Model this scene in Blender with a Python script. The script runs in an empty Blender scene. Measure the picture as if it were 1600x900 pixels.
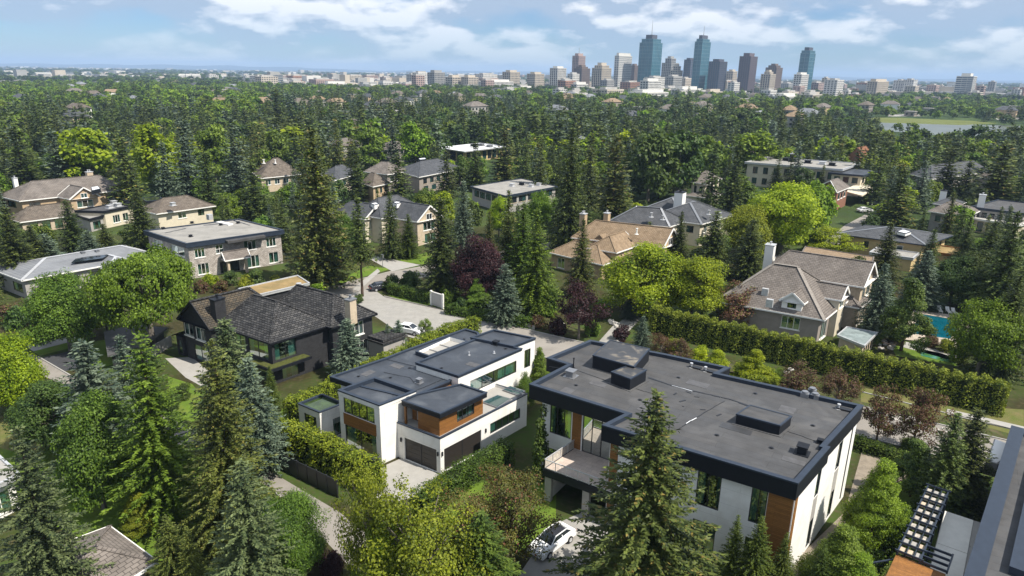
import bpy, math, random
import numpy as np
from mathutils import Vector, Matrix

# ------------------------------------------------------------------ camera, world, sun, exposure
SC = bpy.context.scene
CAM_H, FPX = 40.0, 1067.0
PITCH, ROLL = math.radians(17.53), math.radians(0.93)
_F = np.array((0, math.cos(PITCH), -math.sin(PITCH)))
_r0 = np.array((1.0, 0, 0)); _u0 = np.array((0, math.sin(PITCH), math.cos(PITCH)))
_R = math.cos(ROLL) * _r0 + math.sin(ROLL) * _u0
_U = -math.sin(ROLL) * _r0 + math.cos(ROLL) * _u0
cam_d = bpy.data.cameras.new('camera'); cam = bpy.data.objects.new('camera', cam_d)
SC.collection.objects.link(cam); SC.camera = cam
cam.matrix_world = Matrix(((_R[0], _U[0], -_F[0], 0), (_R[1], _U[1], -_F[1], 0), (_R[2], _U[2], -_F[2], CAM_H), (0, 0, 0, 1)))
cam_d.sensor_width = 36; cam_d.lens = FPX / 1600 * 36; cam_d.clip_start = 0.5; cam_d.clip_end = 60000

HAZE = 9.5e-5                                             # air density (1/m)
SUN_AZ, SUN_EL = math.radians(-27), math.radians(54)      # azimuth measured from +X towards +Y
sun_dir = Vector((math.cos(SUN_EL) * math.cos(SUN_AZ), math.cos(SUN_EL) * math.sin(SUN_AZ), math.sin(SUN_EL)))
sl = bpy.data.lights.new('sun', 'SUN'); sl.energy = 5.0; sl.angle = math.radians(0.5); sl.color = (1.0, 0.93, 0.82)
so = bpy.data.objects.new('sun', sl); SC.collection.objects.link(so)
so.rotation_euler = sun_dir.to_track_quat('Z', 'Y').to_euler(); so.location = (0, 0, 300)

world = bpy.data.worlds.new('World'); SC.world = world; world.use_nodes = True
wn, wl = world.node_tree.nodes, world.node_tree.links
wn.clear()
def N(t, **k):
    n = wn.new(t)
    for a, v in k.items(): setattr(n, a, v)
    return n
def M_(op, a, b=None, nodes=None, links=None, clamp=False):
    nodes = nodes or wn; links = links or wl
    n = nodes.new('ShaderNodeMath'); n.operation = op; n.use_clamp = clamp
    for i, v in enumerate((a, b)):
        if v is None: continue
        if isinstance(v, (int, float)): n.inputs[i].default_value = v
        else: links.new(v, n.inputs[i])
    return n.outputs[0]
sky = N('ShaderNodeTexSky', sky_type='NISHITA', sun_disc=False, sun_elevation=SUN_EL,
        sun_rotation=math.pi / 2 - SUN_AZ, altitude=300, air_density=1.0, dust_density=0.3, ozone_density=2.0)
tc = N('ShaderNodeTexCoord'); sep = N('ShaderNodeSeparateXYZ'); wl.new(tc.outputs['Generated'], sep.inputs[0])
def cloud_noise(dz):
    zz = M_('ADD', M_('MAXIMUM', sep.outputs[2], 0.0), 0.34 + dz)
    cx = M_('DIVIDE', sep.outputs[0], zz); cy = M_('DIVIDE', sep.outputs[1], zz)
    cb = N('ShaderNodeCombineXYZ'); wl.new(cx, cb.inputs[0]); wl.new(cy, cb.inputs[1]); cb.inputs[2].default_value = 3.7
    nz = N('ShaderNodeTexNoise'); nz.inputs['Scale'].default_value = 2.5; nz.inputs['Detail'].default_value = 9
    nz.inputs['Roughness'].default_value = 0.50; nz.inputs['Distortion'].default_value = 0.0
    wl.new(cb.outputs[0], nz.inputs['Vector']); return nz.outputs[0]
n1, n2 = cloud_noise(0.0), cloud_noise(0.014)
elev = M_('MULTIPLY', M_('SUBTRACT', M_('MAXIMUM', sep.outputs[2], 0.0), 0.018), 15.0, clamp=True)     # thinner to the horizon
cov = N('ShaderNodeMapRange'); cov.clamp = True; cov.interpolation_type = 'SMOOTHSTEP'
wl.new(M_('ADD', n1, M_('MULTIPLY', elev, 0.10)), cov.inputs[0]); cov.inputs[1].default_value = 0.36; cov.inputs[2].default_value = 0.54
lit = N('ShaderNodeMapRange'); lit.clamp = True
wl.new(M_('SUBTRACT', n1, n2), lit.inputs[0]); lit.inputs[1].default_value = -0.03; lit.inputs[2].default_value = 0.055
ccol = N('ShaderNodeMix', data_type='RGBA'); wl.new(lit.outputs[0], ccol.inputs[0])
ccol.inputs[6].default_value = (3.5, 4.4, 5.7, 1); ccol.inputs[7].default_value = (8.2, 8.4, 8.8, 1)
base = N('ShaderNodeMix', data_type='RGBA', blend_type='MULTIPLY'); base.inputs[0].default_value = 1
wl.new(sky.outputs[0], base.inputs[6]); base.inputs[7].default_value = (0.47, 0.64, 0.90, 1)
cmix = N('ShaderNodeMix', data_type='RGBA')
wl.new(M_('MULTIPLY', cov.outputs[0], M_('ADD', M_('MULTIPLY', elev, 0.52), 0.42)), cmix.inputs[0])
wl.new(base.outputs[2], cmix.inputs[6]); wl.new(ccol.outputs[2], cmix.inputs[7])
bg = N('ShaderNodeBackground'); bg.inputs[1].default_value = 0.088
wo = N('ShaderNodeOutputWorld'); wl.new(cmix.outputs[2], bg.inputs[0]); wl.new(bg.outputs[0], wo.inputs[0])

SC.view_settings.view_transform = 'Standard'; SC.view_settings.look = 'None'
SC.view_settings.exposure = 0.58; SC.view_settings.gamma = 1.0; SC.view_settings.use_curve_mapping = False
SC.render.engine = 'CYCLES'
cy = SC.cycles
cy.max_bounces = 6; cy.diffuse_bounces = 2; cy.glossy_bounces = 2; cy.transmission_bounces = 3; cy.transparent_max_bounces = 6
cy.volume_bounces = 0; cy.use_denoising = True; cy.caustics_reflective = False; cy.caustics_refractive = False

# ------------------------------------------------------------------ measuring: photograph pixel -> place on a level, for placing things
rnd = random.Random(11); NR = np.random.RandomState(11)
def W(x, y, z=0.0):
    d = _F * FPX + (x - 800) * _R + (450 - y) * _U
    t = (z - CAM_H) / d[2]
    return (d[0] * t, d[1] * t)
def P(X, Y, Z):
    v = np.array((X, Y, Z - CAM_H)); w = v @ _F
    return (800 + FPX * (v @ _R) / w, 450 - FPX * (v @ _U) / w)
def WL(pts, z=0.0): return [W(p[0], p[1], z) for p in pts]
U_AX, V_AX = math.radians(-33), math.radians(50)
UV = (math.cos(U_AX), math.sin(U_AX)); VV = (math.cos(V_AX), math.sin(V_AX))
def off(p, u=0.0, v=0.0): return (p[0] + UV[0] * u + VV[0] * v, p[1] + UV[1] * u + VV[1] * v)

# ------------------------------------------------------------------ materials
MATS = {}
def mat(name, col=(.5, .5, .5), rough=.7, spec=.3, var=.0, vscale=3.0, col2=None, bump=0.0, bscale=20.0, metal=0.0, coord='Object',
        brick=None, detail=4, stretch=None, stain=None):
    """plain surface: base colour, a second colour mixed in by noise, optional brick/shingle courses in UV metres, fine bump."""
    if name in MATS: return MATS[name]
    m = bpy.data.materials.new(name); m.use_nodes = True; n, l = m.node_tree.nodes, m.node_tree.links
    b = n['Principled BSDF']; b.inputs['Roughness'].default_value = rough; b.inputs['Metallic'].default_value = metal
    b.inputs['Specular IOR Level'].default_value = spec
    t = n.new('ShaderNodeTexCoord'); src = t.outputs[coord]
    if stretch:
        mp = n.new('ShaderNodeMapping'); mp.inputs['Scale'].default_value = stretch; l.new(src, mp.inputs[0]); src = mp.outputs[0]
    c = None
    if brick:
        bw, bh, mortar, mcol, c2 = brick
        br = n.new('ShaderNodeTexBrick'); l.new(t.outputs['UV'], br.inputs['Vector'])
        br.inputs['Scale'].default_value = 1.0; br.inputs['Brick Width'].default_value = bw; br.inputs['Row Height'].default_value = bh
        br.inputs['Mortar Size'].default_value = mortar; br.inputs['Mortar Smooth'].default_value = .3
        br.inputs['Color1'].default_value = (*col, 1); br.inputs['Color2'].default_value = (*c2, 1); br.inputs['Mortar'].default_value = (*mcol, 1)
        br.inputs['Bias'].default_value = -0.1
        c = br.outputs[0]
    if var or col2:
        nz = n.new('ShaderNodeTexNoise'); nz.inputs['Scale'].default_value = vscale; nz.inputs['Detail'].default_value = detail
        nz.inputs['Roughness'].default_value = .62; l.new(src, nz.inputs['Vector'])
        mr = n.new('ShaderNodeMapRange'); mr.inputs[1].default_value = .36; mr.inputs[2].default_value = .66; l.new(nz.outputs[0], mr.inputs[0])
        mx = n.new('ShaderNodeMix'); mx.data_type = 'RGBA'; l.new(mr.outputs[0], mx.inputs[0])
        if c is not None:
            mx.blend_type = 'MULTIPLY'; l.new(c, mx.inputs[6]); k = 1 - (var or .3); mx.inputs[7].default_value = (k, k, k, 1)
            if col2: mx.blend_type = 'MIX'; mx.inputs[7].default_value = (*col2, 1); mr.inputs[4].default_value = .6
        else:
            mx.inputs[6].default_value = (*col, 1)
            mx.inputs[7].default_value = (*(col2 or tuple(x * (1 - var) for x in col)), 1)
        c = mx.outputs[2]
    if stain:
        sc_, amt, scol = stain
        ns = n.new('ShaderNodeTexNoise'); ns.inputs['Scale'].default_value = sc_; ns.inputs['Detail'].default_value = 6
        ns.inputs['Distortion'].default_value = .8; l.new(t.outputs['Object'], ns.inputs['Vector'])
        ms = n.new('ShaderNodeMapRange'); ms.inputs[1].default_value = .52; ms.inputs[2].default_value = .68; ms.inputs[4].default_value = amt
        l.new(ns.outputs[0], ms.inputs[0])
        mz = n.new('ShaderNodeMix'); mz.data_type = 'RGBA'; l.new(ms.outputs[0], mz.inputs[0])
        if c is not None: l.new(c, mz.inputs[6])
        else: mz.inputs[6].default_value = (*col, 1)
        mz.inputs[7].default_value = (*scol, 1); c = mz.outputs[2]
    if c is None: b.inputs['Base Color'].default_value = (*col, 1)
    else: l.new(c, b.inputs['Base Color'])
    if bump:
        bn = n.new('ShaderNodeBump'); bn.inputs['Strength'].default_value = bump; bn.inputs['Distance'].default_value = .05
        nb = n.new('ShaderNodeTexNoise'); nb.inputs['Scale'].default_value = bscale; nb.inputs['Detail'].default_value = 5; l.new(src, nb.inputs['Vector'])
        h = nb.outputs[0]
        if brick: h = M_('ADD', h, M_('MULTIPLY', M_('SUBTRACT', 1.0, br.outputs['Fac'], n, l), 1.2, n, l), n, l)
        l.new(h, bn.inputs['Height']); l.new(bn.outputs[0], b.inputs['Normal'])
    MATS[name] = m; return m

def foliage(name, dark, light, trans=.25, tip=None, tipw=.0, hue=.02, clump=.55):
    """leaves or needles: colour varies by clump, by spray and by tree; some light passes through."""
    m = bpy.data.materials.new(name); m.use_nodes = True; n, l = m.node_tree.nodes, m.node_tree.links
    b = n['Principled BSDF']; b.inputs['Roughness'].default_value = .55; b.inputs['Specular IOR Level'].default_value = .25
    t = n.new('ShaderNodeTexCoord'); oi = n.new('ShaderNodeObjectInfo'); g = n.new('ShaderNodeNewGeometry')
    nz = n.new('ShaderNodeTexNoise'); nz.inputs['Scale'].default_value = clump; nz.inputs['Detail'].default_value = 2
    ad = n.new('ShaderNodeVectorMath'); ad.operation = 'ADD'; l.new(t.outputs['Object'], ad.inputs[0])
    vm = n.new('ShaderNodeCombineXYZ'); l.new(M_('MULTIPLY', oi.outputs['Random'], 50.0, n, l), vm.inputs[0]); l.new(vm.outputs[0], ad.inputs[1])
    l.new(ad.outputs[0], nz.inputs['Vector'])
    f = M_('ADD', M_('MULTIPLY', nz.outputs[0], 1.3, n, l), M_('MULTIPLY', g.outputs['Random Per Island'], .75, n, l), n, l)
    f = M_('SUBTRACT', f, .56, n, l, clamp=True)
    mx = n.new('ShaderNodeMix'); mx.data_type = 'RGBA'; l.new(f, mx.inputs[0]); mx.inputs[6].default_value = (*dark, 1); mx.inputs[7].default_value = (*light, 1)
    c = mx.outputs[2]
    if tip:
        mt = n.new('ShaderNodeMix'); mt.data_type = 'RGBA'; l.new(c, mt.inputs[6]); mt.inputs[7].default_value = (*tip, 1)
        k = n.new('ShaderNodeMapRange'); k.inputs[1].default_value = 1 - tipw; k.inputs[2].default_value = 1 - tipw + .05
        r2 = M_('FRACT', M_('MULTIPLY', g.outputs['Random Per Island'], 37.7, n, l), None, n, l)
        l.new(r2, k.inputs[0]); l.new(k.outputs[0], mt.inputs[0]); c = mt.outputs[2]
    hs = n.new('ShaderNodeHueSaturation'); l.new(c, hs.inputs['Color'])
    l.new(M_('ADD', M_('MULTIPLY', oi.outputs['Random'], hue * 2, n, l), .5 - hue, n, l), hs.inputs['Hue'])
    r3 = M_('FRACT', M_('MULTIPLY', oi.outputs['Random'], 17.3, n, l), None, n, l)
    l.new(M_('ADD', M_('MULTIPLY', r3, .45, n, l), .78, n, l), hs.inputs['Value'])
    c = hs.outputs[0]
    l.new(c, b.inputs['Base Color'])
    tr = n.new('ShaderNodeBsdfTranslucent'); br = n.new('ShaderNodeMix'); br.data_type = 'RGBA'; br.blend_type = 'MULTIPLY'; br.inputs[0].default_value = 1
    l.new(c, br.inputs[6]); br.inputs[7].default_value = (1.5, 1.5, .6, 1); l.new(br.outputs[2], tr.inputs[0])
    ms = n.new('ShaderNodeMixShader'); ms.inputs[0].default_value = trans
    l.new(b.outputs[0], ms.inputs[1]); l.new(tr.outputs[0], ms.inputs[2]); l.new(ms.outputs[0], n['Material Output'].inputs[0])
    MATS[name] = m; return m

def glass(name, tint, refl=.25, rough=.03):
    """see-through tinted pane: dark room and curtains show behind it, the sky reflects in it."""
    m = bpy.data.materials.new(name); m.use_nodes = True; n, l = m.node_tree.nodes, m.node_tree.links
    n.remove(n['Principled BSDF'])
    tr = n.new('ShaderNodeBsdfTransparent'); tr.inputs[0].default_value = (*tint, 1)
    gl = n.new('ShaderNodeBsdfGlossy'); gl.inputs['Roughness'].default_value = rough; gl.inputs[0].default_value = (.85, .93, .92, 1)
    lw = n.new('ShaderNodeLayerWeight'); lw.inputs[0].default_value = .35
    ms = n.new('ShaderNodeMixShader'); l.new(M_('ADD', M_('MULTIPLY', lw.outputs['Fresnel'], .6, n, l), refl, n, l, clamp=True), ms.inputs[0])
    l.new(tr.outputs[0], ms.inputs[1]); l.new(gl.outputs[0], ms.inputs[2]); l.new(ms.outputs[0], n['Material Output'].inputs[0])
    MATS[name] = m; return m

# ------------------------------------------------------------------ mesh building
COL = SC.collection
class MB:
    def __init__(s): s.v, s.f, s.m = [], [], []
    def face(s, pts, m=0):
        i = len(s.v); s.v += [tuple(p) for p in pts]; s.f.append(tuple(range(i, i + len(pts)))); s.m.append(m)
    def prism(s, poly, z0, z1, m=0, top=None, bottom=True):
        n = len(poly); zt = z1 if callable(z1) else (lambda x, y: z1)
        for i in range(n):
            a, b = poly[i], poly[(i + 1) % n]
            s.face([(*a, z0), (*b, z0), (*b, zt(*b)), (*a, zt(*a))], m)
        s.face([(*p, zt(*p)) for p in poly], m if top is None else top)
        if bottom: s.face([(*p, z0) for p in reversed(poly)], m)
    def bar(s, a, b, w, h, m=0):
        """box of width w (level) and height h along the line a-b (centre line)."""
        a, b = Vector(a), Vector(b); d = (b - a); 
        if d.length < 1e-6: return
        d.normalize()
        sd = d.cross(Vector((0, 0, 1)))
        if sd.length < 1e-4: sd = Vector((1, 0, 0))
        sd.normalize(); up = sd.cross(d)
        sd = sd * w / 2; up = up * h / 2
        c = [a - sd - up, a + sd - up, a + sd + up, a - sd + up, b - sd - up, b + sd - up, b + sd + up, b - sd + up]
        for q in ((0, 1, 2, 3), (5, 4, 7, 6), (1, 5, 6, 2), (4, 0, 3, 7), (3, 2, 6, 7), (1, 0, 4, 5)): s.face([c[k] for k in reversed(q)], m)
    def box(s, c, u, su, sv, z0, z1, m=0):
        """box centred at c=(x,y), half-sizes su along direction u, sv across."""
        ux, uy = u; vx, vy = -uy, ux
        poly = [(c[0] + ux * a * su + vx * b * sv, c[1] + uy * a * su + vy * b * sv) for a, b in ((-1, -1), (1, -1), (1, 1), (-1, 1))]
        s.prism(poly, z0, z1, m)
    def tube(s, pts, rad, n=6, m=0, cap=True):
        rings = []
        for k, p in enumerate(pts):
            p = Vector(p); d = (Vector(pts[min(k + 1, len(pts) - 1)]) - Vector(pts[max(k - 1, 0)])).normalized()
            a = d.orthogonal().normalized(); b = d.cross(a)
            r = rad[k] if hasattr(rad, '__len__') else rad
            rings.append([p + (a * math.cos(6.2832 * j / n) + b * math.sin(6.2832 * j / n)) * r for j in range(n)])
        for k in range(len(rings) - 1):
            for j in range(n):
                s.face([rings[k][j], rings[k][(j + 1) % n], rings[k + 1][(j + 1) % n], rings[k + 1][j]], m)
        if cap: s.face(rings[-1], m); s.face(list(reversed(rings[0])), m)
    def disc(s, c, r, z0, z1, n=10, m=0): s.prism([(c[0] + r * math.cos(6.2832 * j / n), c[1] + r * math.sin(6.2832 * j / n)) for j in range(n)], z0, z1, m)
    def mesh(s, name, mats, org=(0, 0, 0)):
        me = bpy.data.meshes.new(name)
        o = org
        me.from_pydata([(x - o[0], y - o[1], z - o[2]) for x, y, z in s.v], [], s.f)
        if not isinstance(mats, (list, tuple)): mats = [mats]
        for mm in mats: me.materials.append(mm)
        if any(s.m): me.polygons.foreach_set('material_index', s.m)
        uv = me.uv_layers.new(name='UVMap'); data = []
        for fc in s.f:
            p0 = Vector(s.v[fc[0]]); nn = Vector((0, 0, 0))
            for k in range(1, len(fc) - 1): nn += (Vector(s.v[fc[k]]) - p0).cross(Vector(s.v[fc[k + 1]]) - p0)
            if nn.length < 1e-9: nn = Vector((0, 0, 1))
            nn.normalize()
            u = Vector((0, 0, 1)).cross(nn)
            u = Vector((UV[0], UV[1], 0)) if u.length < .15 else u.normalized()
            w = nn.cross(u)
            for k in fc: q = Vector(s.v[k]); data += [q.dot(u), q.dot(w)]
        uv.data.foreach_set('uv', data)
        me.update(); return me
    def build(s, name, mats, parent=None, **kw):
        org = parent_org(parent) if parent else kw.pop('org', (0, 0, 0))
        o = bpy.data.objects.new(name, s.mesh(name, mats, org)); COL.objects.link(o)
        if parent: o.parent = parent
        else: o.location = org
        tag(o, **kw); return o
def parent_org(p):
    v = Vector((0, 0, 0))
    while p: v += p.location; p = p.parent
    return tuple(v)
def tag(o, label=None, cat=None, group=None, kind=None):
    if label: o['label'] = label
    if cat: o['category'] = cat
    if group: o['group'] = group
    if kind: o['kind'] = kind
    return o
def thing(name, label, cat, loc=(0, 0, 0), group=None):
    o = bpy.data.objects.new(name, None); COL.objects.link(o); o.location = loc; o.empty_display_size = .5
    return tag(o, label, cat, group)
def npmesh(name, V, Q, mats):
    """fast mesh from arrays: V (n,3), Q (m,k)."""
    me = bpy.data.meshes.new(name); m, k = Q.shape
    me.vertices.add(len(V)); me.vertices.foreach_set('co', V.astype(np.float32).ravel())
    me.loops.add(m * k); me.loops.foreach_set('vertex_index', Q.astype(np.int32).ravel())
    me.polygons.add(m); me.polygons.foreach_set('loop_start', np.arange(m, dtype=np.int32) * k)
    try: me.polygons.foreach_set('loop_total', np.full(m, k, dtype=np.int32))
    except Exception: pass
    for mm in (mats if isinstance(mats, (list, tuple)) else [mats]): me.materials.append(mm)
    me.update(calc_edges=True); me.validate(); return me
def inset(poly, d):
    """move every edge of a counter-clockwise polygon inwards by d (outwards when negative)."""
    n = len(poly); out = []
    for i in range(n):
        p0, p1, p2 = Vector(poly[i - 1]), Vector(poly[i]), Vector(poly[(i + 1) % n])
        e1, e2 = (p1 - p0).normalized(), (p2 - p1).normalized()
        n1, n2 = Vector((-e1.y, e1.x)), Vector((-e2.y, e2.x))
        k = 1 + n1.dot(n2); out.append(tuple(p1 + (n1 + n2) * d / max(k, .3)))
    return out
def ccw(poly):
    a = sum(poly[i - 1][0] * poly[i][1] - poly[i][0] * poly[i - 1][1] for i in range(len(poly)))
    return poly if a > 0 else list(reversed(poly))
def quad(Npx, Lpx, Rpx, z):
    n, l, r = W(*Npx, z), W(*Lpx, z), W(*Rpx, z)
    return [n, r, (r[0] + l[0] - n[0], r[1] + l[1] - n[1]), l]
# ------------------------------------------------------------------ palette
white_stucco = mat('white_stucco', (.80, .79, .76), .85, .2, brick=(3.1, 1.45, .014, (.58, .57, .54), (.785, .775, .745)), var=.08, vscale=.8, bump=.15, bscale=30, stain=(.5, .40, (.60, .58, .53)))
pale_stone_panel = mat('pale_stone_panel', (.62, .60, .56), .85, .2, var=.10, vscale=1.2, bump=.2, bscale=25, brick=(1.2, .6, .012, (.42, .41, .39), (.57, .56, .53)))
roof_membrane = mat('roof_membrane', (.069, .071, .076), .75, .35, var=.30, vscale=.55, bump=.3, bscale=9, detail=8, brick=(9.0, .95, .022, (.046, .046, .047), (.078, .077, .078)), stain=(.26, .5, (.115, .114, .115)))
roof_membrane_blue = mat('roof_membrane_blue', (.048, .056, .070), .5, .4, var=.3, vscale=.5, bump=.25, bscale=9, detail=8, brick=(9.0, 1.0, .018, (.036, .042, .052), (.053, .061, .076)), stain=(.33, .6, (.105, .115, .128)))
black_metal = mat('black_metal', (.012, .014, .019), .55, .22, var=.2, vscale=2, bump=.1, bscale=6)
dark_coping = mat('dark_coping', (.026, .037, .058), .42, .4, var=.2, vscale=1.5)
frame_black = mat('frame_black', (.02, .021, .024), .45, .5)
frame_white = mat('frame_white', (.78, .77, .74), .6, .3)
wood = mat('wood_cladding', (.30, .135, .036), .55, .35, brick=(2.6, .16, .010, (.12, .05, .014), (.22, .095, .025)), var=.3, vscale=5, stretch=(1, 1, 6), bump=.15, bscale=12)
black_brick = mat('black_brick', (.030, .031, .035), .75, .3, brick=(.42, .12, .014, (.015, .015, .017), (.042, .043, .047)), var=.25, vscale=1.5, bump=.4)
shingle_dark = mat('shingle_dark', (.036, .037, .040), .85, .2, brick=(.55, .33, .045, (.012, .012, .013), (.100, .099, .098)), var=.35, vscale=.7, bump=.8, bscale=6)
shingle_gold = mat('shingle_gold', (.105, .085, .060), .85, .2, brick=(.55, .33, .04, (.022, .021, .018), (.055, .052, .046)), var=.4, vscale=.9, bump=.8, bscale=6)
shingle_brown = mat('shingle_brown', (.150, .125, .105), .85, .2, brick=(.5, .28, .03, (.07, .06, .05), (.205, .175, .145)), var=.35, vscale=.8, bump=.7, bscale=6, col2=None)
shingle_tan = mat('shingle_tan', (.27, .195, .125), .85, .2, brick=(.5, .30, .03, (.13, .095, .062), (.33, .245, .165)), var=.25, vscale=.8, bump=.6, bscale=6)
shingle_greybrown = mat('shingle_greybrown', (.17, .15, .135), .85, .2, brick=(.6, .35, .03, (.08, .07, .065), (.22, .195, .175)), var=.3, vscale=.4, bump=.6, bscale=5)
shingle_slate = mat('shingle_slate', (.070, .075, .085), .75, .3, brick=(.6, .35, .03, (.035, .038, .045), (.10, .105, .115)), var=.3, vscale=.5, bump=.6, bscale=5)
metal_roof_grey = mat('metal_roof_grey', (.185, .195, .215), .65, .3, brick=(30, .55, .04, (.12, .13, .145), (.215, .225, .24)), var=.25, vscale=.25, bump=.3)
gravel_pale = mat('gravel_pale', (.30, .29, .27), .9, .2, var=.25, vscale=.35, bump=.4, bscale=30, detail=9, stain=(.45, .6, (.19, .185, .18)))
gravel_tan = mat('gravel_tan', (.30, .215, .10), .9, .2, var=.35, vscale=.5, bump=.5, bscale=30, detail=9, stain=(.5, .6, (.17, .15, .07)))
stone_wall = mat('stone_wall', (.47, .42, .38), .9, .2, brick=(.55, .26, .03, (.26, .24, .22), (.62, .57, .53)), var=.35, vscale=1.1, bump=.7)
stone_trim = mat('stone_trim', (.52, .43, .32), .85, .2, var=.2, vscale=2, bump=.2)
stucco_tan = mat('stucco_tan', (.46, .345, .225), .9, .2, var=.12, vscale=1, bump=.2, bscale=30, stain=(.3, .4, (.36, .27, .18)))
stucco_cream = mat('stucco_cream', (.62, .56, .44), .9, .2, var=.12, vscale=1, bump=.2, stain=(.3, .4, (.50, .45, .36)))
stucco_grey = mat('stucco_grey', (.36, .345, .325), .9, .2, var=.15, vscale=1, bump=.2, stain=(.3, .5, (.28, .27, .26)))
stucco_taupe = mat('stucco_taupe', (.30, .265, .235), .9, .2, var=.15, vscale=1, bump=.2)
stucco_ochre = mat('stucco_ochre', (.55, .42, .22), .9, .2, var=.12, vscale=1, bump=.2)
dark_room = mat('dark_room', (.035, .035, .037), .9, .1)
curtain_m = mat('curtain', (.42, .58, .54), .9, .1)
metal_grey = mat('metal_grey', (.30, .31, .33), .4, .5, metal=.6, var=.2)
metal_light = mat('metal_light', (.62, .63, .65), .4, .5, metal=.4, var=.2)
tar = mat('tar', (.012, .013, .016), .3, .5)
silver_tape = mat('silver_tape', (.75, .77, .80), .3, .6)
concrete = mat('concrete', (.31, .30, .28), .85, .25, var=.18, vscale=.8, bump=.2, bscale=20, detail=7, stain=(.5, .5, (.26, .255, .245)))
concrete_pale = mat('concrete_pale', (.33, .32, .30), .85, .25, var=.12, vscale=.8, bump=.2, bscale=20, detail=7, stain=(.5, .4, (.38, .37, .35)))
asphalt = mat('asphalt', (.255, .235, .21), .9, .2, var=.18, vscale=.35, bump=.3, bscale=40, detail=9, stain=(.12, .5, (.29, .27, .245)))
asphalt_dark = mat('asphalt_dark', (.055, .057, .063), .85, .25, var=.2, vscale=1, bump=.3, bscale=40)
garage_door_m = mat('garage_door', (.032, .027, .024), .35, .4, var=.1)
win_teal = mat('window_teal', (.020, .055, .055), .08, .9)
win_dark = mat('window_dark', (.016, .022, .028), .08, .9)
g_teal = glass('glass_teal', (.50, .78, .74), .05)
g_grey = glass('glass_grey', (.55, .62, .62), .12)
g_green = glass('glass_green', (.30, .42, .30), .22)

# ------------------------------------------------------------------ walls with real openings
class Frame2:
    """an edge of a footprint as a little drawing board: s along it, z up, d inwards."""
    def __init__(s, a, b):
        s.a = Vector((a[0], a[1], 0)); e = Vector((b[0] - a[0], b[1] - a[1], 0)); s.L = e.length; s.e = e.normalized(); s.n = Vector((s.e.y, -s.e.x, 0))
    def p(s, x, z, d=0.0): q = s.a + s.e * x - s.n * d; return (q.x, q.y, z)
    def box(s, mb, x0, x1, z0, z1, d0, d1, m=0):
        c = [s.p(x0, z0, d0), s.p(x1, z0, d0), s.p(x1, z1, d0), s.p(x0, z1, d0), s.p(x0, z0, d1), s.p(x1, z0, d1), s.p(x1, z1, d1), s.p(x0, z1, d1)]
        for q in ((0, 1, 2, 3), (5, 4, 7, 6), (1, 5, 6, 2), (4, 0, 3, 7), (3, 2, 6, 7), (1, 0, 4, 5)): mb.face([c[k] for k in q], m)
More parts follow.
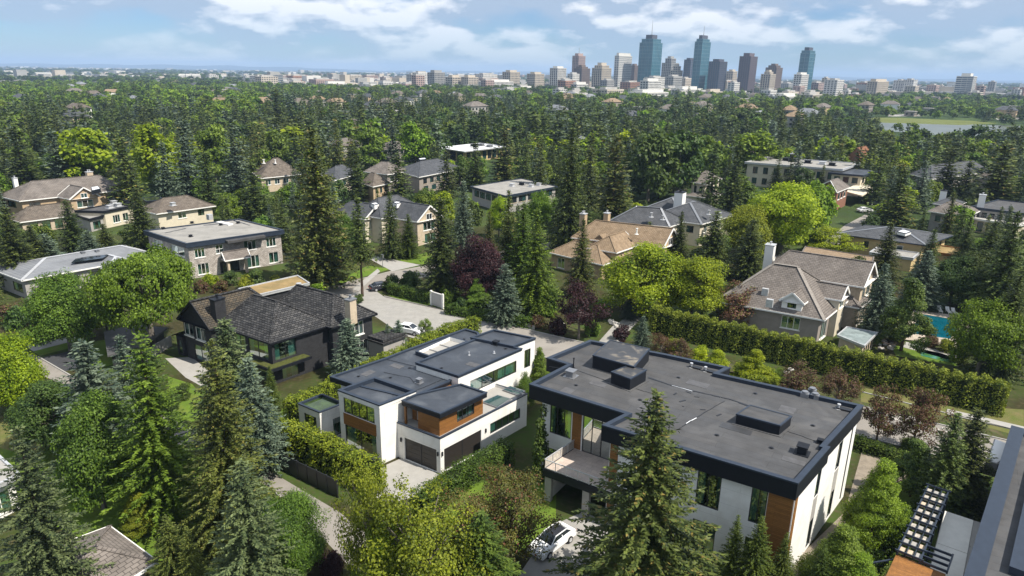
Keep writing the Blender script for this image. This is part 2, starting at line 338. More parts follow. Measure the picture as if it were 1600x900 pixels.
def walls(parent, poly, z0, z1, m, ops=None, near=True, name='wall', trim=None):
    """ops: {edge: [(s0, s1, z0, z1, kind, columns, rows)]}, s as a share of the edge. kinds: win, winw (white frame), garage, door, glassdoor, wood (cladding), hole."""
    ops = ops or {}; mb = MB(); n = len(poly)
    for i in range(n):
        fr = Frame2(poly[i], poly[(i + 1) % n]); L = fr.L
        os_ = [(o[0] * L, o[1] * L, max(o[2], z0), min(o[3], z1), *o[4:]) for o in ops.get(i, []) if o[4] not in ('wood',)]
        xs = sorted({0.0, L, *[o[0] for o in os_], *[o[1] for o in os_]}); zs = sorted({z0, z1, *[o[2] for o in os_], *[o[3] for o in os_]})
        for a in range(len(xs) - 1):
            for b in range(len(zs) - 1):
                cx, cz = (xs[a] + xs[a + 1]) / 2, (zs[b] + zs[b + 1]) / 2
                if any(o[0] < cx < o[1] and o[2] < cz < o[3] for o in os_): continue
                mb.face([fr.p(xs[a], zs[b]), fr.p(xs[a + 1], zs[b]), fr.p(xs[a + 1], zs[b + 1]), fr.p(xs[a], zs[b + 1])], 0)
        for o in os_:
            x0, x1, a, b, kind = o[:5]; D = .2 if kind != 'hole' else 2.5
            for q in (((x0, a, 0), (x1, a, 0), (x1, a, D), (x0, a, D)), ((x0, b, D), (x1, b, D), (x1, b, 0), (x0, b, 0)),
                      ((x0, a, 0), (x0, a, D), (x0, b, D), (x0, b, 0)), ((x1, a, D), (x1, a, 0), (x1, b, 0), (x1, b, D))):
                mb.face([fr.p(x, z, d) for x, z, d in q], 0)
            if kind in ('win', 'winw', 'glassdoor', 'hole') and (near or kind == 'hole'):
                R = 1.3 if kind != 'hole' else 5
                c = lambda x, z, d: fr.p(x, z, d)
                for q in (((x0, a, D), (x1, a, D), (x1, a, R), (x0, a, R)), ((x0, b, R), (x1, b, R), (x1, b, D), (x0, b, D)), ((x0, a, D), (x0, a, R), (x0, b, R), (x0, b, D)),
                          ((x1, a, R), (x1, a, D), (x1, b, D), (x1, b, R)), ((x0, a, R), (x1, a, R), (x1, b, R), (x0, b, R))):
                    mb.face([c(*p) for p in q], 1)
        for o in ops.get(i, []):
            x0, x1, a, b, kind = o[0] * L, o[1] * L, max(o[2], z0), min(o[3], z1), o[4]
            nx, nz = (o[5], o[6]) if len(o) > 6 else (1, 1); gm = o[7] if len(o) > 7 else None
            if kind == 'wood':
                w = MB(); fr.box(w, x0, x1, a, b, -.05, .02); w.build('wood_panel', wood, parent)
            elif kind in ('win', 'winw', 'glassdoor'): window(parent, fr, x0, x1, a, b, nx, nz, kind, near, gm)
            elif kind == 'garage':
                g = MB(); fr.box(g, x0, x1, a, b, .14, .2); gd = g.build('garage_door', garage_door_m, parent)
                k = MB(); kk = max(1, nx)
                for q in range(1, kk): fr.box(k, x0 + (x1 - x0) * q / kk - .05, x0 + (x1 - x0) * q / kk + .05, a, b, .10, .145)
                for q in range(1, 5): fr.box(k, x0, x1, a + (b - a) * q / 5 - .012, a + (b - a) * q / 5 + .012, .128, .1405)
                k.build('garage_door_rail', frame_black, gd)
            elif kind == 'door':
                g = MB(); fr.box(g, x0, x1, a, b, .12, .18); d = g.build('door', gm or frame_black, parent)
                h = MB(); fr.box(h, x1 - .2, x1 - .12, a + .9, a + 1.2, .06, .12); h.build('handle', metal_light, d)
    mb.prism([poly[k] for k in range(n)], z1 - .02, z1 - .01, 0)
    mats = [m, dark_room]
    return mb.build(name, mats, parent)
def window(parent, fr, x0, x1, z0, z1, nx, nz, kind, near=True, gm=None):
    fm = frame_white if kind == 'winw' else frame_black
    t = .07 if near else .10; f = MB()
    fr.box(f, x0, x1, z0, z0 + t, .04, .14); fr.box(f, x0, x1, z1 - t, z1, .04, .14)
    fr.box(f, x0, x0 + t, z0 + t, z1 - t, .04, .14); fr.box(f, x1 - t, x1, z0 + t, z1 - t, .04, .14)
    for q in range(1, nx): c = x0 + (x1 - x0) * q / nx; fr.box(f, c - t / 2, c + t / 2, z0 + t, z1 - t, .045, .135)
    for q in range(1, nz):
        c = z0 + (z1 - z0) * q / nz
        for k in range(nx): fr.box(f, x0 + (x1 - x0) * k / nx + t * .6, x0 + (x1 - x0) * (k + 1) / nx - t * .6, c - t / 2, c + t / 2, .05, .13)
    w = f.build('window', fm, parent)
    if kind == 'winw' or not near:
        s_ = MB(); fr.box(s_, x0 - .12, x1 + .12, z0 - .14, z0 - .002, -.10, .035); s_.build('sill', fm if kind == 'winw' else stone_trim, w)
    for k in range(nx):
        for r in range(nz):
            g = MB(); a, b = x0 + (x1 - x0) * k / nx, x0 + (x1 - x0) * (k + 1) / nx; c, d = z0 + (z1 - z0) * r / nz, z0 + (z1 - z0) * (r + 1) / nz
            g.face([fr.p(a, c, .09), fr.p(b, c, .09), fr.p(b, d, .09), fr.p(a, d, .09)])
            g.build('pane', (gm or g_teal) if near else rnd.choice((win_teal, win_dark)), w)
    if near and kind != 'glassdoor' or (near and rnd.random() < .5):
        nseg = 10
        for (a, b) in ((x0, x0 + (x1 - x0) * rnd.uniform(.15, .42)), (x1 - (x1 - x0) * rnd.uniform(.15, .42), x1)):
            pr = None; cu = MB()
            for k in range(nseg + 1):
                x = a + (b - a) * k / nseg; dd = .34 + (.06 if k % 2 else -.02)
                if pr: cu.face([fr.p(pr[0], z0 + .02, pr[1]), fr.p(x, z0 + .02, dd), fr.p(x, z1 - .03, dd), fr.p(pr[0], z1 - .03, pr[1])])
                pr = (x, dd)
            cu.build('curtain', curtain_m, w)
def flat_roof(parent, poly, z, deck, cope, fas=.5, par=.25, pw=.3, over=0.0, name='roof', fascia=None):
    """deck at z, parapet par above it, fascia hanging fas below; poly is the outer edge."""
    o = inset(poly, -over) if over else poly; i = inset(o, pw); n = len(o); zt, zb = z + par, z - fas
    d = MB(); d.face([(*p, z) for p in i]); r = d.build(name, deck, parent)
    f = MB()
    for k in range(n):
        a, b, c, e = o[k], o[(k + 1) % n], i[(k + 1) % n], i[k]
        f.face([(*a, zb), (*b, zb), (*b, zt - .12), (*a, zt - .12)], 0)
        f.face([(*e, zt), (*e, z), (*c, z), (*c, zt)], 0 if name == 'terrace' else 1)
    f.face([(*p, zb) for p in reversed(o)], 0)
    f.build('fascia', [fascia or cope, cope], r)
    oo = inset(o, -.035); c2 = MB()
    for k in range(n):
        a, b, c, e = oo[k], oo[(k + 1) % n], i[(k + 1) % n], i[k]
        c2.face([(*a, zt + .015), (*b, zt + .015), (*c, zt + .015), (*e, zt + .015)])
        c2.face([(*a, zt - .13), (*b, zt - .13), (*b, zt + .015), (*a, zt + .015)])
        c2.face([(*b, zt - .13), (*a, zt - .13), (*e, zt - .14), (*c, zt - .14)])
    c2.build('coping', cope, r)
    return r
def pitched_roof(parent, q, z, rise, over=.5, axis=1, hip0=1.0, hip1=1.0, m=None, cap=None, wallm=None, name='roof', trim=None, gable_win=False, wallpoly=None):
    """q: N,R,F,L corners. axis 1: ridge runs N->L way (along U); axis 0: ridge runs N->R way (along V). hip 0 = gable end, 1 = 45 degree hip.
    axis 1: end 0 is the N-R side, end 1 is the F-L side.  axis 0: end 0 is the L-N side, end 1 is the R-F side."""
    w = q; q = inset(q, -over); V = [Vector((*p, z)) for p in q]
    if axis == 1: A, B, C, D = V[3], V[0], V[1], V[2]; a2, b2, c2, d2 = w[3], w[0], w[1], w[2]     # eaves A-B (near) and C-D (far); ends B-C (0) and D-A (1)
    else: A, B, C, D = V[2], V[3], V[0], V[1]; a2, b2, c2, d2 = w[2], w[3], w[0], w[1]             # ends B-C = L-N ... eaves C-D near
    half = (B - C).length / 2
    m0, m1 = (B + C) / 2, (A + D) / 2; ax = (m1 - m0); Lx = ax.length; ax.normalize()
    h0, h1 = half * hip0, half * hip1
    if h0 + h1 > Lx * .96: k = Lx * .96 / (h0 + h1); h0 *= k; h1 *= k
    R0, R1 = m0 + ax * h0, m1 - ax * h1; R0.z = R1.z = z + rise
    dn = Vector((0, 0, -.18)); f = MB()
    f.face([A, B, R0, R1]); f.face([C, D, R1, R0])
    if hip0 > 0: f.face([B, C, R0])
    if hip1 > 0: f.face([D, A, R1])
    r = f.build(name, m, parent)
    e = MB(); cor = [A, B, C, D]
    for k in range(4):
        p0, p1 = cor[k], cor[(k + 1) % 4]
        if (k == 1 and hip0 == 0) or (k == 3 and hip1 == 0): continue
        e.face([p0 + dn, p1 + dn, p1, p0])
    e.face([p + dn for p in reversed(cor)])
    e.bar(A + dn / 2, B + dn / 2, .08, .24); e.bar(C + dn / 2, D + dn / 2, .08, .24)
    if hip0 > 0: e.bar(B + dn / 2, C + dn / 2, .08, .24)
    if hip1 > 0: e.bar(D + dn / 2, A + dn / 2, .08, .24)
    for hp, P0, P1, RR in ((hip0, B, C, R0), (hip1, D, A, R1)):
        if hp == 0:                       # barge boards of a gable
            for pp in (P0, P1): e.bar(pp - Vector((0, 0, .08)), RR - Vector((0, 0, .08)), .12, .30)
    e.build('eaves_trim', trim or frame_white, r)
    c = MB(); up = Vector((0, 0, .03))
    CWD = .55 if cap is not m else .36
    c.bar(R0 + up, R1 + up, CWD, .07)
    if hip0 > 0: c.bar(B + up, R0 + up, CWD, .07); c.bar(C + up, R0 + up, CWD, .07)
    if hip1 > 0: c.bar(D + up, R1 + up, CWD, .07); c.bar(A + up, R1 + up, CWD, .07)
    c.build('ridge_cap', cap or m, r)
    if wallm:
        for hp, P0, P1, RR, s0, s1 in ((hip0, B, C, R0, b2, c2), (hip1, D, A, R1, d2, a2)):
            if hp: continue
            ins = ax * over * (1 if RR is R0 else -1)
            t = Vector(RR) + ins; t.z -= .1; g = MB()
            p0, p1 = Vector((*s0, z - .15)), Vector((*s1, z - .15))
            sl = rise / half
            zz = z + sl * over - .1
            g.face([p0, p1, (p1.x, p1.y, zz), t, (p0.x, p0.y, zz)])
            g.face([(p0.x, p0.y, zz), t, (p1.x, p1.y, zz), p1, p0])
            gw = g.build('gable_wall', wallm, parent)
            if gable_win:
                fr = Frame2(s0, s1); window(gw if False else parent, _Out(fr), fr.L * .38, fr.L * .62, z - .1, z + rise * .42, 2, 1, 'winw', False)
    return r
class _Out(Frame2):
    """the same edge, everything moved out so that a window sits proud of a solid wall."""
    def __init__(s, fr): s.a, s.e, s.n, s.L = fr.a, fr.e, fr.n, fr.L
    def p(s, x, z, d=0.0): return Frame2.p(s, x, z, d - .17)
def chimney(parent, c, z0, z1, m, w=.9, d=1.1, capm=None, pots=1):
    mb = MB(); mb.box(c, UV, w / 2, d / 2, z0, z1); ch = mb.build('chimney', m, parent)
    k = MB(); k.box(c, UV, w / 2 + .1, d / 2 + .1, z1, z1 + .15)
    for j in range(pots): k.disc(off(c, 0, (j - (pots - 1) / 2) * .5), .17, z1 + .15, z1 + .55, 8)
    for j in range(pots): k.disc(off(c, 0, (j - (pots - 1) / 2) * .5), .25, z1 + .6, z1 + .68, 8)
    k.build('chimney_cap', capm or metal_grey, ch); return ch
def roof_vent(parent, c, z, s=.5, h=.5, m=None):
    mb = MB(); mb.box(c, UV, s * .8, s * .8, z, z + .06); mb.box(c, UV, s / 2, s / 2, z + .06, z + h); mb.box(c, UV, s * .62, s * .62, z + h, z + h + .08)
    return mb.build('roof_vent', m or metal_grey, parent)
def pipe_vent(parent, c, z, h=.6, r=.07, m=None):
    mb = MB(); mb.disc(c, r, z, z + h, 8); mb.disc(c, r * 1.7, z + h, z + h + .08, 8); mb.disc(c, r * 3, z, z + .04, 8)
    return mb.build('vent_pipe', m or metal_light, parent)
def rows(s0, s1, n, w, z0, z1, kind='win', nx=2, nz=1, gm=None):
    """n openings of share-width w evenly between s0 and s1."""
    o = []
    for k in range(n):
        c = s0 + (s1 - s0) * (k + .5) / n; o.append((c - w / 2, c + w / 2, z0, z1, kind, nx, nz) + ((gm,) if gm else ()))
    return o
FOOT = []      # footprints to keep planting away from
def sx(poly, i, xpx, z):
    """share along edge i at which the edge (at height z) shows at picture column xpx."""
    a, b = poly[i], poly[(i + 1) % len(poly)]
    f = lambda t: P(a[0] + (b[0] - a[0]) * t, a[1] + (b[1] - a[1]) * t, z)[0]
    lo, hi = 0.0, 1.0; inc = f(1) > f(0)
    for _ in range(40):
        m = (lo + hi) / 2
        if (f(m) < xpx) == inc: lo = m
        else: hi = m
    return m
def opx(poly, i, z, lst):
    o = []
    for a, b, *r in lst:
        s, t = sx(poly, i, a, z), sx(poly, i, b, z)
        o.append((max(.005, min(s, t)), min(.995, max(s, t)), *r))
    return o
# ================================================================== A: big flat-roofed black and white house
PA = [(1247, 755), (1297, 698), (1291, 696.5), (1349, 633), (1123, 583), (1141, 574), (1037, 552), (922, 531), (854, 559), (887, 569), (827, 600), (977, 646), (941, 664)]
PA = WL(PA, 10.0)
A = thing('modern_house', 'large flat grey-roofed modern house with deep black fascia, white end wall and roof boxes', 'house', (*W(1050, 700, 0), 0))
flat_roof(A, PA, 9.62, roof_membrane, dark_coping, fas=1.2, par=.38, pw=.42, fascia=black_metal)
wa = [PA[k] for k in (0, 3, 4, 5, 6, 7, 8, 9, 10, 11, 12)]
wa = inset(wa, .5); wa[8] = off(wa[8], 0, 1.0); wa[9] = off(wa[9], 0, 1.0); wa[0] = off(wa[0], .36, 0); wa[1] = off(wa[1], .36, 0)
ops = {0: opx(wa, 0, 8.4, [(1241, 1247.5, .4, 8.4, 'wood'), (1279.5, 1286, .25, 3.1, 'win', 1, 1), (1279.5, 1286, 5.4, 8.3, 'win', 1, 1), (1312, 1318.5, .25, 3.1, 'win', 1, 1), (1312, 1318.5, 5.4, 8.3, 'win', 1, 1), (1332, 1334.5, .3, 8.2, 'win', 1, 3)]),  # last, full-height slit window is a dark strip standing in for corner shadow
       10: opx(wa, 10, 7.5, [(1200, 1240, .4, 8.4, 'wood'), (1174, 1199, 4.9, 8.3, 'win', 2, 1), (1090, 1127, 4.9, 8.3, 'win', 2, 1), (1090, 1127, .3, 3.4, 'win', 2, 1), (1174, 1199, .3, 3.4, 'win', 1, 1), (952, 966, .4, 8.4, 'wood'), (1000, 1050, 4.9, 8.3, 'win', 3, 1)]),
       8: opx(wa, 8, 7.0, [(829, 838, 3.6, 8.4, 'wood'), (860, 893, 4.4, 8.2, 'win', 3, 1), (895, 909, 3.6, 8.4, 'wood'), (911, 955, 3.5, 8.2, 'glassdoor', 3, 1, g_grey), (858, 875, .6, 2.6, 'win', 2, 1)])}
walls(A, wa, 0, 8.44, white_stucco, ops)
sp = MB()          # grey spandrels between the slit windows
fr = Frame2(wa[0], wa[1])
for (a, b) in ((1279.5, 1286), (1312, 1318.5)):
    s0, s1 = sx(wa, 0, a, 8.4) * fr.L, sx(wa, 0, b, 8.4) * fr.L
    q = MB(); fr.box(q, s0, s1, 3.12, 5.38, -.012, .03); q.build('spandrel_panel', stucco_grey, A)
def roof_box(par, pts, z0, h, topmat, name='roof_box', side=None):
    q = ccw(pts); m = MB(); m.prism(q, z0, z0 + h, 0, 1); o = m.build(name, [side or black_metal, topmat], par)
    k = MB(); k.prism(inset(q, -.25), z0, z0 + .05); k.build('flashing', roof_membrane, o)
    c = MB(); a = inset(q, -.05); b = inset(q, .12)
    for j in range(4):
        c.face([(*a[j], z0 + h + .04), (*a[(j + 1) % 4], z0 + h + .04), (*b[(j + 1) % 4], z0 + h + .04), (*b[j], z0 + h + .04)])
        c.face([(*a[j], z0 + h - .1), (*a[(j + 1) % 4], z0 + h - .1), (*a[(j + 1) % 4], z0 + h + .04), (*a[j], z0 + h + .04)])
    c.build('coping', dark_coping, o); return o
box_top = mat('roof_box_top', (.05, .052, .057), .5, .5, var=.3, vscale=1.2, stain=(.55, .8, (.28, .24, .18)))
z9 = 9.62
roof_box(A, WL([(991, 573), (926.5, 555), (953, 531.5), (1015, 545)], z9 + 1.5), z9, 1.5, box_top)
roof_box(A, WL([(985, 592), (955.3, 581), (979, 572), (1010, 578)], z9 + 1.3), z9, 1.3, box_top)
roof_box(A, WL([(1219, 665), (1151, 647), (1172, 633), (1237, 650.5)], z9 + 1.0), z9, 1.0, roof_membrane)
roof_vent(A, W(892, 588, z9), z9, .8, .65); roof_vent(A, W(1253, 708, z9), z9, .75, .7, black_metal); roof_vent(A, W(1281, 692, z9), z9, .4, .3, black_metal)
pipe_vent(A, W(896, 575, z9), z9, 1.1, .06, black_metal)
for p in ((1080, 574), (1102, 580), (1310, 639)):
    c = W(*p, z9); pipe_vent(A, c, z9, .45, .1); m = MB(); m.box(off(c, .4, .1), UV, .65, .28, z9, z9 + .16); m.build('roof_curb', tar, A)
c = W(1257, 620, z9)      # metal exhaust fans by the far parapet
for du, dv in ((0, 0), (.9, .2), (.3, 1.3)):
    m = MB(); m.box(off(c, du, dv), UV, .38, .3, z9, z9 + .45); m.disc(off(c, du, dv), .3, z9 + .45, z9 + .62, 10); m.build('exhaust_fan', metal_grey, A)
def seam(par, pts, z, m, w=.09, name='roof_seam'):
    mb = MB(); pr = None
    for k in range(len(pts) - 1):
        a, b = Vector((*W(*pts[k], z), z + .02)), Vector((*W(*pts[k + 1], z), z + .02)); n = max(1, int((b - a).length / .8))
        for j in range(n):
            p = a.lerp(b, j / n); q = a.lerp(b, (j + 1) / n); q = q + Vector((rnd.uniform(-.06, .06), rnd.uniform(-.06, .06), 0))
            mb.bar(p, q, w * rnd.uniform(.6, 1.4), .03)
    return mb.build(name, m, par)
seam(A, [(1013, 590), (1048, 602), (1100, 615), (1140, 624), (1169, 634)], z9, tar, .2); seam(A, [(1050, 602.5), (1082, 611)], z9 + .03, silver_tape, .05)
seam(A, [(1132, 627), (1100, 645), (1058, 672)], z9, tar, .06); seam(A, [(1072, 662), (1088, 653)], z9 + .03, silver_tape, .07)
seam(A, [(858, 573), (905, 580), (950, 596), (1020, 615)], z9, tar, .05); seam(A, [(1219, 670), (1275, 690)], z9, tar, .05)
for p in ((1053, 617), (1066, 635), (1062, 628), (1085, 620), (1072, 612), (1094, 640), (1120, 650)): seam(A, [p, (p[0] + rnd.uniform(3, 9), p[1] + rnd.uniform(-3, 3))], z9, tar, .12, 'tar_patch')
# terrace with railing and carport below
T1, T2 = W(848, 735, 3.3), wa[8]
T1 = (T1[0], T1[1]); vlen = 3.6; T2 = off(T1, 0, 5.2); T3 = off(T1, 8.6, 0); T4 = off(T2, 8.6, 0)
t = MB(); t.prism([T1, T3, T4, T2], 2.72, 3.5); t.build('terrace_slab', black_metal, A)
t = MB(); t.prism(inset([T1, T3, T4, T2], .18), 3.5, 3.53); t.build('terrace_paving', mat('terrace_tiles', (.56, .47, .40), .85, .2, brick=(.6, .6, .012, (.36, .30, .26), (.50, .42, .37)), var=.2, vscale=1), A)
def railing(par, a, b, z, h=1.0, step=1.1, infill='bars', m=None, name='railing'):
    m = m or metal_light; a3, b3 = Vector((*a, z)), Vector((*b, z)); L = (b3 - a3).length; n = max(1, round(L / step))
    r = MB(); r.bar(a3 + Vector((0, 0, h)), b3 + Vector((0, 0, h)), .09, .06); r.bar(a3 + Vector((0, 0, .1)), b3 + Vector((0, 0, .1)), .05, .05)
    o = r.build(name, m, par)
    for k in range(n + 1):
        p = a3.lerp(b3, k / n); q = MB(); q.bar(p, p + Vector((0, 0, h - .03)), .06, .06); q.build('post', m, o)
    if infill == 'bars':
        q = MB(); nn = int(L / .14)
        for k in range(nn + 1): p = a3.lerp(b3, k / nn); q.bar(p + Vector((0, 0, .12)), p + Vector((0, 0, h - .03)), .018, .018)
        q.build('baluster_row', m, o)
    else:
        for k in range(n):
            p, q_ = a3.lerp(b3, (k + .06) / n), a3.lerp(b3, (k + .94) / n); q = MB(); q.bar(p + Vector((0, 0, h * .52)), q_ + Vector((0, 0, h * .52)), .02, h * .78)
            q.build('rail_panel', infill, o)
    return o
rp = mat('pale_rail_panel', (.60, .56, .50), .7, .3, var=.5, vscale=7)
railing(A, off(T2, .12), off(T1, .12, .1), 3.52, 1.0, 1.25, rp)
railing(A, off(T1, .12, .1), off(T3, -.1, .1), 3.52, 1.0, 1.2)
for c in (off(T1, .5, .35), off(T1, 4.6, .35)): t = MB(); t.box(c, UV, .35, .22, 0, 2.72); t.build('carport_pier', stucco_grey, A)
t = MB(); t.box(off(T1, .2, 2.7), UV, .12, 2.4, 0, 2.7); t.build('carport_wall', white_stucco, A)
FOOT.append(inset(PA, -1)); FOOT.append(inset([T1, T3, T4, T2], -.5))

# ================================================================== B: white modern house
B = thing('modern_house', 'white flat-roofed modern house with brown wood upper box and two dark garage doors', 'house', (*W(680, 690, 0), 0))
M0 = W(515, 588, 6.7)
pm = [off(M0, 17.5, -1.2), off(M0, 17.5, 20.5), off(M0, 1.2, 20.5), off(M0, 0, 12.3), off(M0, 0, 0)]
pm = [W(701, 596, 6.7), W(760, 560, 6.7), W(748, 519, 6.7), W(727, 513, 6.7), W(628, 548.5, 6.7), W(600, 559.5, 6.7), W(515, 588, 6.7), W(560, 603, 6.7), W(600, 612, 6.7), W(640, 622, 6.7)]
pm = ccw(pm)
flat_roof(B, pm, 6.5, roof_membrane_blue, dark_coping, fas=.42, par=.2, pw=.3, fascia=black_metal)
wm = [off(W(701, 596, 6.7), -.6, 0), off(W(748, 519, 6.7), -.6, -.6), off(W(727, 513, 6.7), .6, -.6), off(M0, .9, .7), off(W(600, 612, 6.7), 0, 1)]
wm = ccw(wm); walls(B, wm, 0, 6.1, white_stucco, {2: [(.1, .3, 4.2, 5.6, 'win', 3, 1), (.5, .75, 4.2, 5.6, 'win', 3, 1)]})
# light well
lw = WL([(649, 550), (670, 557.5), (732.5, 534), (702.5, 526)], 6.9)
k = MB(); wi = inset(ccw(lw), .28)
for j in range(4):
    a, b, c, d = ccw(lw)[j], ccw(lw)[(j + 1) % 4], wi[(j + 1) % 4], wi[j]
    k.face([(*a, 6.5), (*b, 6.5), (*b, 7.0), (*a, 7.0)], 1); k.face([(*a, 7.0), (*b, 7.0), (*c, 7.0), (*d, 7.0)], 1)
    k.face([(*d, 7.0), (*c, 7.0), (*c, 6.52), (*d, 6.52)], 0)
k.face([(*p, 6.53) for p in wi], 2); k.build('light_well', [white_stucco, dark_coping, concrete_pale], B)
k = MB(); cen = lambda a, b, t: (a[0] + (b[0] - a[0]) * t, a[1] + (b[1] - a[1]) * t)
for t_ in (.33, .66): k.bar((*cen(wi[0], wi[1], t_), 6.6) if math.dist(wi[0], wi[1]) > math.dist(wi[1], wi[2]) else (*cen(wi[1], wi[2], t_), 6.6), (*cen(wi[3], wi[2], t_), 6.6) if math.dist(wi[0], wi[1]) > math.dist(wi[1], wi[2]) else (*cen(wi[0], wi[3], t_), 6.6), .08, .1)
k.build('light_well_bar', metal_grey, B)
# raised volumes
v1 = quad((716, 587), (649, 566), (816, 544), 7.5); v1[2] = W(742, 529, 7.5)
flat_roof(B, v1, 7.3, roof_membrane_blue, dark_coping, fas=.12, par=.2, pw=.26)
w1 = inset(v1, .06)
walls(B, w1, 0, 7.19, white_stucco, {0: opx(w1, 0, 5.9, [(735, 807, 4.55, 6.15, 'win', 4, 1)])})
v2 = quad((802, 541), (735, 527), (837, 527.5), 7.62); flat_roof(B, v2, 7.42, roof_membrane_blue, dark_coping, fas=.12, par=.2, pw=.26)
w2 = inset(v2, .05); walls(B, w2, 0, 7.32, white_stucco, {0: opx(w2, 0, 6, [(819.5, 829, 3.9, 6.4, 'win', 2, 1)])})
# front tower
tq = quad((592.5, 633), (527.5, 609), (650, 610.5), 7.02); flat_roof(B, tq, 6.6, roof_membrane_blue, dark_coping, fas=.06, par=.42, pw=.35, fascia=white_stucco)
wt = inset(tq, .04)
walls(B, wt, 0, 6.56, white_stucco, {3: opx(wt, 3, 5.5, [(537, 585, 4.55, 6.35, 'win', 4, 1), (537, 586, .55, 3.1, 'win', 2, 1), (536, 587, 3.15, 4.5, 'wood')])})
# annex with glass roof
aq = quad((499, 644), (465, 630), (531, 631), 3.8); aq = [aq[0], off(aq[0], 0, 3.3), off(aq[3], 0, 3.3), aq[3]]
aq[1] = off(aq[0], .2, 3.2)
flat_roof(B, aq, 3.55, mat('green_roof_glass', (.05, .085, .02), .12, .8, var=.6, vscale=.8), dark_coping, fas=.06, par=.25, pw=.22, name='glass_roof', fascia=white_stucco)  # green reflection is put into the colour of the roof glass
walls(B, inset(aq, .03), 0, 3.5, white_stucco, {3: [(.26, .82, .35, 2.9, 'win', 1, 1, g_green)], 0: [(.5, .9, .1, 2.3, 'win', 1, 1)]})
# garage floor, terrace on it
gN = W(687.5, 684, 4.28); gL = off(gN, -6.6, 0); gR = W(824, 614, 4.28); gF = (gR[0] + gL[0] - gN[0] , gR[1] + gL[1] - gN[1])
gq = [gN, gR, off(gR, -3.5, 0), gF, gL] if False else [gN, gR, gF, gL]
walls(B, inset(gq, .01), 0, 3.93, white_stucco, {3: opx(gq, 3, 2, [(632, 682, .05, 2.7, 'garage', 2, 1)]), 0: opx(gq, 0, 2, [(694, 752, .05, 2.7, 'garage', 2, 1), (766, 813, 1.5, 2.8, 'win', 5, 1)])})
flat_roof(B, gq, 3.95, concrete_pale, dark_coping, fas=.045, par=.28, pw=.2, name='terrace', fascia=white_stucco)
for px, z in (((630, 689), 2.4), ((684.5, 715), 2.4)):
    pass
for e, xx in ((3, 627), (3, 684.5), (0, 690.5), (0, 758.5)):
    fr = Frame2(gq[e], gq[(e + 1) % 4]); s = sx(gq, e, xx, 2.4) * fr.L; m = MB(); fr.box(m, s - .07, s + .07, 2.1, 2.55, -.14, -.002); m.build('wall_lamp', black_metal, B)
# wood box
bq = [W(687.5, 646, 6.83), W(761, 612.5, 6.83), W(720, 599, 6.83), W(650, 615, 6.83), W(627.5, 625, 6.83)]; bq = ccw(bq)
flat_roof(B, bq, 6.65, roof_membrane_blue, dark_coping, fas=.45, par=.16, pw=.22, fascia=black_metal)
wN = W(687, 681, 4.0); wR = off(wN, 0, 6.6); wL = off(wN, -3.0, 0); wb = [wN, wR, off(wR, -4.6, 0), off(wL, -1.6, 3), off(wL, -1.6, .9), off(wL, 0, .9), wL]
wb = [wN, wR, off(wR, -4.9, 0), off(wN, -4.9, 1.2), off(wN, -2.9, 1.2), off(wN, -2.9, 0)]
walls(B, wb, 3.96, 6.22, wood, {0: opx(wb, 0, 5.5, [(714, 741, 4.5, 6.1, 'win', 3, 1)]), 3: [(.3, .95, 4.0, 6.1, 'door', 1, 1, frame_white)]}, name='wood_wall')
m = MB(); m.box(off(wN, -4.6, -.0), UV, .1, .12, 4.0, 6.2); m.build('post', wood, B)
# dark skylights on the terrace
for pts in ([(753, 628), (777, 617), (799, 623), (777.5, 637)], [(785, 609), (797, 603), (821, 611), (810, 618)]):
    q = ccw(WL(pts, 4.1)); m = MB(); m.prism(q, 3.97, 4.12); s_ = m.build('skylight', metal_grey, B); m = MB(); m.prism(inset(q, .12), 4.12, 4.14); m.build('pane', win_teal, s_)
m = MB(); tb = W(748, 640, 4.0); m.disc(tb, .45, 4.62, 4.68, 10); m.disc(tb, .05, 3.97, 4.62, 6); m.build('cafe_table_fixed', metal_grey, B) if False else None
seam(B, [(600, 560.5), (650, 573)], 6.52, tar, .04); seam(B, [(650, 600), (640, 590), (600, 582)], 6.52, tar, .03); seam(B, [(645, 612), (700, 590)], 6.52, tar, .04)
def drain(par, p, z):
    m = MB(); m.disc(p, .22, z, z + .03, 10); m.disc(p, .12, z + .03, z + .09, 8); m.build('roof_drain', tar, par)
for p in ((1060, 590), (1180, 615), (1000, 625), (1120, 680), (1270, 665), (900, 602), (1205, 700)): drain(A, W(*p, z9), z9)
patch_m = mat('roof_patch', (.095, .095, .10), .6, .4, var=.3, vscale=2)
for p, a, b in (((1090, 600), 1.1, .6), ((935, 600), .9, .5), ((1150, 670), 1.4, .5), ((1230, 640), .7, .7), ((1010, 640), .8, .5), ((1240, 720), .9, .4), ((885, 612), .6, .9)):
    m = MB(); m.box(W(*p, z9), UV, a, b, z9 + .004, z9 + .02); m.build('roof_patch', patch_m if a < 1.2 else box_top, A)
for p in ((610, 590), (560, 588), (640, 575), (725, 530)): drain(B, W(*p, 6.5), 6.5)
for p in ((690, 575), (790, 545)): drain(B, W(*p, 7.3), 7.3)
for p, a, b, z in (((620, 572), .8, .5, 6.5), ((575, 583), .5, .8, 6.5), ((740, 570), .9, .5, 7.3)):
    m = MB(); m.box(W(*p, z), UV, a, b, z + .004, z + .018); m.build('roof_patch', patch_m, B)
roof_vent(B, W(655, 598, 6.5), 6.5, .5, .45); roof_vent(B, W(775, 538, 7.3), 7.3, .6, .4, black_metal)
pipe_vent(B, W(733, 555, 7.3), 7.3, .35, .05); pipe_vent(B, W(772, 552, 7.3), 7.3, .2, .06)
for q in (pm, v1, v2, tq, aq, gq): FOOT.append(inset(q, -.8))

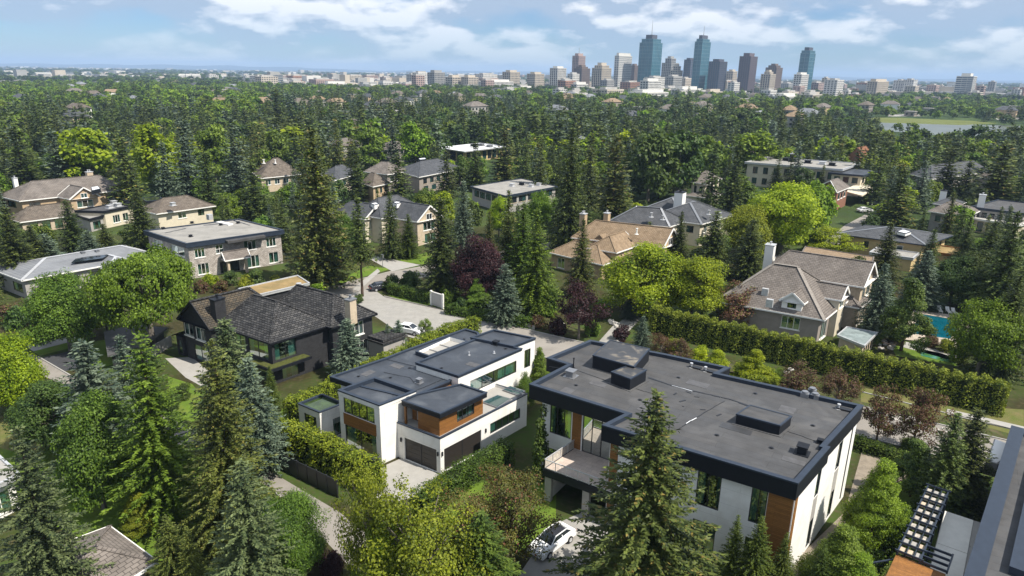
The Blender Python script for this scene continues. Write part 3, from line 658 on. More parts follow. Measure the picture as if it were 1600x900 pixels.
# ================================================================== C: black house with shingle roof
Cc = thing('shingle_house', 'black brick house with dark shingle hip roof and pale stone chimney', 'house', (*W(430, 590, 0), 0))
n1 = W(422, 537, 6.1); q1 = [n1, off(n1, 0, 10), off(n1, -11.5, 10), off(n1, -11.5, 0)]
n2 = W(518, 513, 6.1); q2 = [n2, off(n2, 0, 8), off(n2, -13, 8), off(n2, -13, 0)]
n3 = W(327, 516, 5.9); q3 = [n3, off(n3, 0, 11), off(n3, -7.6, 11), off(n3, -7.6, 0)]
pitched_roof(Cc, inset(q1, .45), 6.1, 3.6, .45, 1, 1.0, .3, shingle_dark, shingle_dark, trim=black_metal)
pitched_roof(Cc, inset(q2, .45), 6.12, 3.2, .45, 1, 1.0, .3, shingle_dark, shingle_dark, trim=black_metal)
pitched_roof(Cc, inset(q3, .45), 5.95, 3.3, .45, 0, 0, .6, shingle_gold, shingle_dark, trim=black_metal, wallm=black_brick)
n1w, n2w, n3w = inset(q1, .5), inset(q2, .55), inset(q3, .52)
walls(Cc, n1w, 0, 6.0, black_brick, {3: opx(n1w, 3, 4.5, [(367, 384, 3.3, 5.6, 'win', 2, 1), (388, 419, 3.2, 5.7, 'win', 2, 1), (372, 415, .3, 2.4, 'win', 3, 1)]),
     0: opx(n1w, 0, 4.5, [(429, 463, 3.2, 5.6, 'win', 2, 1), (438, 464, .2, 2.5, 'win', 1, 1)])})
walls(Cc, n2w, 0, 6.0, black_brick, {0: opx(n2w, 0, 4.5, [(548, 568, 3.6, 5.6, 'winw', 3, 1), (560, 580, .6, 2.6, 'winw', 3, 1)]), 3: [(.7, .95, 3.5, 5.4, 'win', 2, 1)]})
walls(Cc, n3w, 0, 5.9, black_brick, {3: opx(n3w, 3, 4.5, [(288, 302, 3.6, 5.5, 'winw', 2, 1), (306, 321, 3.5, 5.4, 'winw', 2, 1), (270, 290, .2, 2.6, 'win', 2, 1), (300, 322, .2, 2.6, 'glassdoor', 2, 1)])})
bal = [off(n1, -3.6, -.9), off(n1, 1.0, -.9), off(n1, 1.0, 5.2), off(n1, -.6, 5.2), off(n1, -.6, .4), off(n1, -3.6, .4)]
m = MB(); m.prism(bal, 2.55, 2.95); bb = m.build('balcony', black_metal, Cc)
m = MB(); m.prism(inset(bal, .15), 2.95, 3.0); m.build('planter_moss', mat('moss', (.09, .10, .03), .95, .1, var=.5, vscale=3, bump=.8), bb)
chimney(Cc, W(345, 514, 5.2), 3.0, 9.6, black_brick, 1.1, 1.6, black_metal, 1)
chimney(Cc, W(549, 496, 7.3), 6.4, 9.9, stone_trim, 1.0, 1.2, metal_grey, 1)
lean = [off(n3, -7.3, 0), off(n3, -7.3, 6), off(n3, -9.6, 6), off(n3, -9.6, 0)]
m = MB(); a, b, c, d = lean; m.face([(*a, 4.0), (*b, 4.0), (*c, 3.0), (*d, 3.0)]); m.face([(*d, 2.85), (*c, 2.85), (*b, 3.85), (*a, 3.85)]); m.face([(*a, 4.0), (*d, 3.0), (*d, 2.85), (*a, 3.85)]); m.face([(*d, 3.0), (*c, 3.0), (*c, 2.85), (*d, 2.85)])
m.build('lean_to_roof', shingle_dark, Cc)
walls(Cc, inset(lean, .4), 0, 3.0, black_brick, {3: [(.2, .8, .3, 2.4, 'win', 1, 1)]})
sidew = [off(n2, 0, 8.0), off(n2, 0, 12), off(n2, -4, 12), off(n2, -4, 8)]; sidew = [off(W(589, 491, 6.1), -.2, -2.2), off(W(589, 491, 6.1), 3.4, -2.2), off(W(589, 491, 6.1), 3.4, 2.4), off(W(589, 491, 6.1), -.2, 2.4)]
sidew = ccw(sidew); walls(Cc, inset(sidew, .3), 0, 2.7, stucco_grey); m = MB(); m.prism(sidew, 2.7, 2.9); m.prism(inset(sidew, .25), 2.9, 3.3); m.build('porch_roof', shingle_dark, Cc)
tf = ccw(WL([(372, 451), (402, 461), (484, 442), (465, 430)], 6.2)); flat_roof(Cc, tf, 6.1, gravel_tan, metal_light, fas=.3, par=.15, pw=.2)
walls(Cc, inset(tf, .3), 0, 5.9, black_brick)
m = MB(); c = W(467, 446, 6.1); m.disc(c, .45, 6.1, 6.5, 12); m.disc(c, .7, 6.1, 6.16, 12); m.build('roof_fan', metal_light, Cc)
for p in ((392, 470), (464, 455), (398, 520 - 50)): pipe_vent(Cc, W(*p, 8.4), 7.6, 1.0, .1, black_metal)
for q in (q1, q2, q3, lean, sidew, tf): FOOT.append(inset(q, -1))
# ================================================================== D: grey stone flat-roofed house
D = thing('stone_house', 'two-storey grey stone house with pale flat roof and small gabled entrance porch', 'house', (*W(330, 430, 0), 0))
dq = quad((291, 380), (226, 360), (442, 359), 7.4)
flat_roof(D, dq, 7.2, gravel_pale, dark_coping, fas=.75, par=.2, pw=.4, over=.2, fascia=dark_coping)
dw = inset(dq, .35)
walls(D, dw, 0, 6.5, stone_wall, {0: opx(dw, 0, 5, [(304, 320, 4.1, 6.0, 'winw', 3, 1), (337, 349, 4.3, 6.1, 'winw', 2, 2), (381, 400, 4.1, 6.1, 'winw', 3, 1), (416, 431, 4.1, 6.0, 'winw', 3, 1),
      (306, 324, .6, 2.8, 'winw', 3, 1), (384, 403, .3, 2.8, 'winw', 3, 1), (418, 433, .5, 2.8, 'winw', 2, 1), (341, 371, .1, 2.5, 'glassdoor', 2, 1, win_dark)]),
      3: [(.13, .37, 4.2, 6.0, 'winw', 2, 1), (.58, .9, 4.2, 6.0, 'winw', 2, 1), (.6, .85, .9, 2.6, 'winw', 2, 1)]}, near=True)
fr = Frame2(dw[0], dw[1]); s0, s1 = sx(dw, 0, 351, 6) * fr.L, sx(dw, 0, 408, 6) * fr.L
bay = [fr.p(s0, 0, -1.4)[:2], fr.p(s1, 0, -1.4)[:2], fr.p(s1, 0, -.05)[:2], fr.p(s0, 0, -.05)[:2]]
bay = [fr.p(s0 + 2, 0, -1.3)[:2], fr.p(s1, 0, -1.3)[:2], fr.p(s1, 0, .0)[:2], fr.p(s0 + 2, 0, .0)[:2]]
m = MB(); m.prism([fr.p(s0, 0, -2.0)[:2], fr.p(s1 + .4, 0, -1.5)[:2], fr.p(s1 + .4, 0, -.25)[:2], fr.p(s0, 0, -.25)[:2]], 6.5, 7.0); m.build('canopy_roof', roof_membrane, D)
pp = [fr.p(s0 - .8, 0, -2.2)[:2], fr.p(s0 + 3.6, 0, -2.2)[:2], fr.p(s0 + 3.6, 0, -.1)[:2], fr.p(s0 - .8, 0, -.1)[:2]]
pq = [pp[0], pp[1], pp[2], pp[3]]
pitched_roof(D, pq, 3.3, 1.5, .4, 1, 0, 0, shingle_greybrown, shingle_greybrown, wallm=frame_white) if False else pitched_roof(D, pq, 3.3, 1.5, .4, 0, 0, 0, shingle_greybrown, shingle_greybrown, wallm=frame_white)
m = MB(); [m.box(c, UV, .22, .22, 0, 3.3) for c in (fr.p(s0 - .4, 0, -2)[:2], fr.p(s0 + 3.2, 0, -2)[:2])]; m.build('porch_pier', stone_trim, D)
for p in ((298, 370), (255, 358), (345, 352), (372, 349), (300, 349)): roof_vent(D, W(*p, 7.2), 7.2, .5, .35, black_metal)
m = MB(); m.box(W(351, 350, 7.2), UV, 2.2, .6, 7.2, 7.5); m.build('roof_skylight', frame_white, D)
m = MB(); m.box(W(328, 343, 7.2), UV, .5, .5, 7.2, 8.4); m.build('chimney', metal_light, D)
seam(D, [(258, 364), (290, 357)], 7.22, tar, .3); seam(D, [(360, 343), (390, 352)], 7.22, tar, .3); seam(D, [(318, 352), (340, 350)], 7.22, tar, .4)
FOOT.append(inset(dq, -2.5))

# ================================================================== generic houses: wings and flat blocks
def wing(par, q, z, rise, wm, rm, axis=1, h0=1, h1=1, over=.5, ops=None, gw=False, cap=None, near=False, trim=None):
    pitched_roof(par, q, z, rise, over, axis, h0, h1, rm, cap or rm, wallm=wm, gable_win=gw, trim=trim)
    walls(par, q, 0, z - .05, wm, ops, near); FOOT.append(inset(q, -1.2))
def block(par, q, z, wm, deck, cope, ops=None, fas=.35, par_h=.25, over=.3, near=False):
    flat_roof(par, q, z, deck, cope, fas, par_h, .3, over); walls(par, q, 0, z - fas + .04, wm, ops, near); FOOT.append(inset(q, -1.2))
def ext(p, a, b): return [p, off(p, 0, b), off(p, -a, b), off(p, -a, 0)]       # a back along -U, b along V

E_ = thing('low_house', 'low house with wide ribbed light grey hip roof behind the round spreading tree', 'house', (*W(60, 460, 0), 0))
e1 = W(34, 438, 3.7); q = [e1, off(e1, 0, 24), off(e1, -13.5, 24), off(e1, -13.5, 0)]
wing(E_, inset(q, .5), 3.7, 1.7, stucco_grey, metal_roof_grey, 0, 1, .6, .6, {3: [(.1, .3, .8, 2.5, 'win', 2, 1), (.6, .9, .8, 2.5, 'win', 2, 1)], 0: rows(.05, .95, 5, .1, .5, 2.7, 'win', 2, 1)}, cap=metal_light, near=True)
q = ext(off(e1, 2.8, 12.5), 6, 7); wing(E_, inset(q, .4), 3.5, 1.3, stucco_grey, metal_roof_grey, 1, 1, 0, .5, {0: [(.15, .4, .5, 2.6, 'win', 1, 1), (.6, .85, .5, 2.6, 'win', 1, 1)]}, cap=metal_light, near=True)
m = MB(); m.prism(ccw(WL([(111, 409), (160, 402), (172, 396), (120, 401)], 5.0)), 4.75, 4.85); m.build('roof_panel', win_dark, E_)
for p in ((130, 396), (152, 393)): roof_vent(E_, W(*p, 5.2), 4.9, .6, .6)

F1 = thing('hip_house', 'tan brick two-storey house with grey-brown hip roof and front gable', 'house', (*W(90, 345, 0), 0))
f1 = W(31, 314, 6.1); q = ext(f1, 13, 27)
wing(F1, inset(q, .5), 6.1, 3.9, stucco_tan, shingle_greybrown, 0, .9, .7, .7, {0: [(.06, .16, 3.6, 5.2, 'win', 2, 1), (.42, .5, .5, 2.6, 'win', 1, 1), (.56, .68, 3.7, 5.4, 'winw', 3, 1), (.8, .95, 3.7, 5.5, 'winw', 3, 1), (.58, .68, .5, 2.5, 'win', 2, 1)], 3: [(.3, .7, 3.6, 5.3, 'win', 3, 1)]}, near=True)
c = W(125, 308, 6.1); q = ext(off(c, 1.6, -3.0), 6, 6.6); wing(F1, q, 6.15, 2.8, stucco_tan, shingle_greybrown, 1, 0, 0, .5, {0: [(.2, .8, 3.6, 5.4, 'winw', 3, 1)]}, gw=True, near=True)
c = W(70, 341, 3.2); q = ext(off(c, 0, -5), 6, 13); wing(F1, q, 3.1, 3.0, stone_trim, shingle_brown, 0, 1, 1, .6, {0: rows(.08, .92, 4, .14, .2, 2.6, 'win', 1, 1), 3: [(.3, .7, .3, 2.5, 'win', 1, 1)]}, near=True)
chimney(F1, W(141, 282, 8.6), 7.5, 11.0, stone_trim, 1.2, 1.6, metal_light, 2); chimney(F1, W(25, 290, 8.0), 6.2, 10.0, frame_white, 1.0, 1.0, metal_light, 1)
roof_box(F1, WL([(144, 297), (142, 292), (153, 290), (157, 294)], 8.4), 7.2, 1.1, silver_tape, 'roof_light'); roof_vent(F1, W(70, 286, 8.8), 8.2, .7, .9, black_metal)

F2 = thing('low_house', 'low white-walled house with cluttered dark flat roof between two tan houses', 'house', (*W(165, 345, 0), 0))
q = quad((163, 331), (120, 330), (207, 322), 4.3); block(F2, q, 4.3, stucco_cream, roof_membrane, black_metal, {3: [(.2, .5, .8, 2.8, 'win', 2, 1)], 0: [(.25, .5, .9, 2.9, 'winw', 3, 1), (.6, .8, .9, 2.9, 'winw', 2, 1)]}, near=True)
q = quad((140, 343), (116, 336), (160, 338), 3.2); block(F2, q, 3.2, stucco_grey, gravel_pale, black_metal, {0: [(.2, .8, .4, 2.4, 'win', 3, 1)]}, near=True)
for p in ((185, 322), (172, 325), (198, 317), (178, 318)): roof_vent(F2, W(*p, 4.3), 4.3, 1.2, .7, rnd.choice((metal_light, black_metal)))

F3 = thing('hip_house', 'cream house with dark brown hip roof just behind the grey stone house', 'house', (*W(280, 340, 0), 0))
c = W(245, 334, 5.0); q = ext(c, 9, 15); wing(F3, inset(q, .5), 5.0, 2.9, stucco_cream, shingle_brown, 0, 1, 1, .7, {0: [(.35, .5, 2.9, 4.4, 'winw', 2, 1), (.72, .84, 2.9, 4.5, 'win', 2, 1)], 3: [(.3, .6, 2.7, 4.3, 'win', 2, 1)]}, near=True)
roof_box(F3, WL([(228, 313), (222, 308), (250, 306), (254, 311)], 7.0), 5.6, 1.2, win_dark, 'roof_light'); roof_vent(F3, W(270, 318, 7.3), 6.8, .9, .7, metal_light)

G1 = thing('hip_house', 'house with plain brown hip roof half hidden by the tallest olive spruce', 'house', (*W(425, 285, 0), 0))
q = quad((408, 278), (396, 268), (470, 272), 5.0); wing(G1, q, 5.0, 5.2, stone_trim, shingle_brown, 0, .8, .8, .7, {0: rows(.05, .95, 4, .13, 2.4, 4.2, 'winw', 2, 1)})
pipe_vent(G1, W(430, 252, 9.5), 8.8, 1.2, .2, frame_white); pipe_vent(G1, W(412, 252, 9.5), 8.8, 1.2, .25, frame_white)
G2 = thing('hip_house', 'house with charcoal roof just right of the tallest olive spruce', 'house', (*W(530, 285, 0), 0))
q = quad((523, 281), (500, 272), (560, 271), 5.0); wing(G2, q, 5.0, 3.0, stucco_cream, shingle_slate, 0, .8, .8, .6, {0: rows(.05, .95, 4, .13, 2.4, 4.2, 'win', 2, 1)})
G3 = thing('hip_house', 'long taupe house with brown and charcoal hip roofs near the slender spruce', 'house', (*W(640, 285, 0), 0))
q = quad((605, 272), (572, 268), (640, 267), 6.2); wing(G3, q, 6.2, 3.2, stucco_taupe, shingle_greybrown, 1, .9, .5, .7, {0: rows(.05, .95, 3, .16, 3.4, 5.2, 'winw', 2, 1), 3: rows(.1, .9, 2, .2, 3.4, 5.2, 'win', 2, 1)})
q = quad((655, 276), (618, 266), (722, 263), 6.0); wing(G3, q, 6.0, 3.4, stucco_taupe, shingle_slate, 0, .9, .9, .7, {0: rows(.05, .95, 6, .08, 3.2, 5.0, 'win', 2, 1) + rows(.05, .95, 5, .1, .6, 2.4, 'win', 2, 1)})
roof_box(G3, WL([(656, 249), (654, 247), (664, 246), (666, 248)], 9.2), 8.4, .7, silver_tape, 'roof_light')
G4 = thing('hip_house', 'small tan house with low brown hip roof and brick front, below the taupe house', 'house', (*W(590, 300, 0), 0))
q = quad((583, 291), (567, 286), (607, 286), 5.2); wing(G4, q, 5.2, 3.2, stucco_tan, shingle_brown, 1, 1, .4, .6, {0: rows(.05, .95, 3, .14, 2.6, 4.4, 'win', 2, 1)})
PV = thing('pavilion_house', 'glass-walled house under a thin white overhanging flat roof', 'house', (*W(740, 245, 0), 0))
q = quad((726, 236), (690, 231), (786, 229), 5.4); block(PV, q, 5.4, stucco_ochre, mat('white_roof', (.72, .73, .75), .5, .4, var=.15, vscale=.2), metal_light, {0: rows(.03, .97, 7, .1, .6, 4.6, 'win', 1, 1), 3: rows(.05, .95, 3, .25, .6, 4.6, 'win', 2, 1)}, .25, .15, 2.2)
for p in ((740, 228), (752, 227), (765, 229)): roof_vent(PV, W(*p, 5.6), 5.6, 2.2, .8, rnd.choice((metal_grey, black_metal)))
FL = thing('low_house', 'long low house with flat grey roof and dark window band behind the yellow-green trees', 'house', (*W(800, 310, 0), 0))
q = quad((790, 306), (738, 292), (868, 292), 5.2); block(FL, q, 5.2, stucco_grey, gravel_pale, dark_coping, {3: rows(.05, .95, 5, .15, 2.4, 4.4, 'win', 2, 1), 0: rows(.05, .95, 5, .14, 2.6, 4.4, 'win', 2, 1)}, .4, .2, .6)
for p in ((800, 291), (815, 289), (830, 292), (842, 290)): roof_vent(FL, W(*p, 5.2), 5.2, 1.2, .8, rnd.choice((metal_light, black_metal)))
J = thing('gabled_house', 'cream house with slate grey roofs and two white-trimmed gables facing the side street', 'house', (*W(620, 370, 0), 0))
c = W(652, 346, 6.0); q = ext(c, 13, 7.5); wing(J, q, 6.0, 3.4, stone_trim, shingle_slate, 1, 0, .8, .5, {0: [(.25, .75, 3.4, 5.4, 'winw', 3, 1), (.3, .8, .3, 2.6, 'winw', 2, 1)], 3: [(.3, .5, 3.6, 5.2, 'win', 2, 1)]}, gw=True, near=True)
c = W(570, 342, 6.0); q = ext(c, 11, 7); wing(J, q, 6.0, 3.0, stucco_cream, shingle_slate, 1, 0, .8, .5, {0: [(.2, .7, 3.3, 5.3, 'winw', 2, 1), (.3, .7, .3, 2.6, 'win', 1, 1)], 3: [(.6, .9, 3.4, 5.2, 'win', 2, 1)]}, gw=True, near=True)
c = W(600, 348, 6.2); q = ext(off(c, -4, 3), 10, 14); wing(J, q, 6.4, 3.8, stucco_cream, shingle_slate, 0, .8, .8, .5, {0: rows(.1, .9, 4, .12, 3.4, 5.2, 'winw', 2, 1)}, near=True)
for p in ((585, 320), (600, 315), (620, 318)): roof_box(J, WL([p, (p[0] - 6, p[1] - 2), (p[0] + 2, p[1] - 4), (p[0] + 7, p[1] - 2)], 9.2), 8.0, 1.2, silver_tape, 'roof_light', frame_white)

H = thing('hip_house', 'tan stucco house with light brown shingle roofs, gable end and two capped chimneys', 'house', (*W(940, 430, 0), 0))
c = W(1037, 387, 5.6); wL = W(892, 371, 5.6)
q = [c, off(c, 0, 7.0), off(c, -22, 7.0), off(c, -22, 0)]; q = [c, off(c, .3, 7.0), (wL[0] + VV[0] * 8, wL[1] + VV[1] * 8), wL]
wing(H, inset(q, .5), 5.6, 3.6, stucco_tan, shingle_tan, 1, 0, .9, .5, {3: [(.12, .2, 3.2, 5.0, 'win', 2, 1), (.3, .4, 3.6, 5.0, 'win', 2, 1)], 0: [(.3, .7, 3.2, 5.0, 'win', 2, 1)]}, gw=True, near=True)
c = W(942, 414, 3.4); q = [c, off(c, 0, 8), off(W(857, 394, 3.4), 0, 8), W(857, 394, 3.4)]; wing(H, inset(q, .5), 3.4, 2.6, stucco_tan, shingle_tan, 1, 1, 1, .6, {3: [(.13, .27, .4, 2.6, 'winw', 2, 1), (.7, .85, .6, 2.4, 'winw', 2, 1)], 0: [(.3, .7, .6, 2.5, 'win', 2, 1)]}, near=True)
c = W(968, 391, 5.4); q = ext(off(c, 0, -1.5), 6, 8); pitched_roof(H, q, 5.3, 2.6, .5, 0, .9, 0, shingle_tan, shingle_tan); walls(H, q, 0, 5.2, stucco_tan)
chimney(H, W(947, 362, 6.2), 5.2, 10.4, stucco_tan, 1.1, 1.3, metal_light, 1); chimney(H, W(911, 350, 7.6), 6.6, 9.9, stucco_tan, 1.3, 1.3, metal_light, 2)
m = MB(); q = WL([(928, 372), (945, 375)], 6.6); a, b = q; t3 = ((a[0] + b[0]) / 2, (a[1] + b[1]) / 2)
m.face([(*a, 6.4), (*b, 6.4), (*t3, 7.5)]); m.face([(*b, 6.4), (*off(b, -.2, 2.0), 7.2), (*off(t3, 0, 2.4), 7.5), (*t3, 7.5)]); m.face([(*t3, 7.5), (*off(t3, 0, 2.4), 7.5), (*off(a, 0, 2.0), 7.2), (*a, 6.4)]); m.build('dormer', shingle_tan, H)
pipe_vent(H, W(995, 361, 8.5), 7.8, 1.2, .15, frame_white)

I = thing('hip_house', 'charcoal-roofed house with several hips and tall white chimney behind the tan house', 'house', (*W(1050, 370, 0), 0))
q = quad((1046, 354), (950, 347), (1068, 346), 5.6); q = [q[0], off(q[0], 0, 9), off(q[3], 0, 9), q[3]]; wing(I, inset(q, .5), 5.6, 3.6, stucco_cream, shingle_slate, 1, 1, 1, .7, {3: rows(.1, .95, 5, .1, 3.2, 4.9, 'win', 2, 1), 0: rows(.1, .9, 2, .2, 3, 4.9, 'winw', 2, 1)}, cap=metal_grey)
q = quad((1096, 350), (1030, 342), (1148, 336), 5.8); q = [q[0], q[1], off(q[1], -14, 0), off(q[0], -14, 0)]; wing(I, inset(q, .5), 5.8, 3.6, stucco_cream, shingle_slate, 0, 1, 1, .7, {0: rows(.05, .95, 4, .1, 3.2, 4.9, 'winw', 2, 1), 3: rows(.1, .95, 3, .14, 3.2, 4.9, 'win', 2, 1)}, cap=metal_grey)
q = quad((1062, 332), (1002, 327), (1110, 322), 6.4); wing(I, inset(q, .5), 6.4, 3.0, stucco_cream, shingle_slate, 0, 1, 1, .7, {}, cap=metal_grey)
chimney(I, W(1061, 325, 7.4), 6.4, 11.5, frame_white, 2.2, 2.6, black_metal, 2)
for p in ((1018, 334), (1036, 338), (1125, 334), (1108, 330)): pipe_vent(I, W(*p, 8.4), 7.6, 1.0, .22, metal_light)

K1 = thing('hip_house', 'small pale house with grey hip roof and porch beside the twin spruces', 'house', (*W(1090, 300, 0), 0))
q = quad((1102, 287), (1081, 284), (1124, 279), 7.0); wing(K1, q, 7.0, 3.2, stucco_cream, shingle_greybrown, 1, 1, 1, .8, {3: rows(.1, .9, 2, .25, 3.6, 6.0, 'winw', 1, 1), 0: rows(.1, .9, 3, .16, 3.8, 6.0, 'win', 1, 1)})
q = quad((1107, 309), (1073, 305), (1125, 303), 3.2); wing(K1, q, 3.2, 1.2, stucco_cream, shingle_greybrown, 1, 1, 1, .8, {})
L_ = thing('modern_house', 'long white flat-roofed modern house with stepped glass corner above the parked cars', 'house', (*W(1300, 300, 0), 0))
q = quad((1314, 265), (1168, 254), (1340, 256), 8.6); block(L_, q, 8.6, stucco_cream, gravel_pale, metal_light, {3: rows(.04, .96, 8, .055, 4.8, 7.3, 'win', 2, 1) + rows(.04, .96, 8, .055, .9, 3.2, 'win', 2, 1), 0: rows(.1, .9, 3, .2, 4.6, 7.6, 'win', 1, 1)}, .4, .3, .8)
q = quad((1346, 274), (1300, 270), (1370, 267), 7.6); block(L_, q, 7.6, stucco_cream, roof_membrane_blue, dark_coping, {3: rows(.04, .96, 3, .2, 4.6, 6.6, 'win', 1, 1), 0: rows(.06, .94, 4, .13, 4.6, 6.6, 'win', 1, 1) + rows(.06, .94, 4, .13, .5, 3.0, 'win', 1, 1)}, .4, .2, .9)
m = MB(); q2_ = quad((1346, 307), (1318, 300), (1368, 294), 3.6); m.prism(inset(q2_, -.2), 3.6, 4.0); m.build('balcony', stucco_cream, L_)
for p in ((1240, 252), (1262, 254), (1285, 256), (1228, 250), (1300, 258)): roof_vent(L_, W(*p, 8.8), 8.7, 2.0, .9, rnd.choice((metal_grey, black_metal, metal_light)))
chimney(L_, W(1236, 252, 8.6), 8.0, 11.4, black_metal, 1.2, 1.4, metal_light, 1)
L2 = thing('gabled_house', 'narrow brown-brick house with grey gable right of the lime tree, beside the driveway', 'house', (*W(1305, 330, 0), 0))
q = quad((1308, 300), (1288, 288), (1325, 292), 6.2); wing(L2, q, 6.2, 2.4, mat('brick_red', (.26, .13, .09), .9, .2, var=.2), shingle_greybrown, 0, 0, .8, .7, {0: rows(.1, .9, 3, .18, 3.4, 5.4, 'winw', 1, 1), 3: [(.3, .7, 3.4, 5.4, 'win', 1, 1)]})

K = thing('hip_house', 'ochre-walled house with low slate-blue hip roof and overhanging eaves, right of the side street', 'house', (*W(1400, 400, 0), 0))
c = W(1447, 383, 5.0); q = [c, W(1488, 368, 5.0), off(W(1488, 368, 5.0), -18.5, 0), off(c, -18.5, 0)]; wing(K, inset(q, .9), 5.0, 1.7, stucco_ochre, shingle_slate, 1, 1, 1, 1.0, {3: [(.3, .36, 2.4, 4, 'win', 1, 1), (.7, .78, 2.6, 4, 'winw', 1, 1)], 0: rows(.1, .9, 3, .16, 2.4, 4.0, 'win', 1, 1)}, cap=metal_grey, trim=dark_coping)
roof_box(K, WL([(1415, 364), (1402, 361), (1410, 358), (1424, 361)], 6.8), 6.0, .7, silver_tape, 'roof_light', frame_white)
c = W(1425, 404, 3.0); q = ext(c, 8, 6); block(K, q, 3.0, stucco_ochre, gravel_pale, metal_light, {})
c = W(1500, 400, 3.0); q = ext(c, 8, 8); block(K, q, 3.0, stucco_ochre, gravel_tan, wood, {})
Mh = thing('low_house', 'grey stucco house with mixed hip and flat roofs right of the ochre house', 'house', (*W(1530, 370, 0), 0))
q = quad((1508, 338), (1455, 330), (1530, 328), 5.4); wing(Mh, q, 5.4, 2.6, stucco_grey, shingle_greybrown, 1, 1, .6, .6, {3: rows(.1, .9, 3, .16, 2.8, 4.6, 'win', 1, 1), 0: rows(.1, .9, 2, .2, 2.8, 4.6, 'win', 1, 1)})
q = quad((1600, 334), (1518, 324), (1640, 322), 6.0); block(Mh, q, 6.0, stucco_grey, roof_membrane, dark_coping, {3: rows(.05, .95, 6, .1, 3.4, 5.0, 'win', 2, 1)}, .4, .25, .4)
q = quad((1590, 352), (1508, 339), (1625, 342), 3.6); block(Mh, q, 3.6, stucco_cream, concrete_pale, frame_white, {3: rows(.05, .95, 5, .12, .2, 2.9, 'win', 1, 1)}, .3, .2, .5)
q = quad((1490, 322), (1462, 318), (1506, 316), 6.4); wing(Mh, q, 6.4, 1.6, stucco_grey, shingle_slate, 1, 1, 1, .6, {})
chimney(Mh, W(1472, 312, 7), 6.0, 9.6, frame_white, 1.6, 1.6, black_metal, 1); chimney(Mh, W(1533, 318, 7), 6.0, 9.4, frame_white, 1.6, 1.6, metal_light, 1)
HR = thing('hip_house', 'house with wide dark grey hip roof in front of the dark conifers at right', 'house', (*W(1490, 285, 0), 0))
q = quad((1455, 279), (1425, 272), (1545, 268), 4.6); wing(HR, q, 4.6, 4.0, stucco_taupe, shingle_slate, 0, 1, 1, 1, {0: rows(.1, .9, 5, .1, 2, 3.6, 'winw', 1, 1)})
q = quad((1560, 282), (1530, 276), (1590, 274), 4.2); wing(HR, q, 4.2, 3, stucco_taupe, shingle_brown, 0, 1, 1, 1, {})
BR = thing('hip_house', 'house with steep reddish-brown shingle roof behind the white modern house', 'house', (*W(1340, 255, 0), 0))
q = quad((1345, 254), (1322, 249), (1365, 249), 5); wing(BR, q, 5, 5.6, stucco_tan, mat('shingle_red', (.22, .105, .06), .85, .2, var=.3, vscale=.6), 0, .6, .6, .8, {})

# ================================================================== G: grey-brown house with dormers
G = thing('gabled_house', 'large taupe house with grey-brown shingle roofs, dormers and gables beside the tall hedge', 'house', (*W(1250, 510, 0), 0))
c = W(1286, 499, 4.6); gl = W(1122, 470, 4.6)
q = [c, off(c, 0, 13), off(gl, 0, 13), gl]; ga = q
pitched_roof(G, q, 4.6, 6.0, .3, 1, 1.0, .9, shingle_greybrown, mat('ridge_pale', (.27, .245, .22), .85, .2, var=.3))
gw_ = inset(q, .6); walls(G, gw_, 0, 4.5, stucco_taupe, {3: opx(gw_, 3, 3.2, [(1221, 1250, 1.9, 3.9, 'winw', 3, 1)]), 0: [(.12, .38, .3, 3.2, 'winw', 3, 1), (.5, .7, .5, 3.3, 'winw', 3, 1)]}); FOOT.append(inset(q, -1))
c = W(1346, 447, 7.2); q = [c, off(c, 0, 7.5), off(c, -15, 7.5), off(c, -15, 0)]
wing(G, q, 7.2, 3.4, stone_trim, shingle_greybrown, 1, 0, .6, .6, {0: [(.2, .45, 4.4, 6.4, 'winw', 2, 1), (.55, .85, 4.4, 6.4, 'winw', 2, 1), (.2, .8, .5, 3, 'winw', 3, 1)], 3: [(.7, .9, 4.4, 6.4, 'win', 1, 1)]}, gw=True, near=True)
c = W(1312, 468, 6.4); q = ext(c, 7, 3.6); wing(G, q, 6.4, 1.9, stucco_cream, shingle_greybrown, 1, 0, 0, .45, {0: [(.2, .8, 4.6, 6.1, 'winw', 2, 1)]}, near=True)
c = W(1341, 478, 4.2); q = ext(c, 5, 5.5); wing(G, q, 4.0, 2.0, stone_trim, shingle_greybrown, 1, 1, .4, .5, {0: rows(.1, .9, 3, .16, .4, 3.2, 'winw', 2, 1)}, near=True)
# small eyebrow dormer on the near slope
c = W(1236, 480, 5.6); q = ext(off(c, 1.5, .2), 3.0, 3.4); pitched_roof(G, q, 6.5, 1.5, .35, 0, 0, 0, shingle_greybrown, shingle_greybrown, wallm=frame_white); walls(G, q, 4.9, 6.45, frame_white, {3: [(.28, .72, 5.4, 6.35, 'win', 2, 1)]}, True)
q = quad((1309, 404), (1250, 392), (1366, 404), 6.6); q = ccw(WL([(1258, 385), (1252, 396), (1364, 409), (1366, 402)], 6.8)); flat_roof(G, q, 6.8, gravel_tan if False else shingle_tan, shingle_greybrown, .3, .1, .2); walls(G, inset(q, .3), 0, 6.5, stucco_taupe)
q = ccw(WL([(1215, 396), (1210, 413), (1272, 417), (1278, 402)], 7.0)); pitched_roof(G, q, 6.4, 2.2, .3, 1 if True else 0, .5, .5, shingle_greybrown, shingle_greybrown); walls(G, inset(q, .4), 0, 6.3, stucco_taupe)
chimney(G, W(1201, 408, 6.2), 3.5, 9.4, frame_white, 1.6, 1.8, metal_light, 1)
for p in ((1196, 453), (1228, 441), (1231, 436), (1203, 470), (1266, 410)): m = MB(); zz = 7.2; m.box(W(*p, zz), UV, .5, .3, zz - 1.0, zz + .25); m.build('roof_vent', metal_light, G)
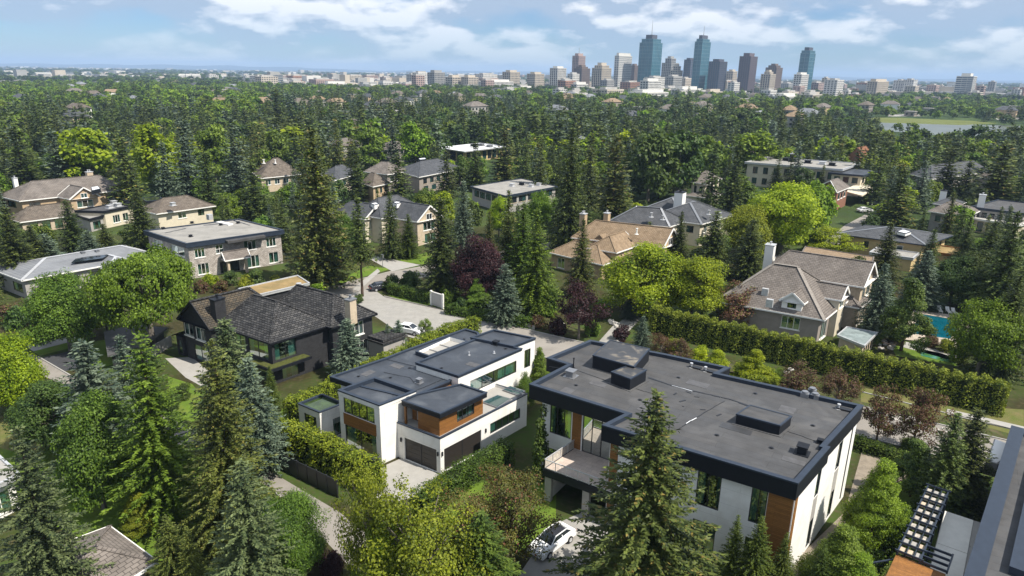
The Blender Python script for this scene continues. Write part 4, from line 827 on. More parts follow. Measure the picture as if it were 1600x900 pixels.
q = ccw(WL([(1351, 540), (1308, 523), (1323, 510), (1372, 519)], 2.7)); flat_roof(G, q, 2.6, mat('slate_flat', (.24, .29, .29), .6, .4, var=.4, vscale=.8, bump=.3), metal_light, .25, .1, .15, name='porch_roof'); walls(G, inset(q, .35), 0, 2.4, stone_trim, {3: rows(.1, .9, 4, .14, .4, 2.1, 'win', 1, 1)}, True)
FOOT.append(inset(q, -1))

# ================================================================== O: dark-roofed house at the lower right edge, with pergola
O = thing('modern_house', 'dark flat-roofed house with white terrace and white box at the lower right corner', 'house', (*W(1560, 850, 0), 0))
o0, o1 = W(1503, 912, 6.9), W(1581, 664, 6.9)
vx = ((o1[0] - o0[0]), (o1[1] - o0[1])); vl = math.hypot(*vx); vx = (vx[0] / vl, vx[1] / vl); ux = (vx[1], -vx[0])
def oo(u, v): return (o0[0] + ux[0] * u + vx[0] * v, o0[1] + ux[1] * u + vx[1] * v)
oq = [oo(0, -10), oo(16, -10), oo(16, vl), oo(0, vl)]
flat_roof(O, oq, 6.5, roof_membrane, dark_coping, fas=.9, par=.35, pw=1.1, fascia=black_metal)
i1 = [oo(2.3, -10.5), oo(15, -10.5), oo(15, vl - 1.9), oo(2.3, vl - 1.9)]
i1 = [oo(2.3, 4), oo(15, 4), oo(15, vl - 1.9), oo(2.3, vl - 1.9)]
flat_roof(O, i1, 6.85, roof_membrane_blue, dark_coping, fas=.33, par=.3, pw=.9)
i2 = [oo(3.9, 9), oo(15, 9), oo(15, vl - 4), oo(3.9, vl - 4)]; m = MB(); m.prism(i2, 6.86, 7.4); m.build('roof_light', [metal_grey], O)
walls(O, inset(oq, .7), 0, 5.6, stucco_grey, {3: rows(.1, .9, 5, .1, 3.4, 5, 'win', 2, 1)}); FOOT.append(inset(oq, -1))
q = WL([(1559, 724), (1541, 719), (1554, 684), (1572, 688)], 6.2); q = ccw([W(1559, 724, 5.4), W(1541, 719, 5.4), W(1554, 684, 5.4), oo(1.2, vl - 1.5)]); m = MB(); m.prism(q, 3.9, 5.3); bx = m.build('bay_box', stucco_grey, O); m = MB(); m.prism(inset(q, .12), 5.3, 5.36); m.build('bay_roof', frame_white, bx)
tz = 3.1; tq_ = WL([(1476, 797), (1527, 812), (1513, 870), (1500, 905), (1440, 915), (1452, 850)], tz); tq_ = [oo(-6.3, 1.0), oo(.8, 1.0), oo(.8, 10.5), oo(-5.2, 10.5)]
q0 = W(1476, 797, tz); 
ta = [W(1476, 797, tz), W(1448, 905, tz)]; dv = Vector((ta[0][0] - ta[1][0], ta[0][1] - ta[1][1], 0)).normalized(); du = Vector((dv.y, -dv.x, 0))
def tt(u, v): return (ta[0][0] + du.x * u + dv.x * v, ta[0][1] + du.y * u + dv.y * v)
m = MB(); m.prism([tt(0, -14), tt(4.4, -14), tt(4.4, 0), tt(0, 0)], .0, 3.0); tr_ = m.build('terrace', stucco_grey, O)
for a, b, c, d, mm in ((.05, 2.2, -5.6, -.05, mat('slab_white', (.74, .72, .66), .8, .2, var=.1, vscale=1)), (.05, 2.2, -11, -5.66, MATS['slab_white']), (2.26, 4.3, -4.4, -.05, concrete_pale), (2.26, 4.3, -11, -4.46, concrete_pale)):  # darker right-hand slabs: the shadow across them put into their colour
    m = MB(); m.prism([tt(a, c), tt(b, c), tt(b, d), tt(a, d)], 3.0, 3.07); m.build('paving_slab', mm, tr_)
FOOT.append([tt(-3, -14), tt(5, -14), tt(5, 1), tt(-3, 1)])
PG = thing('pergola', 'long dark pergola frame with white-topped cross beams above a wood-clad wall, beside the white terrace', 'pergola', (*W(1440, 850, 0), 0))
pz = 4.3; pa, pb, pc = W(1449, 759, pz), W(1483, 769, pz), W(1401, 862, pz)
dv2 = Vector((pa[0] - pc[0], pa[1] - pc[1], 0)); pl = dv2.length; dv2.normalize(); du2 = Vector((dv2.y, -dv2.x, 0)); pw_ = math.dist(pa, pb)
def pp_(u, v): return (pa[0] + du2.x * u - dv2.x * v, pa[1] + du2.y * u - dv2.y * v)
for u in (0.06, pw_ * .36, pw_ * .68, pw_ - .06):
    m = MB(); m.bar((*pp_(u, 0), pz), (*pp_(u, pl + .1), pz), .11 if u in (0.06, pw_ - .06) else .05, .24); m.build('beam', dark_coping, PG)
nb = 9
for k in range(nb + 1):
    v = pl * k / nb; m = MB(); m.bar((*pp_(-.15, v), pz + .14), (*pp_(pw_ + .15, v), pz + .14), .09, .16); m.build('cross_beam', dark_coping, PG)
slat_pale = mat('slat_pale', (.52, .48, .42), .8, .2, var=.5, vscale=4)
for k in range(nb):
    for j in range(3):
        m = MB(); v = pl * (k + .5) / nb; u = pw_ * (j + .5) / 3; c = pp_(u, v); m.box(c, (du2.x, du2.y), pw_ / 3 * .36, pl / nb * .33, pz - .18, pz - .10); m.build('slat', rnd.choice((slat_pale, stone_trim, slat_pale, concrete_pale)), PG)
for u, v in ((.06, .06), (pw_ - .06, .06), (pw_ - .06, pl * .5), (pw_ - .06, pl), (.06, pl), (.06, pl * .5)): m = MB(); m.box(pp_(u, v), (du2.x, du2.y), .07, .07, 0, pz - .1); m.build('post', dark_coping, PG)
m = MB(); m.prism(ccw([pp_(0, pl - .02), pp_(pw_ + 1.7, pl - .02), pp_(pw_ + 1.7, pl + 6), pp_(0, pl + 6)]), 0, pz - .25); m.build('wood_wall', wood, PG)
for k in range(4): m = MB(); m.bar((*pp_(pw_ - .1, pl - 2.4 + k * .8), pz), (*pp_(pw_ + 1.8, pl - 2.4 + k * .8), pz), .09, .2); m.build('cross_beam', dark_coping, PG)
m = MB(); m.bar((*pp_(pw_ + 1.75, pl - 2.5), pz), (*pp_(pw_ + 1.75, pl + .1), pz), .12, .26); m.build('beam', dark_coping, PG)
m = MB(); m.bar((*pp_(0, pl), 3.6), (*pp_(-3.0, pl + 4), 3.6), .1, .1); m.build('handrail', dark_coping, PG)
FOOT.append([pp_(-.5, -.5), pp_(pw_ + .5, -.5), pp_(pw_ + .5, pl + 6), pp_(-.5, pl + 6)])

# ================================================================== lower left: grey roof, white house at the edge
Q = thing('low_house', 'low building with worn grey shingle roof at the bottom left', 'house', (*W(160, 880, 0), 0))
c = W(233, 868, 3.2); ap = W(170, 814, 3.6); q = ext(W(170, 940, 3.0), 9, 9); q = ccw([W(238, 878, 3.0), off(W(238, 878, 3.0), -7.6, 6.2) if False else W(168, 826, 3.0), W(60, 866, 3.0), W(110, 960, 3.0)])
pitched_roof(Q, q, 3.0, 1.5, .3, 1, .9, .9, shingle_greybrown, shingle_greybrown); walls(Q, inset(q, .5), 0, 2.9, stucco_grey); FOOT.append(inset(q, -1))
R1 = thing('low_house', 'white house with pale grey roof cut by the lower left edge', 'house', (*W(5, 790, 0), 0))
q = ccw([W(32, 742, 3.6), W(-12, 702, 3.6), W(-140, 740, 3.6), W(-90, 800, 3.6)]); flat_roof(R1, q, 3.6, concrete_pale, metal_light, .35, .15, .2); walls(R1, inset(q, .5), 0, 3.3, white_stucco, {0: [(.1, .5, .3, 2.5, 'winw', 2, 1)], 3: [(.4, .9, .5, 2.6, 'winw', 3, 1)], 1: [(.2, .8, .5, 2.6, 'winw', 2, 1)], 2: [(.2, .6, .5, 2.6, 'winw', 2, 1)]}); FOOT.append(inset(q, -1))
CP = thing('carport', 'dark flat-roofed carport behind the bright fir, left of the black house', 'carport', (*W(200, 545, 0), 0))
q = ccw(WL([(164, 520), (208, 507), (262, 505), (275, 516), (214, 543), (168, 560)], 2.2)); q = ccw(WL([(168, 556), (162, 519), (208, 508), (262, 512), (225, 540)], 2.4))
m = MB(); m.prism(q, 2.2, 2.45); m.build('roof', roof_membrane, CP); m = MB(); m.prism(inset(q, .5), 0, 2.2); m.build('wall', black_brick, CP); FOOT.append(inset(q, -1))
GW = thing('garden_wall', 'low grey concrete wall with dark gap beside the black house patio', 'wall', (*W(250, 560, 0), 0))
m = MB(); a, b = W(232, 562), W(268, 540); m.bar((*a, .8), (*b, .8), .3, 1.6); m.build('wall_panel', concrete, GW); c = W(226, 565); m = MB(); m.box(c, UV, .3, .3, 0, 1.9); m.build('pier', concrete, GW)
# ================================================================== ground, roads, lawns
def sheet(name, pts, z, m, kind='structure', label=None):
    mb = MB(); q = ccw(pts); mb.face([(*p, z) for p in q]); o = mb.build(name, m); tag(o, label, kind=kind); return o
def ground_material():
    m = bpy.data.materials.new('ground'); m.use_nodes = True; n, l = m.node_tree.nodes, m.node_tree.links; b = n['Principled BSDF']
    b.inputs['Roughness'].default_value = .95; b.inputs['Specular IOR Level'].default_value = .1
    t = n.new('ShaderNodeNewGeometry'); pos = t.outputs['Position']
    def noise(s, d=5): x = n.new('ShaderNodeTexNoise'); x.inputs['Scale'].default_value = s; x.inputs['Detail'].default_value = d; l.new(pos, x.inputs['Vector']); return x.outputs[0]
    def ramp(v, a, b_): r = n.new('ShaderNodeMapRange'); r.inputs[1].default_value = a; r.inputs[2].default_value = b_; l.new(v, r.inputs[0]); return r.outputs[0]
    def mix(f, a, b_):
        x = n.new('ShaderNodeMix'); x.data_type = 'RGBA'; l.new(f, x.inputs[0]) if not isinstance(f, float) else None
        for i, c in ((6, a), (7, b_)):
            if isinstance(c, tuple): x.inputs[i].default_value = (*c, 1)
            else: l.new(c, x.inputs[i])
        return x.outputs[2]
    near = mix(ramp(noise(.11), .42, .6), (.036, .034, .014), (.050, .080, .018)); near = mix(ramp(noise(1.6, 8), .5, .75), near, (.075, .062, .035))
    mid = mix(ramp(noise(.02), .45, .6), (.030, .052, .018), (.055, .085, .025))
    vo = n.new('ShaderNodeTexVoronoi'); vo.inputs['Scale'].default_value = .03; l.new(pos, vo.inputs['Vector'])
    city = mix(ramp(noise(.004), .42, .58), (.03, .048, .024), (.15, .145, .13)); city = mix(ramp(vo.outputs['Color'], .62, .7), city, (.25, .23, .2))
    far = mix(ramp(noise(.0009, 8), .45, .6), (.020, .032, .020), (.06, .07, .045))
    ln = n.new('ShaderNodeVectorMath'); ln.operation = 'LENGTH'; l.new(pos, ln.inputs[0]); d = ln.outputs['Value']
    c = mix(ramp(d, 150, 260), near, mid); c = mix(ramp(d, 1150, 1500), c, city); c = mix(ramp(d, 3500, 6000), c, far)
    l.new(c, b.inputs['Base Color']); return m
g = MB()
for x0, x1 in ((-24000, -2000), (-2000, 2000), (2000, 24000)):
    for y0, y1 in ((-400, 1500), (1500, 24000)): g.face([(x0, y0, 0), (x1, y0, 0), (x1, y1, 0), (x0, y1, 0)])
tag(g.build('ground', ground_material()), 'green and brown ground reaching to the horizon', kind='structure')
lawn_m = mat('lawn', (.120, .190, .022), .95, .15, col2=(.075, .125, .016), vscale=.5, detail=9, bump=.6, bscale=30, stain=(.35, .5, (.15, .15, .045)))
lawn_dry = mat('lawn_dry', (.10, .12, .030), .95, .15, col2=(.15, .13, .055), vscale=.6, detail=9, bump=.6, bscale=30, stain=(.5, .5, (.07, .10, .02)))
bed_m = mat('planting_bed', (.060, .052, .030), .95, .1, col2=(.060, .085, .020), vscale=1.2, detail=9, bump=.8, bscale=15, stain=(.8, .6, (.14, .10, .07)))
gravel_path = mat('gravel_path', (.27, .23, .18), .95, .15, var=.3, vscale=1.5, bump=.6, bscale=30, detail=9, stain=(.7, .5, (.17, .15, .10)))
up = [(-23.7, 120.2), (7.7, 101.1), (47, 77.6), (75, 60)]
lo_ = [off(p, 0, -8.6) for p in up]; lo_[0] = off(up[0], 2, -9)
sheet('road', up + lo_[::-1], .012, asphalt, label='main street running behind the white and black modern houses')
roads_px = [[(500, 452), (540, 442), (613, 424), (664, 415), (740, 400), (860, 378), (862, 388), (740, 417), (664, 433), (599, 447), (551, 462), (505, 475)]]
sheet('road', WL(roads_px[0]), .008, asphalt, label='side street crossing in front of the gabled house')
junc = WL([(530, 474), (551, 458), (600, 447), (588, 455), (602, 465), (690, 485), (757, 501), (800, 513), (760, 545), (690, 540), (630, 524), (590, 497), (560, 478)])
sheet('driveway', junc, .016, concrete, label='wide concrete driveway and junction behind the black house')
lane = WL([(0, 536), (20, 545), (60, 558), (122, 594), (200, 632), (270, 655), (300, 672), (437, 745), (530, 800), (580, 840), (560, 900), (482, 817), (422, 762), (385, 742), (300, 702), (262, 690), (200, 655), (110, 607), (57, 582), (15, 568), (0, 560)])
sheet('lane', lane, .010, asphalt, label='narrow grey lane at the lower left')
drv = [([(578, 405), (584, 400), (616, 406), (657, 414), (613, 424)], .014, concrete_pale, 'driveway'), ([(600, 728), (632, 714), (688, 743), (650, 775), (600, 790), (560, 745)], .02, concrete_pale, 'driveway'),
       ([(258, 560), (300, 558), (350, 600), (330, 612), (290, 590)], .02, concrete_pale, 'patio'), ([(500, 700), (532, 676), (560, 700), (545, 715)], .02, concrete_pale, 'path'),
       ([(930, 540), (957, 510), (985, 492), (1002, 497), (985, 515), (962, 542)], .022, concrete, 'path'), ([(1250, 410), (1320, 352), (1358, 332), (1376, 343), (1340, 372), (1330, 392), (1300, 412)], .012, asphalt, 'driveway'),
       ([(810, 900), (862, 822), (910, 800), (975, 825), (905, 920)], .02, concrete, 'driveway'), ([(1350, 694), (1428, 722), (1424, 745), (1372, 765), (1345, 800), (1322, 850), (1285, 875), (1240, 905), (1238, 880), (1320, 800)], .018, gravel_path, 'path'),
       ([(65, 559), (108, 549), (124, 575), (102, 580)], .02, asphalt_dark, 'driveway'), ([(1480, 640), (1600, 668), (1600, 676), (1478, 648)], .12, concrete_pale, 'pavement'), ([(40, 540), (120, 524), (122, 531), (52, 549)], .02, concrete_pale, 'path'),
       ([(1415, 534), (1512, 559), (1508, 569), (1405, 541)], .03, concrete_pale, 'path'), ([(550, 452), (590, 420), (594, 424), (560, 455)], .02, concrete_pale, 'pavement')]
for pts, z, m, nm in drv: sheet(nm, WL(pts), z, m)
for pts, m in (([(25, 531), (55, 527), (125, 540), (62, 556)], lawn_m), ([(262, 588), (300, 600), (335, 640), (300, 660), (268, 640)], lawn_m), ([(0, 655), (60, 668), (110, 700), (262, 760), (330, 800), (250, 890), (100, 830), (0, 770)], lawn_m),
    ([(0, 650), (30, 655), (90, 690), (60, 715), (0, 700)], lawn_dry), ([(1372, 766), (1424, 746), (1440, 752), (1432, 800), (1380, 900), (1300, 900), (1346, 802)], lawn_m), ([(945, 556), (960, 545), (1150, 590), (1350, 640), (1480, 662), (1600, 700), (1600, 672), (1478, 648), (1300, 612), (1150, 570), (1010, 530)], bed_m),
    ([(1345, 628), (1480, 650), (1600, 684), (1600, 640), (1480, 632), (1345, 605)], lawn_dry),
    ([(1500, 540), (1520, 505), (1600, 520), (1596, 560)], lawn_m), ([(1392, 541), (1410, 538), (1500, 560), (1495, 572), (1400, 556)], lawn_m), ([(608, 407), (672, 393), (684, 409), (660, 413)], lawn_m), ([(700, 760), (870, 740), (868, 826), (800, 870), (690, 840)], lawn_m),
    ([(548, 457), (562, 453), (597, 462), (562, 474)], lawn_m), ([(606, 462), (612, 459), (674, 474), (664, 480)], lawn_m), ([(688, 481), (757, 496), (840, 516), (905, 530), (900, 536), (800, 512), (732, 498)], lawn_m), ([(545, 430), (575, 415), (612, 420), (560, 435), (520, 446)], lawn_m),
    ([(430, 655), (440, 640), (520, 600), (540, 680), (490, 700)], lawn_m), ([(105, 540), (170, 530), (220, 560), (130, 580)], lawn_m), ([(770, 500), (830, 490), (940, 520), (900, 532), (820, 512)], bed_m), ([(340, 430), (440, 440), (430, 455), (330, 445)], bed_m), ([(1355, 335), (1400, 328), (1410, 345), (1375, 345)], lawn_m),
    ([(1520, 470), (1560, 465), (1580, 480), (1545, 490)], lawn_m)):
    sheet('lawn', WL(pts), .006 if m is not lawn_dry else .0105, m)
def kerb(pts, z=.12, w=.18):
    mb = MB()
    for k in range(len(pts) - 1):
        a, b = pts[k], pts[k + 1]; d = Vector((b[0] - a[0], b[1] - a[1], 0)).normalized() * .001
        mb.bar((a[0] + d.x, a[1] + d.y, z / 2), (b[0] - d.x, b[1] - d.y, z / 2), w, z)
    tag(mb.build('kerb', concrete_pale), 'pale concrete kerb', kind='structure')
kerb(up); kerb(lo_[1:]); kerb(WL([(540, 442), (613, 424)])); kerb(WL([(551, 462), (599, 447)])); kerb(WL([(602, 464), (690, 484), (757, 500)])); kerb(WL([(1347, 613), (1490, 649), (1600, 676)])); kerb(WL([(60, 558), (122, 594), (200, 632)])); kerb(WL([(422, 762), (482, 817), (500, 840)]))
FOOT += [ccw(up + lo_[::-1]), ccw(junc), ccw(lane), ccw(WL(roads_px[0]))] + [ccw(WL(p)) for p, z, m, nm in drv]
# ------------------------------------------------------------------ pool
PO = thing('swimming_pool', 'blue swimming pool with pale stone surround behind the tall hedge', 'pool', (*W(1475, 512, 0), 0))
pq_ = ccw(WL([(1440, 492), (1506, 503), (1484, 531), (1418, 522)])); o_ = ccw(WL([(1428, 486), (1525, 498), (1500, 545), (1400, 530)]))
water = mat('pool_water', (.004, .095, .135), .06, .8, var=.4, vscale=.5, bump=.1, bscale=4)
m = MB(); m.face([(*p, .12) for p in pq_]); m.build('water', water, PO)
m = MB(); tiles = mat('pool_paving', (.46, .39, .32), .85, .2, brick=(.9, .9, .02, (.30, .25, .2), (.40, .35, .29)), var=.2, vscale=.6)
for j in range(4):
    a, b, c, d = o_[j], o_[(j + 1) % 4], pq_[(j + 1) % 4], pq_[j]
    m.face([(*a, .2), (*b, .2), (*c, .2), (*d, .2)]); m.face([(*a, 0), (*b, 0), (*b, .2), (*a, .2)]); m.face([(*d, .2), (*c, .2), (*c, .1), (*d, .1)])
m.build('paving', tiles, PO); FOOT.append(inset(o_, -.5))
def lounger(p, ang, lab):
    t = thing('sun_lounger', lab, 'sun lounger', (*p, .2), 'loungers by the pool'); u = (math.cos(ang), math.sin(ang)); m = MB(); m.box(p, u, .95, .32, .5, .56); m.build('seat', frame_white, t)
    q = Vector((p[0] + u[0] * .9, p[1] + u[1] * .9, .55)); m = MB(); m.bar(q, q + Vector((u[0] * .5, u[1] * .5, .45)), .62, .06); m.build('backrest', frame_white, t)
    for a in (-1, 1):
        for b in (-1, 1): m = MB(); m.box((p[0] + u[0] * .8 * a - u[1] * .27 * b, p[1] + u[1] * .8 * a + u[0] * .27 * b), u, .03, .03, .2, .5); m.build('leg', frame_white, t)
for px, a, lb in (((1468, 489), 1.2, 'white sun lounger left of the second at the far side of the pool'), ((1482, 491), 1.3, 'white sun lounger in the middle of the far pool side'), ((1492, 493), 1.4, 'white sun lounger nearest the blue parasol by the pool')): lounger(W(*px), a, lb)
t = thing('parasol', 'closed blue parasol standing at the far corner of the pool', 'parasol', (*W(1512, 494, 0), .2)); c = W(1512, 494)
m = MB(); m.tube([(*c, .2), (*c, 3.0)], .03); m.build('pole', metal_light, t); m = MB(); m.tube([(*c, 1.0), (*c, 1.5), (*c, 2.95)], [.32, .26, .05], 8); m.build('canopy', mat('blue_cloth', (.12, .22, .5), .8, .2, var=.2), t)
m = MB(); c2 = W(1384, 560); wp = ccw(WL([(1432, 544), (1470, 552), (1500, 562), (1490, 568), (1440, 556)]))
m.face([(*p, .03) for p in wp]); tag(m.build('pond', mat('pond_water', (.02, .16, .12), .15, .6, var=.5, vscale=1.0, col2=(.06, .14, .02))), 'small turquoise pond strip beside the pale path behind the hedge', kind='structure')
# lake on the right, far
m = MB(); lk = WL([(1345, 189.5), (1400, 191), (1480, 193), (1560, 196), (1700, 199), (1760, 222), (1600, 218), (1480, 212), (1400, 206), (1350, 199)])
m.face([(*p, .06) for p in ccw(lk)]); tag(m.build('lake', mat('lake_water', (.10, .115, .09), .30, .35, var=.4, vscale=.01)), 'calm grey lake among the trees', kind='structure')  # reflection of the trees is put into the water colour
m = MB(); bk = WL([(1270, 183), (1400, 184), (1520, 189), (1560, 193), (1500, 195.5), (1370, 191.5), (1280, 188)]); m.face([(*p, .09) for p in ccw(bk)]); tag(m.build('lake_bank', mat('bank_grass', (.13, .15, .045), .95, .1, var=.2, vscale=.02)), 'light green grassy bank of the lake', kind='structure')
LAKE = ccw(lk); BANK = ccw(bk)
for pts in ([(1330, 168), (1350, 166), (1378, 170), (1360, 174)], [(1385, 179), (1440, 178), (1440, 182), (1388, 182)], [(1545, 180), (1600, 178), (1600, 186), (1560, 188)]):
    sheet('clearing', WL([(x + (0 if x > 1500 else 195), y) for x, y in pts]) if False else WL([(x + 190 if x < 1380 else x, y) for x, y in pts]), .1, concrete_pale)
# ------------------------------------------------------------------ cars
paint = {c: mat('paint_' + c, v, .25, .6) for c, v in (('white', (.78, .79, .80)), ('dark', (.03, .032, .04)), ('silver', (.45, .46, .48)), ('red', (.25, .02, .02)))}
tyre_m = mat('tyre', (.015, .015, .016), .8, .3); lamp_w = mat('headlamp', (.8, .82, .85), .15, .7); lamp_r = mat('taillamp', (.35, .01, .01), .2, .6)
def car(px, ang, col, label, detail=True, roofm=None):
    p = W(*px); u = Vector((math.cos(ang), math.sin(ang), 0)); s = Vector((-u.y, u.x, 0)); o = Vector((*p, 0))
    g = lambda x, y, z: o + u * x + s * y + Vector((0, 0, z))
    t = thing('parked_car', label, 'car', (*p, 0), None)
    prof = [(-2.35, .35), (-2.4, .75), (-2.2, .98), (-1.2, 1.02), (.75, 1.0), (1.9, .85), (2.35, .62), (2.38, .35)]
    m = MB(); ys = [(-.92, 0), (-.84, .06), (.84, .06), (.92, 0)]
    L = [[g(x, y, z + (dz if z > .6 else 0)) for x, z in prof] for y, dz in ys]
    for k in range(3):
        for j in range(len(prof) - 1): m.face([L[k][j], L[k][j + 1], L[k + 1][j + 1], L[k + 1][j]])
    m.face(list(reversed(L[0]))[::1]); m.face(L[3]); m.face([L[0][0], L[1][0], L[2][0], L[3][0], L[3][-1], L[2][-1], L[1][-1], L[0][-1]])
    b = m.build('body', paint[col], t)
    cab = [(-1.95, 1.0), (-1.25, 1.45), (.25, 1.47), (1.05, 1.02)]
    m = MB(); A_ = [g(x, -.78 if z < 1.1 else -.62, z) for x, z in cab]; B_ = [g(x, .78 if z < 1.1 else .62, z) for x, z in cab]
    m.face([A_[1], A_[2], B_[2], B_[1]]) ; m.build('roof', paint[roofm or col], t)
    for nm, f in (('rear_window', [A_[0], A_[1], B_[1], B_[0]]), ('windscreen', [A_[2], A_[3], B_[3], B_[2]]), ('side_window', A_), ('side_window', B_[::-1])):
        m = MB(); m.face(f); m.build(nm, win_dark, t)
    m = MB()
    for a, bb in ((A_[0], A_[1]), (A_[1], A_[2]), (A_[2], A_[3]), (B_[0], B_[1]), (B_[1], B_[2]), (B_[2], B_[3])): m.bar(a, bb, .07, .07)
    m.bar(g(-.5, -.7, 1.24), g(-.5, -.78, 1.0), .08, .08) ; m.bar(g(-.5, .7, 1.24), g(-.5, .78, 1.0), .08, .08)
    m.build('window_frame', paint[col], t)
    for x in (-1.45, 1.45):
        for y in (-.9, .9):
            m = MB(); m.tube([g(x, y - .1, .34), g(x, y + .1, .34)], .34, 14); w = m.build('wheel', tyre_m, t); m = MB(); yy = y + (.105 if y > 0 else -.105); m.tube([g(x, yy - .01, .34), g(x, yy + .01, .34)], .21, 10); m.build('rim', metal_light, w)
    for x, nm, mm in ((2.33, 'headlight', lamp_w), (-2.38, 'taillight', lamp_r)):
        for y in (-.65, .65): m = MB(); m.bar(g(x - .05, y - .18, .72), g(x - .05, y + .18, .72), .12, .12); m.build(nm, mm, t)
    FOOT.append([tuple(g(x, y, 0)[:2]) for x, y in ((-2.6, -1.2), (2.6, -1.2), (2.6, 1.2), (-2.6, 1.2))]); return t
car((862, 853), math.radians(228), 'white', 'white car with dark glass roof parked on the drive at the bottom edge', roofm='dark')
car((1351, 331), math.radians(10), 'white', 'white car in the driveway below the white modern house')
car((1367, 320), math.radians(0), 'dark', 'dark car behind the white one below the white modern house')
car((46, 577), math.radians(-60), 'dark', 'dark car on the lane beside the lime tree at the left edge')
car((640, 520), math.radians(-22), 'white', 'white car behind the black house next to the small blue spruces')
car((597, 452), math.radians(30), 'dark', 'dark car beside the rounded hedge at the junction')
# ------------------------------------------------------------------ small street things
t = thing('garden_gate', 'white-framed pale gate panel at the end of the clipped junction hedge', 'gate', (*W(683, 479, 0), 0)); a, b = W(674, 477), W(692, 483)
m = MB(); m.bar((*a, 1.3), (*b, 1.3), .08, 2.3); m.build('gate_panel', mat('gate_grey', (.48, .47, .45), .7, .3, stretch=(6, 6, .3), var=.3), t)
for c in (a, b): m = MB(); m.box(c, UV, .16, .16, 0, 2.8); m.build('post', frame_white, t)
m = MB(); m.bar((*a, 2.6), (*b, 2.6), .2, .16); m.build('top_rail', frame_white, t)
t = thing('street_post', 'slim grey post at the kerb of the side street in front of the gabled house', 'post', (*W(598, 419, 0), 0)); c = W(598, 419); m = MB(); m.tube([(*c, 0), (*c, 2.9)], .07); m.build('pole', metal_grey, t); m = MB(); m.box(c, UV, .3, .12, 2.3, 3.0); m.build('sign_box', metal_grey, t)
def fence(p, q, n, h, label, m_=None, name='garden_fence', cat='fence'):
    t = thing(name, label, cat, (*p, 0)); a, b = Vector((*p, 0)), Vector((*q, 0))
    for k in range(n):
        x, y = a.lerp(b, (k + .03) / n), a.lerp(b, (k + .97) / n); m = MB(); m.bar(x + Vector((0, 0, h / 2)), y + Vector((0, 0, h / 2)), .05, h); m.build('panel', m_ or frame_black, t)
    for k in range(n + 1): x = a.lerp(b, k / n); m = MB(); m.box((x.x, x.y), UV, .07, .07, 0, h + .08); m.build('post', m_ or frame_black, t)
fence(W(395, 712), W(528, 778), 9, 2.0, 'dark panelled fence under the light green hedge along the lane')
fence(W(757, 498), W(835, 516), 9, .8, 'low pale wall of stone blocks along the street behind the white house', concrete, 'garden_wall', 'wall')
# boulders
rock_m = mat('rock', (.55, .52, .48), .9, .2, var=.4, vscale=2, bump=.8)
def rock(p, s, label=None, group='pale rocks in the planting beds', name='rock'):
    me = rock.me
    if me is None:
        import bmesh
        bm = bmesh.new(); bmesh.ops.create_icosphere(bm, subdivisions=2, radius=1)
        for v in bm.verts: v.co *= 1 + .25 * math.sin(v.co.x * 5 + 1) * math.cos(v.co.y * 4 + v.co.z * 3); v.co.z *= .6
        me = bpy.data.meshes.new('rock'); bm.to_mesh(me); bm.free(); me.materials.append(rock_m); rock.me = me
    o = bpy.data.objects.new(name, me); COL.objects.link(o); o.location = (*p, s * .2); o.scale = (s, s * rnd.uniform(.6, 1), s * rnd.uniform(.6, 1)); o.rotation_euler.z = rnd.uniform(0, 6); tag(o, label or 'pale boulder in the street-side planting beds', 'rock', group)
rock.me = None
for px, s in (((960, 507), .9), ((955, 503), .6), ((964, 512), .5), ((905, 500), .4), ((930, 503), .4), ((880, 507), .35), ((1225, 584), .5), ((1235, 578), .45), ((1230, 582), .35)): rock(W(*px), s, 'pale boulder beside the paved path by the purple tree' if 950 < px[0] < 970 else ('pale boulder behind the far parapet of the grey roof' if px[0] > 1000 else None), group='pale boulders by the paved path' if 950 < px[0] < 970 else ('pale boulders behind the grey roof' if px[0] > 1000 else 'pale boulders in the planting beds'))
for k in range(26):
    px = (1352 + k * 5.2 + rnd.uniform(-3, 3), 638 + k * 1.5 + rnd.uniform(-5, 5)); rock(W(*px), rnd.uniform(.15, .35), 'small pale rock in the bed under the bronze street trees', 'pale rocks under the bronze street trees')
for k in range(10): rock(W(1374 + rnd.uniform(0, 22), 540 + rnd.uniform(-8, 6)), rnd.uniform(.3, .6), 'pale rock in the heap beside the slate porch roof', 'heap of pale rocks by the slate porch')
# patio set by B terrace
# ================================================================== plants
f_dark = foliage('needles_dark_green', (.009, .022, .007), (.125, .160, .036), .12, hue=.015)
f_olive = foliage('needles_olive', (.014, .028, .007), (.158, .190, .042), .12, tip=(.24, .18, .05), tipw=.07, hue=.012)
f_blue = foliage('needles_blue', (.020, .042, .032), (.175, .225, .150), .10, hue=.01)
f_green = foliage('needles_green', (.016, .040, .007), (.150, .200, .030), .2, hue=.015)
f_bright = foliage('leaves_bright_green', (.034, .075, .006), (.225, .335, .022), .32, hue=.012)
f_lime = foliage('leaves_lime', (.070, .125, .005), (.385, .465, .018), .36, hue=.01)
f_mid = foliage('leaves_mid_green', (.025, .055, .007), (.180, .260, .030), .28, hue=.018)
f_deep = foliage('leaves_deep_green', (.014, .034, .008), (.088, .135, .024), .22, hue=.018)
f_yellow = foliage('leaves_yellow_green', (.045, .075, .007), (.300, .335, .024), .34, hue=.012)
f_leaf = foliage('leaves_fresh_green', (.028, .058, .005), (.175, .255, .020), .3, hue=.008)
f_spring = foliage('needles_spring_green', (.020, .050, .006), (.165, .245, .026), .2, hue=.01)
f_rust = foliage('leaves_rust_green', (.028, .032, .008), (.150, .150, .030), .25, tip=(.17, .065, .04), tipw=.12, hue=.01)
f_gold = foliage('needles_golden', (.020, .034, .006), (.185, .215, .045), .14, tip=(.24, .21, .05), tipw=.06, hue=.01)
